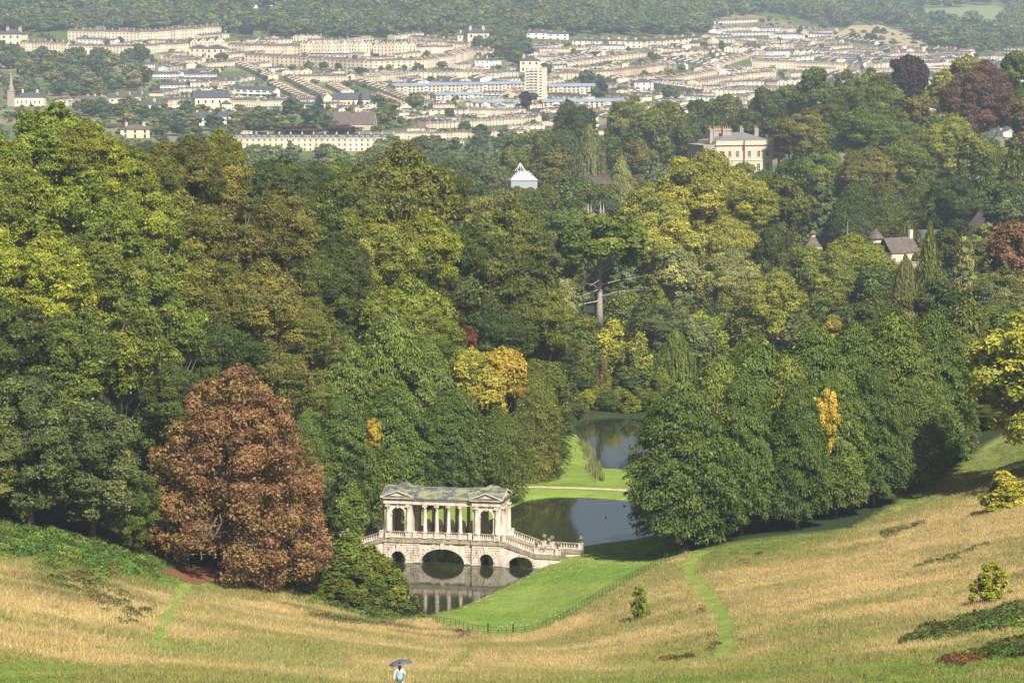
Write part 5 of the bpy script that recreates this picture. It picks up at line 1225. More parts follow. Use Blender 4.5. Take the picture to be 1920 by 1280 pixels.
row([(780, 104), (850, 103)], 7, 't3', 13, 'at the right end above the crescent', CRM, 1)
row([(458, 119), (560, 124), (690, 132), (790, 131), (850, 122), (888, 110)], 34, 't3', 17, 'in the long curved crescent', CRM, 1)
row([(543, 153), (650, 153)], 9, 't2', 10, 'in the short terrace below the crescent', CRM)
row([(683, 156), (770, 148), (830, 148), (907, 146)], 17, 't3d', 11, 'in the terrace above the long flats', PNK)
row([(390, 127), (455, 122)], 6, 't2', 9, 'with brown roofs left of the stepped streets', PNK)
row([(235, 131), (290, 130)], 5, 'm', 10, 'below the second terrace', (1, 1, 1)); row([(265, 148), (335, 147)], 6, 'm', 9, 'beside the yellow green tree', (1, 1, 1)); row([(345, 148), (405, 148)], 5, 'm', 9, 'in the middle white row', (1, 1, 1)); row([(370, 158), (450, 158)], 7, 'm', 8, 'in the lower white row', (1, 1, 1)); row([(300, 168), (352, 167)], 4, 'm', 9, 'among trees at the left', (1, 1, 1)); row([(390, 168), (480, 168)], 7, 'm', 6, 'in the lowest white row', (1, 1, 1))
row([(440, 180), (514, 182)], 3, 'm', 14, 'of larger size above the long stone terrace', CRM)
row([(315, 206), (480, 208)], 18, 't3', 18, 'in the long terrace right of the stone hall', CRM, 0); row([(480, 200), (610, 196)], 12, 't2', 10, 'along the street above the church', PNK)
row([(570, 220), (610, 219)], 3, 't3', 20, 'of tall cream stone above the church', CRM, 0)
row([(140, 202), (205, 206)], 5, 'g', 16, 'at the left below the wood', CRM); row([(205, 211), (275, 207)], 3, 't3', 24, 'of broad old stone above the trees', PNK, 0)
# streets that climb the slope, seen end-on
row([(440, 124), (470, 135), (500, 150)], 10, 't2', 8, 'in the first climbing street', PNK, 0); row([(535, 150), (575, 170), (618, 190)], 14, 't2', 9, 'in the second climbing street', PNK, 0); row([(500, 158), (535, 175), (572, 193)], 11, 't2', 8, 'in the street left of the second one', PNK, 0); row([(665, 158), (715, 175), (765, 197)], 14, 't2', 9, 'in the third climbing street', PNK, 0); row([(610, 160), (640, 176)], 6, 't2', 7, 'in the small yard between climbing streets', PNK, 0); row([(690, 182), (745, 204)], 8, 't2', 8, 'below the third climbing street', PNK, 0)
# right half of the town
row([(985, 72), (1066, 72)], 2, 'vw', 11, 'high up left of the villa row', (1, 1, 1)); row([(1072, 82), (1136, 82)], 2, 'v', 11, 'first in the hillside villa row', CRM); row([(1141, 83), (1204, 83)], 2, 'v', 13, 'in the middle of the villa row', CRM); row([(1211, 82), (1316, 83)], 3, 'v', 12, 'right of the villa row, under the wood', CRM)
row([(1000, 98), (1066, 97)], 5, 't2', 7, 'behind a long garden wall', CRM)
row([(1030, 126), (1112, 107)], 9, 'tw', 9, 'stepping down in the white row', (1, 1, 1)); row([(1065, 124), (1150, 110), (1240, 99)], 13, 't2', 9, 'in the upper brown roofed row', CRM); row([(1045, 150), (1150, 143), (1245, 131)], 19, 't3', 12, 'in the lower brown roofed row', PNK, 1)
row([(915, 147), (972, 143)], 4, 't3', 9, 'left of the tower block', PNK); row([(905, 125), (940, 123)], 2, 'vw', 10, 'among trees left of the tower block', (1, 1, 1)); row([(880, 146), (908, 145)], 2, 't3d', 11, 'left of the tower block beside the trees', CRM)
row([(1250, 112), (1330, 130)], 7, 'tw', 8, 'on the slope right of the brown rows', (1, 1, 1)); row([(1320, 92), (1350, 118)], 4, 't2', 9, 'with long roofs going downhill', PNK)
row([(1235, 155), (1305, 147), (1345, 141)], 11, 't2', 9, 'on the rising street right of the trees', PNK, 0); row([(1310, 162), (1400, 150), (1455, 147)], 14, 't2', 10, 'on the middle street at the right', PNK, 0); row([(1225, 163), (1320, 178), (1400, 181), (1490, 180)], 24, 't3d', 11, 'in the long dormered street at the right', CRM)
row([(1322, 138), (1380, 120), (1410, 112)], 9, 't2', 9, 'climbing behind the right streets', PNK, 0)
row([(1410, 131), (1500, 136), (1585, 138)], 17, 't3d', 13, 'in the bay windowed terrace at the right', CRM, 1); row([(1437, 113), (1488, 113)], 4, 'tw', 11, 'in the white row below the hill', (1, 1, 1)); row([(1488, 114), (1540, 114)], 4, 'g', 11, 'painted white in the right row', (1.1, 1.1, 1.1)); row([(1542, 114), (1612, 118)], 5, 'tw', 8, 'right of the gabled white houses', (1, 1, 1)); row([(1615, 119), (1690, 120)], 7, 't2', 8, 'behind the black beech', CRM); row([(1576, 101), (1680, 104)], 8, 't2', 7, 'in the dark roofed upper row', (1, 1, 1)); row([(1690, 106), (1735, 107)], 4, 't2', 6, 'above the black beech', CRM); row([(1714, 124), (1802, 123)], 7, 't2', 9, 'right of the black beech', CRM); row([(1740, 109), (1815, 112)], 6, 't2', 7, 'behind the copper beech', CRM); row([(1858, 117), (1905, 117)], 4, 't3', 9, 'at the far right edge of town', CRM); row([(1725, 140), (1790, 140)], 5, 'tw', 7, 'lowest behind the black beech', (1, 1, 1))
for i, (a, b, y0, y1, n) in enumerate([(1330, 1420, 43, 50, 9), (1350, 1440, 58, 62, 8), (1360, 1460, 70, 72, 8), (1470, 1560, 62, 68, 8), (1545, 1640, 75, 86, 10), (1420, 1500, 84, 88, 6), (1640, 1690, 92, 95, 5), (1360, 1410, 92, 100, 5)]):
    row([(a, y0), (b, y1)], n, 'tw' if i % 2 == 0 else 't2', 5.5, 'in the %s scattered row under the right hills' % ORD[i], (1, 1, 1))
# roofs between the church and the river
row([(742, 262), (806, 262)], 6, 't3d', 12, 'just right of the near terrace', PNK); row([(800, 244), (900, 240), (985, 236)], 14, 't3d', 11, 'in the upper row of the roofs by the river', PNK, 0); row([(810, 262), (900, 258), (985, 256)], 13, 't3', 11, 'in the middle row of the roofs by the river', PNK, 1); row([(800, 278), (870, 276)], 6, 't3d', 11, 'in the lower row of the roofs by the river', CRM); row([(880, 222), (970, 222)], 9, 't3d', 12, 'in the cream terrace below the flats', CRM, 1); row([(812, 208), (852, 207)], 4, 't2', 9, 'between the flats and the church', CRM)

def single(name, me, px, py, label, cat='building', ang=0.0, tint=(1, 1, 1), scale=(1, 1, 1), Y=None, cx=True, z=None):
    p = far_pt(px, py) if Y is None else W(px, py, Y)
    zz = g1(p[0], p[1]) - .3 if z is None else z
    o = link(name, me, None, (p[0], p[1], zz), (0, 0, ang), scale); o.color = (*tint, 1)
    return tag(o, label, cat)
def flats(px0, px1, py0, py1, hpx, floors, label, tint=CRM):
    a, b = far_pt(px0, py0), far_pt(px1, py1); d = b - a; L = float(np.hypot(d[0], d[1])); h = hpx / pxm(a[1])
    o = link('block_of_flats', mk_slab(L, 11, h, floors, max(4, int(L / 3.4))), None, (a[0], a[1], min(g1(*a[:2]), g1(*b[:2])) - .3), (0, 0, math.atan2(d[1], d[0]))); o.color = (*tint, 1); tag(o, label, 'flats', 'blocks of flats with blue grey roofs')
flats(742, 985, 181, 171, 20, 4, 'long cream block of flats with blue grey roof left of the tower')
flats(818, 905, 192, 190, 14, 3, 'shorter block of flats below the long cream block'); flats(884, 970, 203, 204, 11, 3, 'block of flats half hidden behind dark trees'); flats(1030, 1121, 181, 178, 20, 4, 'cream block of flats right of the tower'); flats(1018, 1172, 202, 200, 13, 3, 'low block of flats with wide blue grey roof right of the tower')
tb = MB()
facade(tb, 0, 12, 0, 34, 0, 4, 12, 1.9, 1.3, rec=.3); shell(tb, 0, 12, 0, 12, 0, 34); tb.box(0, 12, .02, 12, D, 0, 0); tb.quad((0, 0, 34), (12, 0, 34), (12, 12, 34), (0, 12, 34), 1); tb.box(3, 9, 3, 9, 34.0, 36.5, 0)
for k in range(1, 12):
    for c in (1, 2): x = (c + .5) * 3; tb.box(x - 1.2, x + 1.2, -1.0, -.02, k * 34 / 12 + .05, k * 34 / 12 + 1.0, 5)
TBM = tb.mesh('tower_block', [WALL, M['blueroof'], WIN, CHM, POT, WHT])
single('tower_block', TBM, 984, 188, 'tall cream tower block of flats with balconies', 'tower block', math.radians(-14), (1.12, 1.12, 1.12), (1.05, 1.05, .66))
# church by the trees in the middle, with spirelet
ch = MB(); ch.box(0, 30, 0, 14, D, 4.5, 0); ch.gable_x(0, 30, 0, 14, 4.5, 12.5, .4, 1, 0); ch.box(3, 24, -4, .1, D, 3, 0)
for k in range(7): ch.box(4 + k * 3, 5 + k * 3, -4.06, -3.9, .6, 2.4, 2)
ch.add([(14, 6, 12), (16, 6, 12), (16, 8, 12), (14, 8, 12), (15, 7, 23)], [(0, 1, 4), (1, 2, 4), (2, 3, 4), (3, 0, 4)], 1)
ch.box(29.9, 30.1, 6, 8, 3.5, 8, 2)
single('church', ch.mesh('church', [WALL, M['tile'], WIN]), 618, 245, 'dark roofed church with thin spirelet among trees', 'church', math.radians(-8), GRY, (.85, .85, .82))
# church with spire at the left edge
p = far_pt(14, 200)
cs = empty('spired_church', (p[0], p[1], g1(p[0], p[1]) - .3), 0, (.8, .8, .8)); tag(cs, 'church with slim stone spire and hipped hall at the left edge', 'church')
for nm, mb, mm in (('tower', MB().box(0, 5.5, 0, 5.5, D, 13).box(-.3, 5.8, -.3, 5.8, 12.6, 13.2), [M['oldstone']]), ('spire', MB().lathe([(2.2, 13.2), (2.2, 16.5), (1.6, 17), (.05, 31)], 8, 0, (2.75, 2.75, 0)), [M['oldstone']]), ('hall', MB().box(5.6, 30, 1, 14, D, 7.6), [WALL]), ('hall_roof', MB().hip(5.6, 30, 1, 14, 7.6, 11.5, .5), [ROOF_S])): mb.build(nm, mm, cs)
for x in (11, 23): MB().box(x, x + 1.2, 7, 8, 10.5, 14).build('chimney', M['white'], cs)
wn = MB().box(-.45, .45, -.06, .1, 0, 2.6).mesh('window', [WIN])
for k in range(6): link('window', wn, cs, (8 + k * 3.6, 1, 2.5))
# hall with pediment, white hip-roofed house, castle house, odd villas
hl = MB(); facade(hl, 0, 22, 0, 11, 0, 5, 2, 1.2, 2.6); shell(hl, 0, 22, 0, 15, 0, 11); hl.box(0, 22, .02, 15, D, 0, 0); hl.gable_x(0, 22, 0, 15, 11, 15, .5, 1, 0); hl.box(16, 22, -6, .0, D, 7, 0); hl.hip(16, 22, -6, 0, 7, 9.4, .4, 1)
single('stone_hall', hl.mesh('stone_hall', [WALL, ROOF_S, WIN]), 366, 218, 'big stone hall with slate roof and gable above the trees', 'hall', math.radians(14), CRM)
vw = mk_villa(15, 12, 6, M['render'], ROOF_S); single('white_house', vw, 252, 216, 'white house with dark hipped roofs left of the stone hall', 'house', 0, (1.1, 1.1, 1.1))
single('white_house', mk_villa(13, 10, 5, M['render'], ROOF_S, False), 365, 238, 'white gabled cottage group in front of the trees', 'house', .3, (1.1, 1.1, 1.1)); single('white_house', mk_villa(12, 9, 5, M['render'], ROOF_S, False), 408, 236, 'white house with long slate roof beside the gabled cottages', 'house', -.2, (1.1, 1.1, 1.1))
single('red_roofed_house', mk_villa(16, 12, 5, WALL, M['tile']), 226, 260, 'house with dark brown roof just above the nearest wood', 'house', .1, PNK)
single('white_house', mk_villa(14, 11, 6, M['render'], ROOF_S), 1190, 166, 'white gabled house with dark roof right of the purple tree', 'house', .2, (1.1, 1.1, 1.1))
sch = MB(); facade(sch, 0, 24, 0, 5, 0, 8, 1, 1.6, 2); shell(sch, 0, 24, 0, 12, 0, 5); sch.box(0, 24, .02, 12, D, 0, 0); sch.gable_x(0, 24, 0, 12, 5, 9, .4, 1, 0); sch.box(-6, 0, 1, 11, D, 6, 0); sch.gable_y(-6, 0, 1, 11, 6, 9.5, .3, 1, 0)
single('school', sch.mesh('school', [WALL, ROOF_S, WIN]), 624, 200, 'long slate roofed school above the church', 'school', 0, PNK)
cas = MB()
for x in (0, 15): cas.box(x, x + 4, 0, 4, D, 13, 0); cas.box(x - .3, x + 4.3, -.3, 4.3, 13, 13.6, 0); cas.box(x + 1, x + 3, 1, 3, 13.6, 16, 0); cas.box(x + 1.4, x + 2.6, -.06, .1, 8, 10.5, 2)
cas.box(4, 15, 1, 8, D, 8, 0); cas.box(19, 31, 1, 8, D, 7, 0)
for k in range(4): cas.box(20.5 + k * 2.6, 21.8 + k * 2.6, .94, 1.1, 3.5, 5.4, 2)
single('towered_villa', cas.mesh('towered_villa', [WALL, ROOF_S, WIN]), 476, 40, 'cream villa with twin square towers high in the woods', 'villa', 0, (1.25, 1.22, 1.15))
for px, py, lab, kd, hp in [(1, 88, 'grand stone house at the left edge by the second terrace', 'v', 1.6), (858, 86, 'cream house at the top end of the crescent', 'v', 1.2), (877, 88, 'square cream house closing the crescent', 'v', 1.6), (884, 52, 'red roofed house among trees above the crescent', 'v', 1.2), (1090, 22, 'house with brown roof on the wooded ridge', 'v', 1.1), (1110, 18, 'long brown roofed house on the wooded ridge', 'v', 1.2), (1055, 16, 'pale house left of the ridge houses', 'vw', 1.0), (1370, 17, 'white house alone in the right woods', 'vw', 1.0), (1790, 82, 'flat pale building among the right hill trees', 'vw', .8), (1000, 6, 'white cottages at the top of the wood', 'vw', .9), (1028, 6, 'second white cottage at the top of the wood', 'vw', .9), (355, 108, 'square stone house below the second terrace', 'v', 1.2), (386, 110, 'cream house right of the square stone house', 'v', 1.3), (458, 116, 'house with white gable left of the crescent', 'vw', 1.0), (890, 130, 'white cottage above the flats', 'vw', 1.0), (975, 135, 'stone house behind the tower block', 'v', 1.3)]:
    if py < 10: py = 10
    single('villa', HM[kd][0 if 'brown' not in lab else 1], px, py, lab, 'house', _hr.uniform(-.25, .25), CRM if kd == 'v' else (1.05, 1.05, 1.05), (hp, hp, hp * .95))

# more streets between the named rows
_ir = random.Random(77)
for k in range(3200):
    if len(SPEC) > 1900: break
    px0 = _ir.uniform(120, 1880); y0 = _ir.uniform(64, 262); L = _ir.uniform(20, 75)
    if px0 < 290 and 96 < y0 < 196 or px0 < 420 and y0 > 205 or (430 < px0 < 740 and y0 > 222) or (890 < px0 < 985 and 80 < y0 < 128) or (px0 > 1560 and y0 < 96) or (px0 < 1300 and y0 < 76) or y0 < 84 and 880 < px0 < 1330: continue
    m = max(2, int(L / (6 * pxm(FAR(px0, y0))))) ; y1 = y0 + _ir.uniform(-6, 6); p0, p1 = far_pt(px0, y0), far_pt(px0 + L, y1)
    if any((min(p0[0], p1[0]) - 8 < bx < max(p0[0], p1[0]) + 8) and abs(by - (p0[1] + p1[1]) / 2) < 17 for bx, by, bw in BUILT): continue
    row([(px0, y0), (px0 + L, y1)], m, _ir.choice(['t2', 't2', 't3', 'tw', 't3d', 'g']), _ir.uniform(6.5, 9.5), None, _ir.choice([CRM, PNK, (1, 1, 1), GRY]))
SPEC.sort(key=lambda s: -s[0]); nth = 0; HP = {}
for s in SPEC:
    cat = 'house' if s[1] in ('m', 'v', 'vw') else 'terraced house'
    if cat == 'terraced house': nth += 1
    if s[0] and (cat == 'house' or nth <= 285):
        o = link(HN[s[1]], s[2], None, s[3], (0, 0, s[4]), s[5]); o.color = s[6]; tag(o, s[7], cat, s[8])
    else: HP.setdefault(s[2].name, (s[2], []))[1].append(s)
ms = [q[0] for q in HP.values()]; L = [(i, s) for i, q in enumerate(HP.values()) for s in q[1]]
scatter('distant_houses', [s[3] for i, s in L], [(0, 0, s[4]) for i, s in L], [s[5] for i, s in L], ms, None, [i for i, s in L])['label'] = 'small pale stone houses packed along the distant streets'
# ------------------------------------------------------------------ the near terrace: parts built
NW, ND, NH = 6.0, 10.0, 11.5
mbw = MB(); facade(mbw, 0, NW, 0, NH, 0, 2, 3, 1.15, 2.0, m_win=1, rec=.22); shell(mbw, 0, NW, 0, ND, 0, NH); mbw.box(0, NW, .02, ND, D, 0, 0); mbw.box(-.01, NW + .01, -.25, .1, NH - .4, NH + .15, 0)
W_WALL = mbw.mesh('wall', [WALL, WIN])
rm = MB(); rm.add([(0, .3, NH), (NW, .3, NH), (NW, 2.2, NH + 2.9), (0, 2.2, NH + 2.9), (0, ND - 2.2, NH + 2.9), (NW, ND - 2.2, NH + 2.9), (0, ND, NH), (NW, ND, NH)], [(0, 1, 2, 3), (3, 2, 5, 4), (4, 5, 7, 6), (0, 3, 4, 6), (1, 7, 5, 2)])
W_ROOF = rm.mesh('roof', [ROOF_S])
cm = MB(); chimney(cm, NW, ND * .45, NH + .5, NH + 4.8, .7, 3.2, 6, 0, 1); W_CH = cm.mesh('chimney', [CHM, POT])
dm = MB().box(-.7, .7, 0, 1.8, 0, 1.7, 0).box(-.55, -.05, -.06, .02, .25, 1.4, 1).box(.05, .55, -.06, .02, .25, 1.4, 1).gable_y(-.8, .8, -.1, 1.9, 1.7, 2.1, 0, 2); W_DM = dm.mesh('dormer', [WHT, WIN, ROOF_S])
sf = MB().box(-.56, .56, 0, .05, 0, .08).box(-.56, .56, 0, .05, 1.9, 1.98).box(-.56, -.5, 0, .05, .08, 1.9).box(.5, .56, 0, .05, .08, 1.9).box(-.5, .5, 0, .05, .92, 1.02); W_SF = sf.mesh('sash_window', [WHT])
a, b = W(437, 300, 1690), W(738, 296, 1690); nh = 14; hw = (b[0] - a[0]) / nh; zt = g1(a[0] * .5 + b[0] * .5, 1690) - .5
zs = float(W(590, 259, 1690)[2]) - zt; 
for i in range(nh):
    o = empty('town_house', (a[0] + i * hw, 1690, zt), 0, (hw / NW, 1, zs / NH)); w = link('wall', W_WALL, o); k = _hr.uniform(.92, 1.08); w.color = (k * 1.02, k, k * _hr.uniform(.93, 1.0), 1)
    link('roof', W_ROOF, o); link('chimney', W_CH, o)
    for dx in ((1.6, 4.4) if i % 3 else (2.2, 3.8)): link('dormer', W_DM, o, (dx, .55, NH + .25))
    for r in range(3):
        for c in range(2): link('sash_window', W_SF, o, ((c + .5) * 3, .12, r * NH / 3 + (NH / 3 - 2.0 * (1 if r < 2 else .82)) / 2), None, (1, 1, 1 if r < 2 else .82))
    tag(o, 'tall grey stone town house in the near terrace with slate dormers, %s from the left' % ORD[i], 'town house', 'town houses of the near terrace')

# ------------------------------------------------------------------ trees of the town and the woods on the hill
_ft = random.Random(31)
FC = [(.085, .125, .040), (.105, .14, .042), (.13, .155, .045), (.09, .13, .06), (.15, .165, .05), (.07, .11, .045)]
def far_tree(px, py, wpx, hpx, kind='broad', col=None, group=None, label=None, Y=None):
    p = far_pt(px, py) if Y is None else W(px, py, Y); z = g1(p[0], p[1]); s = pxm(p[1])
    o = link('town_tree' if kind != 'conifer' else 'conifer_tree', _ft.choice(FARP[kind]), None, (p[0], p[1], z - .4), (0, 0, _ft.uniform(0, 6.28)), (wpx / s / 14, wpx / s / 14, hpx / s / 20))
    c = col or _ft.choice(FC); o.color = (*c, 0)
    tag(o, label or ('green tree ' + group), 'tree', None if label else 'trees ' + group); return o
REG = [  # (x0, x1, y0, y1, count, width range, where)
    (0, 265, 108, 196, 60, (26, 46), 'in the wooded slope at the left of town'), (160, 300, 190, 245, 20, (22, 40), 'below the white house at the left'), (240, 470, 220, 262, 26, (24, 44), 'between the stone hall and the near terrace'),
    (120, 460, 100, 128, 26, (14, 26), 'in gardens below the second terrace'), (60, 420, 78, 92, 18, (9, 15), 'in the strip between the two upper terraces'), (460, 900, 108, 114, 20, (8, 14), 'in gardens above the crescent'), (470, 900, 128, 146, 30, (12, 22), 'in gardens below the crescent'),
    (700, 800, 195, 240, 26, (26, 44), 'right of the church'), (440, 620, 212, 250, 24, (24, 40), 'left of the church'), (880, 1000, 160, 215, 24, (18, 32), 'around the flats'), (740, 900, 140, 182, 14, (14, 22), 'among the flats'), (1000, 1300, 140, 205, 44, (18, 34), 'between the tower block and the right streets'), (890, 990, 85, 125, 22, (20, 34), 'in the dark grove above the flats'), (960, 1330, 85, 120, 30, (12, 20), 'in gardens below the villas'), (1200, 1340, 100, 150, 22, (14, 26), 'around the climbing streets at the right'), (1350, 1700, 55, 150, 34, (10, 18), 'dotted among the right rows'), (1700, 1900, 112, 150, 16, (12, 22), 'behind the copper beech'), (760, 1000, 262, 300, 26, (22, 40), 'along the river below the roofs'), (330, 520, 140, 200, 16, (9, 16), 'among the white rows'), (500, 700, 150, 200, 14, (9, 16), 'among the climbing streets'), (840, 1000, 205, 250, 12, (14, 24), 'among the roofs by the river')]
TS = []
for x0, x1, y0, y1, n, (w0, w1), where in REG:
    for k in range(n):
        px, py = _ft.uniform(x0, x1), _ft.uniform(y0, y1); w = _ft.uniform(w0, w1); p = far_pt(px, py)
        if any(abs(p[0] - bx) < 9 and -8 < p[1] - by < 40 for bx, by, bw in BUILT) and w > 16: continue
        TS.append((w, px, py, where))
TS.sort(key=lambda s: -s[0])
for w, px, py, where in TS[:270]: far_tree(px, py, w, w * _ft.uniform(.75, 1.1), 'broad', None, where)
P, S, R = [], [], []
def plant(px, py, w, ar):
    p = far_pt(px, py); s = 1 / pxm(p[1]); P.append((p[0], p[1], g1(p[0], p[1]) - .4)); S.append((w * s / 14, w * s / 14, w * ar * s / 20)); R.append((0, 0, _ft.uniform(0, 6.28)))
for w, px, py, where in TS[270:]: plant(px, py, w, _ft.uniform(.75, 1.1))
BX = np.array([b[0] for b in BUILT]); BY = np.array([b[1] for b in BUILT]); BWd = np.array([b[2] for b in BUILT])
for k in range(3800):
    px, py = _ft.uniform(-30, 1950), _ft.uniform(40, 300); p = far_pt(px, py)
    if 420 < px < 755 and py > 250: continue
    w = _ft.choice([5, 6, 7, 8, 9, 12, 16]) * (1.25 if py > 200 else 1)
    if np.any((np.abs(p[0] - BX) < BWd * .5 + 2) & (p[1] - BY > -3) & (p[1] - BY < 13)): continue
    if w > 9 and np.any((np.abs(p[0] - BX) < BWd * .6) & (BY - p[1] > 0) & (BY - p[1] < 26)): w = 6
    plant(px, py, w, _ft.uniform(.6, 1.1))
for k in range(700):
    Y = _ft.uniform(1260, 1660); px = _ft.uniform(-40, 1250); x = (px - 960) / FPX * Y; wd = _ft.uniform(6, 13); P.append((x, Y, g1(x, Y) - .4)); S.append((wd / 14, wd / 14, wd * _ft.uniform(.7, 1.1) / 20)); R.append((0, 0, _ft.uniform(0, 6.28)))
ob = scatter('garden_trees', P, R, S, FARP['broad'] + FARP['bush']); ob.color = (.135, .17, .05, 0); ob['label'] = 'green garden trees and hedges filling the gaps between the houses'
for px, py, w, h, kd, col, lab in [(265, 160, 46, 40, 'broad', (.15, .15, .04), 'yellow green tree at the edge of the left wooded slope'), (780, 196, 18, 20, 'broad', (.33, .26, .03), 'bright yellow tree in front of the long flats'), (365, 50, 14, 34, 'conifer', (.10, .14, .05), 'pale pointed conifer above the upper terrace'), (415, 46, 26, 40, 'broad', (.10, .055, .05), 'purple brown tree above the end of the upper terrace'), (502, 36, 30, 40, 'broad', (.03, .03, .045), 'dark tree between the twin towers'), (462, 70, 28, 26, 'broad', (.025, .03, .045), 'dark round tree left of the crescent'), (712, 72, 22, 26, 'broad', (.10, .05, .045), 'purple tree above the gabled terrace'), (985, 207, 30, 38, 'broad', (.022, .02, .04), 'blackish purple tree below the tower block'), (1128, 178, 24, 32, 'broad', (.025, .022, .045), 'blackish purple tree right of the flats'), (1632, 82, 28, 20, 'broad', (.03, .045, .045), 'dark round tree on the right hill'), (20, 60, 26, 30, 'broad', (.09, .05, .045), 'purple tree at the left edge under the hill'), (1575, 42, 24, 34, 'broad', (.07, .05, .06), 'purple tree on the right hillside'), (560, 252, 90, 22, 'broad', (.12, .07, .05), 'brown red hedge of trees before the church'), (640, 252, 70, 20, 'broad', (.11, .065, .05), 'brown red trees under the church roof'), (545, 295, 16, 36, 'broad', (.08, .12, .03), 'slim green tree in front of the near terrace'), (480, 250, 60, 44, 'broad', (.085, .105, .035), 'large round tree above the near terrace'), (598, 222, 34, 40, 'conifer', (.05, .075, .05), 'dark cedar left of the church'), (676, 205, 14, 30, 'conifer', (.05, .075, .05), 'dark slim conifer behind the church')]:
    far_tree(px, py, w, h, kd, col, None, lab)
# woods: one mass
P, S, R, K, Cc = [], [], [], [], []
FIELDS = [[(1690, 36), (1725, 18), (1860, 8), (1905, 18), (1890, 36), (1760, 42)], [(1560, 76), (1596, 56), (1650, 52), (1690, 64), (1740, 88), (1690, 94), (1605, 74)], [(1530, 6), (1575, -12), (1650, -8), (1630, 8)], [(1700, 6), (1780, -14), (1910, -20), (1890, -6), (1760, 4)], [(1600, 28), (1640, 18), (1668, 22), (1650, 34)]]
def wood(x0, x1, f0, f1, n, w=(20, 36)):
    for k in range(n):
        px = _ft.uniform(x0, x1); py = _ft.uniform(np.interp(px, *f0), np.interp(px, *f1)); p = far_pt(px, py)
        if np.any((np.abs(p[0] - BX) < BWd * .6 + 6) & (p[1] - BY > -4) & (p[1] - BY < 16)): continue
        if px > 1500 and py < 100 and any(sdist(np.array(q, float), np.array([px]), np.array([py]))[0] < 2 for q in FIELDS): continue
        s = 1 / pxm(p[1]); wd = _ft.uniform(*w) * s; P.append((p[0], p[1], g1(p[0], p[1]) - .5)); S.append((wd / 14, wd / 14, wd * _ft.uniform(.8, 1.15) / 20)); R.append((0, 0, _ft.uniform(0, 6.28)))
ridge = ([-100, 0, 130, 430, 900, 1000, 1320, 1450, 1920, 2000], [-130] * 10)
low = ([-100, 0, 130, 300, 430, 560, 880, 905, 980, 1060, 1320, 1345, 1460, 1560, 1700, 1800, 2000], [64, 62, 62, 56, 66, 72, 74, 60, 62, 55, 66, 38, 42, 56, 84, 100, 104])
wood(-60, 1980, ridge, low, 3300, (22, 40)); wood(-60, 1980, ([0, 2000], [-50, -50]), low, 1100, (22, 38)); wood(-60, 440, ([0, 2000], [20, 20]), low, 160, (20, 34)); wood(890, 980, ([0, 2000], [60, 60]), ([0, 2000], [100, 100]), 40, (20, 30))
ob = scatter('hillside_woodland', P, R, S, FARP['broad']); ob.color = (.125, .165, .058, 0); ob['label'] = 'dense dark green woodland covering the hill above the town'
# open fields on the far hills
M['field'] = simple('pasture', (.17, .20, .09), .95, .2, .02); M['stubble'] = simple('dry slope', (.34, .27, .15), .95, .25, .03)
def far_sheet(name, pts, m): 
    poly = [far_pt(a, b)[:2] for a, b in pts]; sheet(name, poly, 60, 2.0, m)
for nm, q, mm in zip(('field', 'field_slope', 'field_ridge', 'field_right', 'field_small'), FIELDS, (M['field'], M['stubble'], M['stubble'], M['field'], M['field'])): far_sheet(nm, q, mm)
# ------------------------------------------------------------------ mansion and garden buildings
def place_building(name, px, py, Y, rz, label, cat, sc=1.0):
    p = W(px, py, Y); o = empty(name, (p[0], p[1], p[2]), rz, (sc, sc, sc)); return tag(o, label, cat)
mn = place_building('stone_mansion', 1343, 333, 1180, math.radians(20), 'large cream stone mansion with tall chimneys above the yellow green plane', 'mansion', 1.03)
WIN2 = MB().box(-.55, .55, .0, .05, 0, 2.0, 0).box(-.04, .04, -.03, 0, 0, 2.0, 1).box(-.55, .55, -.03, 0, .62, .70, 1).box(-.55, .55, -.03, 0, 1.3, 1.38, 1).box(-.7, -.55, -.06, .04, -.1, 2.1, 1).box(.55, .7, -.06, .04, -.1, 2.1, 1).box(-.75, .75, -.08, .04, 2.0, 2.15, 1).box(-.75, .75, -.12, .04, -.15, 0, 1).mesh('window', [WIN, M['stone']])
MH = 11.5
for nm, mb, mm in [('wall', MB().box(0, 22, 0, 16, -14, MH), WALL), ('bow_front', MB().prism([(10.5, -14), (17.5, -14), (17.5, MH), (10.5, MH)], -1.6, .2), WALL), ('cornice', MB().box(-.5, 22.5, -.5, 16.5, MH, MH + .35).box(10.2, 17.8, -2.1, 0, MH, MH + .35), M['stone']), ('parapet', MB().box(-.2, 22.2, -.2, 16.2, MH + .35, MH + 1.5).box(10.4, 17.6, -1.75, .0, MH + .35, MH + 1.5), WALL), ('string_course', MB().box(-.2, 22.2, -.2, 16.2, 6.0, 6.25).box(10.3, 17.7, -1.8, 0, 6.0, 6.25), M['stone']),
                   ('roof', MB().hip(0.4, 21.6, .4, 15.6, MH + 1.5, MH + 4.2, 0), M['leadgrey']), ('loggia_floor', MB().box(-4.6, 0, .5, 15.5, -14, 4.6), WALL), ('loggia_entablature', MB().box(-4.9, 0, .2, 15.8, 9.6, 11.6), M['oldstone'])]:
    q = mb.build(nm, mm, mn)
    if mm is WALL: q.color = (.86, .86, .84, 1)
for k in range(7): MB().lathe([(.42, 0), (.42, .3), (.36, .4), (.32, 4.6), (.45, 4.8), (.45, 5)], 10).build('loggia_column', M['stone'], mn, (-4.3, 1 + k * 2.3, 4.6))
MB().box(-.3, 0, .5, 15.5, 4.6, 9.6).build('loggia_wall', M['chim'], mn)
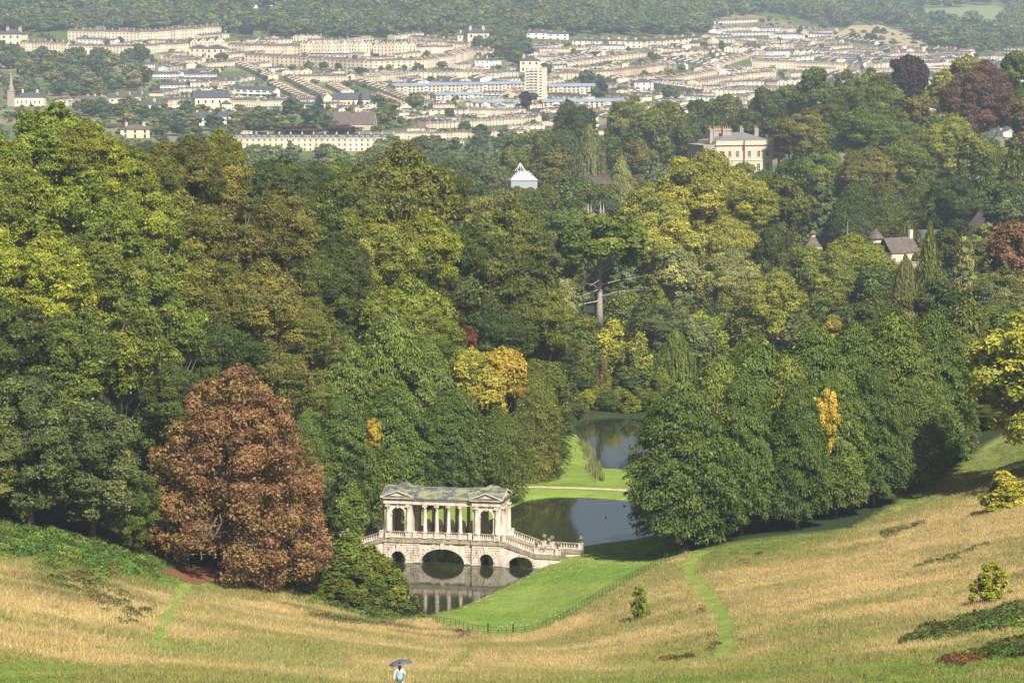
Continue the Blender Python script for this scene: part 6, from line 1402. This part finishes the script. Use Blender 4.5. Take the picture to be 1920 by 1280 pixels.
for x, yf in ((2.2, 0), (5.2, 0), (8.2, 0), (12.2, -1.6), (15.8, -1.6), (20, 0)):
    for z in (7.4, 2.2): link('window', WIN2, mn, (x, yf - .05, z), None, (1, 1, 1 if z > 5 else 1.3))
for x, y, w, n in [(-.5, 4, 1.2, 1), (4.0, 9, 3.0, 4), (6.5, 6, 3.4, 4), (2.5, 12, 1.2, 1), (14, 10, 1.3, 2), (19, 8, 1.5, 2)]:
    mb = MB().box(x - w / 2, x + w / 2, y - .6, y + .6, MH + .5, MH + 5.6).box(x - w / 2 - .15, x + w / 2 + .15, y - .75, y + .75, MH + 5.0, MH + 5.25); c = mb.build('chimney', M['oldstone'], mn)
    for k in range(n): MB().lathe([(.2, 0), (.16, .9)], 8).build('chimney_pot', M['pot'], c, (x - w / 2 + (k + .5) * w / n, y, MH + 5.6))
# glasshouse
gh = place_building('glasshouse', 958, 356, 965, math.radians(8), 'white framed glasshouse with pointed lantern among the trees', 'glasshouse', 1.25)
M['pane'] = simple('greenhouse glass', (.30, .33, .35), .15, .1, .5)
MB().box(0, 6.5, 0, 4.5, -9, -.5).build('wall', M['house_stone'], gh).color = (.7, .66, .6, 1)
MB().box(.05, 6.45, .05, 4.45, -.5, 2.2).hip(0, 6.5, 0, 4.5, 2.2, 4.4, .1).build('glazing', M['pane'], gh)
for k in range(8): MB().tube([(k * .93, -.1, 2.25), (1.9 + k * .38, 2.2, 4.45)], .05, 4).build('glazing_bar', M['white'], gh)
mb = MB()
for k in range(8): an = k * math.pi / 4; mb.tube([(2.6 + 1.3 * math.cos(an), 2.3 + 1.3 * math.sin(an), 4.4), (2.6, 2.3, 6.3)], .06, 4)
mb.build('lantern', M['white'], gh)
# pinnacled tower top and small obelisk in the trees
pt = place_building('pinnacled_church_tower', 1117, 412, 820, math.radians(12), 'stone church tower top with thin pinnacles rising from the trees', 'church tower')
MB().box(-1.8, 1.8, -1.8, 1.8, -16, .9).build('tower', M['oldstone'], pt)
for k in range(4): MB().box(-1.8 + k * .98, -1.2 + k * .98, -1.85, -1.5, .9, 1.6).build('battlement', M['oldstone'], pt)
for sx in (-1, 1):
    for sy in (-1, 1): MB().box(sx * 1.65 - .2, sx * 1.65 + .2, sy * 1.65 - .2, sy * 1.65 + .2, .9, 2.2).add([(sx * 1.65 - .22, sy * 1.65 - .22, 2.2), (sx * 1.65 + .22, sy * 1.65 - .22, 2.2), (sx * 1.65 + .22, sy * 1.65 + .22, 2.2), (sx * 1.65 - .22, sy * 1.65 + .22, 2.2), (sx * 1.65, sy * 1.65, 4.4)], [(0, 1, 4), (1, 2, 4), (2, 3, 4), (3, 0, 4)]).build('pinnacle', M['oldstone'], pt)
ob = place_building('stone_obelisk', 1061, 445, 720, 0, 'weathered stone shaft standing left of the tall pine', 'obelisk')
MB().add([(-.5, -.5, -16), (.5, -.5, -16), (.5, .5, -16), (-.5, .5, -16), (-.28, -.28, 1.7), (.28, -.28, 1.7), (.28, .28, 1.7), (-.28, .28, 1.7), (0, 0, 2.3)], [(0, 1, 5, 4), (1, 2, 6, 5), (2, 3, 7, 6), (3, 0, 4, 7), (4, 5, 8), (5, 6, 8), (6, 7, 8), (7, 4, 8)]).build('shaft', M['oldstone'], ob)
# dovecote with cupola
dv = place_building('dovecote', 1524, 470, 780, 0, 'square stone dovecote with tiled pyramid roof and cupola', 'dovecote')
MB().box(-2.1, 2.1, -2.1, 2.1, -16, 1.0).build('wall', WALL, dv).color = (1, .95, .9, 1)
MB().lathe([(3.0, 1.0), (2.6, 1.3), (1.6, 2.3), (.8, 3.4)], 4, 0).build('roof', M['tile'], dv).rotation_euler = (0, 0, math.pi / 4)
MB().lathe([(.62, 3.3), (.62, 4.2)], 8).build('cupola', M['chim'], dv); MB().lathe([(.95, 4.2), (.8, 4.5), (.3, 5.0), (.08, 5.2), (.2, 5.45), (.2, 5.6), (.04, 5.85)], 10).build('cupola_roof', M['tile'], dv)
# farm buildings on the right
fb = place_building('stone_farmhouse', 1672, 490, 780, math.radians(35), 'stone gabled farmhouse half hidden by trees on the right', 'house')
MB().box(0, 9, 0, 6, -14, 2.0).build('wall', WALL, fb).color = (1, .96, .9, 1); MB().gable_x(0, 9, 0, 6, 2.0, 5.4, .2, 0, None).build('roof', M['tile'], fb); MB().add([(9.02, 0, 2), (9.02, 6, 2), (9.02, 3, 5.3)], [(0, 1, 2)]).build('gable', M['stone'], fb); MB().box(8.2, 9.2, 2.6, 3.4, 4.5, 7.2).build('chimney', M['stone'], fb)
br = place_building('slate_barn', 1692, 462, 830, math.radians(4), 'dark slate roofed barn behind the farmhouse', 'barn')
MB().box(0, 13, 0, 6, -14, 1).build('wall', WALL, br); MB().gable_x(0, 13, 0, 6, 1, 4, .2).build('roof', M['slate'], br)
rt = place_building('round_tower', 1642, 448, 800, 0, 'conical tiled turret beside the farm', 'turret')
MB().lathe([(1.6, -15), (1.6, .4)], 12).build('wall', WALL, rt); MB().lathe([(2.1, .2), (1.2, 1.4), (.15, 2.4), (.05, 3.0)], 12).build('roof', M['tile'], rt)
gw = place_building('garden_wall', 1655, 500, 760, math.radians(-20), 'ivy hung stone wall below the farmhouse', 'wall'); MB().box(0, 9, 0, .6, -14, 1.2).build('masonry', M['chim'], gw); MB().box(-.1, 9.1, -.1, .7, 1.2, 1.4).build('coping', M['stone'], gw)
ps = place_building('telegraph_pole', 1589, 440, 800, 0, 'slim timber pole beside the dovecote', 'pole'); MB().tube([(0, 0, -14), (0, 0, 3.2)], [.13, .09], 6).build('shaft', M['wood'], ps)
ck = place_building('stone_cottage', 1836, 425, 860, math.radians(20), 'cottage with broad stone chimney and clay pots on the right slope', 'house')
MB().box(0, 6, 0, 6, -16, 0).build('wall', WALL, ck); MB().gable_y(0, 6, 0, 6, 0, 3.4, .2).build('roof', M['tile'], ck); cc = MB().box(3.6, 6.0, 1.5, 2.6, -4, 4.6).box(3.45, 6.15, 1.35, 2.75, 4.2, 4.5).build('chimney', M['stone'], ck)
for k in range(6): MB().lathe([(.15, 0), (.12, .8)], 8).build('chimney_pot', M['pot'], cc, (3.8 + k * .4, 2.05, 4.6))
wb = place_building('white_pavilion', 1842, 300, 1120, 0, 'white walled building glimpsed behind the copper beech', 'house'); MB().box(0, 6, 0, 6, -14, 3.6).build('wall', M['render'], wb); MB().hip(0, 6, 0, 6, 3.6, 5, .4).build('roof', M['slate'], wb)
bw = place_building('brick_garden_wall', 1092, 338, 1000, math.radians(6), 'long brick garden wall behind the parkland trees', 'wall'); MB().box(0, 9, 0, .6, -12, 1.2).build('masonry', M['tile'], bw); MB().box(-.1, 9.1, -.1, .7, 1.2, 1.5).build('coping', M['tile'], bw)

# ------------------------------------------------------------------ iron fence round the lawn
FL = np.concatenate([[0], np.cumsum(np.linalg.norm(np.diff(FENCE, axis=0), axis=1))])
fn = empty('iron_railing', (FENCE[0][0], FENCE[0][1], g1(*FENCE[0]))); tag(fn, 'low dark iron estate railing along the edge of the lawn', 'fence')
f0 = np.array(fn.location); nP = int(FL[-1] / 1.0); POSTM = MB().box(-.025, .025, -.025, .025, -.2, .95).mesh('post', [M['iron']]); PP = []
for k in range(nP + 1):
    s = FL[-1] * k / nP; x, y = np.interp(s, FL, FENCE[:, 0]), np.interp(s, FL, FENCE[:, 1]); PP.append((x, y, g1(x, y)))
    link('post', POSTM, fn, tuple(np.array(PP[-1]) - f0))
for h in (.34, .62, .9): MB().tube([np.array(p) - f0 + np.array([0, 0, h]) for p in PP], .013 if h < .9 else .018, 4).build('rail', M['iron'], fn)
for i, px in enumerate((915, 962)):
    p = hit(px, 1190); o = empty('gate_post', (p[0], p[1] - .3, p[2])); MB().box(-.08, .08, -.08, .08, -.2, 1.2).build('shaft', M['iron'], o); MB().lathe([(.1, 1.2), (.1, 1.25), (.02, 1.4)], 8).build('cap', M['iron'], o); tag(o, 'dark gate post in the railing at the valley bottom, ' + ('left one' if i == 0 else 'right one'), 'gate post', 'gate posts of the railing')
# timber rails in the dark way under the chestnut, posts by the gravel path
p = hit(352, 1062); o = empty('timber_fence', (p[0] - 1.6, p[1] + 1.5, g1(p[0] - 1.6, p[1] + 1.5))); tag(o, 'weathered timber rail fence in the dark way under the chestnut', 'fence')
for k in range(4): MB().box(-.08, .08, -.08, .08, -.2, 1.25).build('post', M['wood'], o, (k * 1.5, 0, 0))
for h in (.45, .8, 1.1): MB().box(-.1, 4.6, -.12, -.06, h - .05, h + .05).build('rail', M['wood'], o)
for i, px in enumerate((938, 954)):
    p = hit(px, 905); o = empty('timber_post', tuple(p)); MB().box(-.1, .1, -.1, .1, -.2, 1.15).build('shaft', M['wood'], o); MB().box(-.12, .12, -.12, .12, 1.15, 1.2).build('cap', M['wood'], o); tag(o, 'short timber post where the gravel path meets the wood, ' + ('left' if i == 0 else 'right') + ' one', 'post', 'timber posts by the path')
# water fowl
M['duck'] = simple('dark plumage', (.03, .028, .025), .7, .2, 5)
for i, (px, py) in enumerate([(1136, 969), (1171, 948)]):
    p = Wz(px, py, LEVEL1); o = empty('duck', tuple(p), 1.2 + i); q = MB().lathe([(.02, -.28), (.1, -.2), (.14, 0), (.1, .18), (.03, .28)], 10).build('body', M['duck'], o, smooth=True); q.rotation_euler = (0, math.pi / 2, 0); q.location = (0, 0, .06)
    MB().tube([(.18, 0, .1), (.24, 0, .25)], [.06, .045], 8).lathe([(.01, -.07), (.07, 0), (.01, .07)], 8, 0, (.26, 0, .28)).build('head', M['duck'], o, smooth=True); MB().tube([(.3, 0, .28), (.4, 0, .26)], [.025, .012], 6).build('bill', M['pot'], o)
    tag(o, ['dark duck in the middle of the bright water', 'dark duck near the far shore of the pond'][i], 'duck', 'ducks on the pond')
# reeds on the edge of the lower pond
rs2 = np.random.RandomState(9); P = []
for px, py in [(1108, 880), (1112, 868), (1118, 893), (1124, 900), (1105, 858), (1100, 848), (1095, 838), (1116, 884)]:
    h0 = hit(px, py)
    for k in range(16): P.append((h0[0] + rs2.normal(0, .5), h0[1] + rs2.normal(0, .9)))
P = np.array(P); z = ground(P[:, 0], P[:, 1]); rc = np.tile(np.array([.24, .25, .09]), (len(P), 1)) * rs2.uniform(.6, 1.4, (len(P), 1))
scatter('reeds', np.column_stack([P, z]), np.column_stack([np.zeros((len(P), 2)), rs2.uniform(0, 6.28, len(P))]), np.ones((len(P), 3)) * np.array([.8, .8, 2.6]), [tuft(s, 14, .5, .62, .03, .18) for s in (31, 32)], rc)['label'] = 'pale reeds along the edge of the lower pond'
# bracken, brambles and scrub as ground cover
CLUMPM = []
def clump(seed, m):
    r = np.random.RandomState(seed); n = 90; d = unit(r.normal(size=(n, 3))); d[:, 2] = np.abs(d[:, 2]); P = d * np.array([.75, .75, .5]) * r.uniform(.6, 1.1, (n, 1))
    return leaves_mesh('clump', P, d + r.normal(0, .5, (n, 3)), r.normal(size=(n, 3)), r.uniform(.18, .36, n), r.uniform(.1, .22, n), r.rand(n), r, m)
def cover(name, label, quads, n, col, sc):
    r = np.random.RandomState(len(label)); PP = []
    for poly, m in quads:
        poly = np.array([hit(a, b)[:2] for a, b in poly]); lo, hi = poly.min(0), poly.max(0); q = r.uniform(lo, hi, (m * 4, 2)); q = q[(sdist(poly, q[:, 0], q[:, 1]) < -2.2 * r.rand(len(q)) ** 2 + .8 * (r.rand(len(q)) - .5))][:m]; PP.append(q)
    PP = np.concatenate(PP); nn = fnoise(PP[:, 0], PP[:, 1], 4, 7); k = nn > .36; PP = PP[k]; z = ground(PP[:, 0], PP[:, 1]); c = np.array(col)[None] * r.uniform(.6, 1.45, (len(PP), 1)) * (1 + .2 * r.normal(size=(len(PP), 3))).clip(.6, 1.5)
    s = sc * r.uniform(.6, 1.3, (len(PP), 1)) * (.6 + nn[k][:, None])
    scatter(name, np.column_stack([PP, z]), np.column_stack([r.normal(0, .2, (len(PP), 2)), r.uniform(0, 6.28, len(PP))]), s * np.ones((1, 3)), [clump(q, M['blade']) for q in range(3)], c)['label'] = label
cover('bracken', 'green bracken and nettles along the edge of the left wood', [([(-30, 950), (0, 972), (150, 1004), (290, 1050), (300, 1090), (200, 1085), (80, 1062), (-30, 1040)], 620), ([(540, 1122), (600, 1120), (700, 1145), (770, 1158), (800, 1166), (700, 1160), (600, 1140)], 260)], 0, (.11, .165, .038), .9)
cover('scrub', 'dark olive scrub drifting down the left bank', [([(60, 1050), (180, 1075), (260, 1125), (280, 1165), (230, 1175), (150, 1120), (60, 1080)], 170), ([(560, 1150), (700, 1165), (740, 1178), (640, 1172)], 90), ([(1640, 1000), (1700, 985), (1740, 975), (1740, 985), (1660, 1012)], 60)], 0, (.13, .13, .045), .75)
cover('brambles', 'dark brambles sprawling up the right meadow', [([(1682, 1204), (1740, 1180), (1820, 1160), (1925, 1135), (1930, 1180), (1860, 1186), (1760, 1204), (1700, 1212)], 800), ([(1815, 1236), (1850, 1214), (1925, 1196), (1925, 1232), (1860, 1236)], 420), ([(1700, 1070), (1790, 1040), (1860, 1015), (1860, 1024), (1770, 1056)], 60)], 0, (.085, .11, .03), .8)
cover('dead_bracken', 'heap of dead brown bracken in the lower right corner', [([(1768, 1243), (1800, 1229), (1832, 1232), (1838, 1240), (1800, 1250)], 130)], 0, (.17, .085, .045), .6)
cover('dock_stalks', 'dark brown seed stalks standing in the dry grass', [([(1325, 1195), (1340, 1195), (1340, 1225), (1325, 1225)], 14), ([(1310, 1130), (1330, 1150), (1325, 1160), (1305, 1140)], 12), ([(860, 1182), (880, 1182), (880, 1196), (860, 1196)], 14), ([(1370, 1060), (1430, 1030), (1440, 1036), (1380, 1068)], 40), ([(1225, 1235), (1320, 1228), (1320, 1238), (1225, 1245)], 20)], 0, (.13, .06, .03), .55)

# ------------------------------------------------------------------ people
def skin(c): return simple('skin', c, .6, .05, 5)
def person(name, loc, rz, parts, label, scale=1.0, mats=None, pose=None):
    """one continuous skinned body; clothing is set by material over height"""
    J = {'pel': (0, 0, .95), 'wai': (0, .01, 1.10), 'che': (0, 0, 1.30), 'nk0': (0, 0, 1.45), 'nk1': (0, -.01, 1.53), 'hd0': (0, -.02, 1.60), 'hd1': (0, -.02, 1.70), 'hd2': (0, -.01, 1.76)}
    Rr = {'pel': (.16, .12), 'wai': (.145, .105), 'che': (.17, .115), 'nk0': (.09, .075), 'nk1': (.052, .052), 'hd0': (.07, .08), 'hd1': (.078, .095), 'hd2': (.05, .06)}
    E = [('pel', 'wai'), ('wai', 'che'), ('che', 'nk0'), ('nk0', 'nk1'), ('nk1', 'hd0'), ('hd0', 'hd1'), ('hd1', 'hd2')]
    for s, t in ((-1, 'l'), (1, 'r')):
        for k, p, r in [('sh', (s * .18, 0, 1.41), .065), ('el', pose.get('el' + t, (s * .27, .02, 1.13)), .045), ('wr', pose.get('wr' + t, (s * .28, -.06, .88)), .032), ('pm', pose.get('pm' + t, (s * .28, -.08, .80)), .036), ('hip', (s * .09, 0, .90), .1), ('kn', pose.get('kn' + t, (s * .10, -.02, .50)), .066), ('an', pose.get('an' + t, (s * .10, .02, .09)), .042), ('to', pose.get('to' + t, (s * .11, -.15, .035)), .035)]:
            J[k + t] = p; Rr[k + t] = (r, r)
        E += [('nk0', 'sh' + t), ('sh' + t, 'el' + t), ('el' + t, 'wr' + t), ('wr' + t, 'pm' + t), ('pel', 'hip' + t), ('hip' + t, 'kn' + t), ('kn' + t, 'an' + t), ('an' + t, 'to' + t)]
        pm = np.array(J['pm' + t]); dr = pm - np.array(J['wr' + t]); dr = dr / np.linalg.norm(dr); sd = np.cross(dr, [0, 1, 0]); sd /= np.linalg.norm(sd) + 1e-6
        for q in range(4):
            a = pm + dr * .045 + sd * (.03 - q * .02); b = a + dr * [.05, .058, .054, .042][q] + np.array([0, -.015, 0]); J['f%d%s' % (q, t)] = tuple(a); J['g%d%s' % (q, t)] = tuple(b); Rr['f%d%s' % (q, t)] = (.0095, .0095); Rr['g%d%s' % (q, t)] = (.007, .007); E += [('pm' + t, 'f%d%s' % (q, t)), ('f%d%s' % (q, t), 'g%d%s' % (q, t))]
        a = np.array(J['wr' + t]) * .5 + pm * .5 + sd * .05 + np.array([0, -.02, 0]); J['th' + t] = tuple(a + dr * .04); Rr['th' + t] = (.01, .01); E.append(('pm' + t, 'th' + t))
    keys = list(J); me = bpy.data.meshes.new('body'); me.from_pydata([J[k] for k in keys], [(keys.index(a), keys.index(b)) for a, b in E], [])
    root = empty(name, loc, rz, (scale,) * 3); body = link('body', me, root)
    sk = body.modifiers.new('skin', 'SKIN'); sk.use_smooth_shade = True
    for i, k in enumerate(keys): me.skin_vertices[0].data[i].radius = Rr[k]
    me.skin_vertices[0].data[0].use_root = True
    body.modifiers.new('sub', 'SUBSURF').render_levels = 2; body.modifiers['sub'].levels = 1
    # bake the surface so that clothing can be set face by face
    dg = bpy.context.evaluated_depsgraph_get(); dg.update(); ev = bpy.data.meshes.new_from_object(body.evaluated_get(dg)); body.modifiers.clear(); body.data = ev
    ev.materials.clear()
    for m in mats: ev.materials.append(m)
    for f in ev.polygons: f.material_index = parts(f.center); f.use_smooth = True
    return tag(root, label, 'person')
M['skin'] = skin((.42, .27, .19)); M['hair'] = simple('black hair', (.015, .012, .01), .5, .3, 20)
M['whitecloth'] = simple('white cotton', (.78, .77, .76), .8, .06, 3); M['paletrouser'] = simple('pale trousers', (.62, .68, .74), .8, .1, 3); M['navy'] = simple('dark navy cloth', (.025, .03, .04), .8, .2, 3); M['shoe'] = simple('dark shoes', (.03, .03, .03), .6, .2, 3)
M['check'] = simple('pink checked shirt', (.50, .20, .23), .8, .5, 16); M['backpack'] = simple('pale blue backpack', (.22, .31, .40), .6, .2, 4); M['umbrella'] = simple('dark grey umbrella cloth', (.085, .09, .12), .6, .15, 3)
def dress(top, low):
    def f(c):
        if c.z > 1.555: return 0
        if c.z > .98 and (abs(c.x) < .3) and not (c.z < .92): return 1
        if abs(c.x) > .215 and c.z < 1.0 and c.z > .55: return 0
        if c.z > .94: return 1
        return 2 if c.z > .1 else 3
    return f
def add_hair(root, m=None):
    h = MB().lathe([(.03, -.16), (.075, -.12), (.098, -.03), (.105, .05), (.085, .11), (.04, .145)], 12).build('hair', m or M['hair'], root, smooth=True); h.location = (0, .025, 1.68); h.scale = (.92, 1.02, 1)
    MB().add([(-.035, -.108, 1.685), (-.012, -.112, 1.69), (-.02, -.11, 1.675), (.035, -.108, 1.685), (.012, -.112, 1.69), (.02, -.11, 1.675)], [(0, 1, 2), (3, 4, 5)]).build('eyes', M['shoe'], root); MB().tube([(0, -.1, 1.68), (0, -.125, 1.65)], [.008, .014], 6).build('nose', M['skin'], root); MB().box(-.022, .022, -.107, -.1, 1.615, 1.622).build('mouth', M['check'], root)
    for s in (-1, 1): MB().lathe([(.005, -.025), (.02, 0), (.005, .025)], 8, 0, (s * .085, 0, 1.67)).build('ear', M['skin'], root)
# walker with umbrella, seen from behind
uy = 150.0; ux = (746 - 960) / FPX * uy
wz = float(W(746, 1243, uy)[2]) - 1.76
pw = person('person', (ux, uy, wz), math.pi + .1, dress(0, 0), 'person in white with pale blue backpack walking under a dark umbrella', 1.0, [M['skin'], M['whitecloth'], M['paletrouser'], M['shoe']], {'ell': (-.27, -.12, 1.18), 'wrl': (-.16, -.27, 1.27), 'pml': (-.13, -.31, 1.31), 'knr': (.1, -.12, .5), 'anr': (.1, -.06, .1), 'tor': (.11, -.22, .04), 'anl': (-.1, .12, .12), 'tol': (-.11, -.02, .035)})
add_hair(pw)
MB().tube([(0, .11, 1.66), (0, .13, 1.5), (.02, .12, 1.38)], [.07, .05, .02], 8).build('ponytail', M['hair'], pw)
def at_person(x, y, z): return tuple(Vector(pw.location) + Matrix.Rotation(math.pi + .1, 4, 'Z') @ Vector((x, y, z)))
bk = empty('backpack', at_person(.02, .2, .98), math.pi + .1); tag(bk, 'pale blue backpack worn by the walker with the umbrella', 'backpack')
bm_ = MB().lathe([(.10, 0), (.155, .04), (.165, .2), (.15, .34), (.1, .43), (.03, .46)], 14); q = bm_.build('bag', M['backpack'], bk, smooth=True); q.scale = (1, .6, 1)
q = MB().lathe([(.08, .03), (.11, .06), (.11, .18), (.06, .22)], 12).build('pocket', M['backpack'], bk, smooth=True); q.location = (0, .07, 0); q.scale = (1, .55, 1)
for s in (-1, 1): MB().tube([(s * .11, -.05, .42), (s * .13, -.2, .43), (s * .14, -.33, .3), (s * .13, -.2, .06), (s * .11, -.02, .03)], .018, 5).build('strap', M['navy'], bk)
MB().box(-.17, .17, -.1, .02, .0, .05).build('hip_belt', M['navy'], bk)
um = empty('umbrella', at_person(-.13, -.33, 1.30), math.pi + .1); um.rotation_euler = (math.radians(4), math.radians(9), math.pi + .1); tag(um, 'open dark grey umbrella held over the walker', 'umbrella')
prof = [(.56 * math.sin(t), .56 + .22 * math.cos(t) - .22 + .0) for t in np.linspace(1.5, .02, 9)]
mb = MB(); n = 8
for i, (r, zc) in enumerate(prof):
    for k in range(32): a = 2 * math.pi * k / 32; sc = 1 - .05 * abs(math.sin(a * 4)) * (r / .56); mb.v.append((r * sc * math.cos(a), r * sc * math.sin(a), zc + .02 * abs(math.sin(a * 4)) * (r / .56)))
mb.f = [(i * 32 + k, i * 32 + (k + 1) % 32, (i + 1) * 32 + (k + 1) % 32, (i + 1) * 32 + k) for i in range(8) for k in range(32)]; mb.m = [0] * len(mb.f); cpy = mb.build('canopy', M['umbrella'], um, smooth=True); cpy.modifiers.new('solid', 'SOLIDIFY').thickness = .006
MB().tube([(0, 0, -.12), (0, 0, .60)], .008, 6).tube([(0, 0, -.12), (.02, 0, -.16), (.05, 0, -.15)], .012, 6).build('shaft', M['iron'], um)
for k in range(8): a = math.pi * k / 4; MB().tube([(0, 0, .50)] + [(r * .97 * math.cos(a), r * .97 * math.sin(a), zc - .012) for r, zc in prof[::-2]], .004, 4).build('rib', M['iron'], um)
std = {}
p1 = person('person', on_deck(-1.68, 1.0, 3.31), math.radians(160), dress(0, 0), 'person in dark clothes standing on the bridge between the columns', 1.0, [M['skin'], M['navy'], M['navy'], M['shoe']], std); add_hair(p1)
p2 = person('person', on_deck(.32, .9, 3.31), math.radians(20), dress(0, 0), 'person in pink checked shirt leaning at the bridge balustrade', 1.02, [M['skin'], M['check'], M['navy'], M['shoe']], {'wrl': (-.2, -.28, 1.05), 'pml': (-.18, -.36, 1.04), 'wrr': (.2, -.28, 1.05), 'pmr': (.18, -.36, 1.04)}); add_hair(p2, simple('grey hair', (.35, .33, .31), .6, .2, 9))

# ------------------------------------------------------------------ haze
me = MB().box(-2400, 2400, -80, 7100, -112, 222).mesh('haze', [])
m = bpy.data.materials.new('haze'); m.use_nodes = True; n = m.node_tree; n.nodes.remove(n.nodes['Principled BSDF'])
v = n.nodes.new('ShaderNodeVolumePrincipled'); v.inputs['Color'].default_value = (.72, .86, 1.0, 1); v.inputs['Density'].default_value = HAZE; v.inputs['Anisotropy'].default_value = 0.1
n.links.new(v.outputs[0], n.nodes['Material Output'].inputs['Volume']); me.materials.append(m)
tag(link('haze', me), kind='stuff')['label'] = 'pale blue summer haze in the air over the valley'

# ------------------------------------------------------------------ labels: number the members of a row where they can be counted off
_same = {}
for o in COL.objects:
    if o.parent is None and o.get('label') and o.get('group'): _same.setdefault(o['label'], []).append(o)
for lab, L in _same.items():
    if not 2 <= len(L) <= len(ORD): continue
    L.sort(key=lambda o: o.location.x / max(1.0, o.location.y))
    for i, o in enumerate(L):
        w = lab.split()
        while len(w) + 4 > 16: w = w[1:]
        o['label'] = ' '.join(w) + ', ' + ORD[i] + ' from the left'
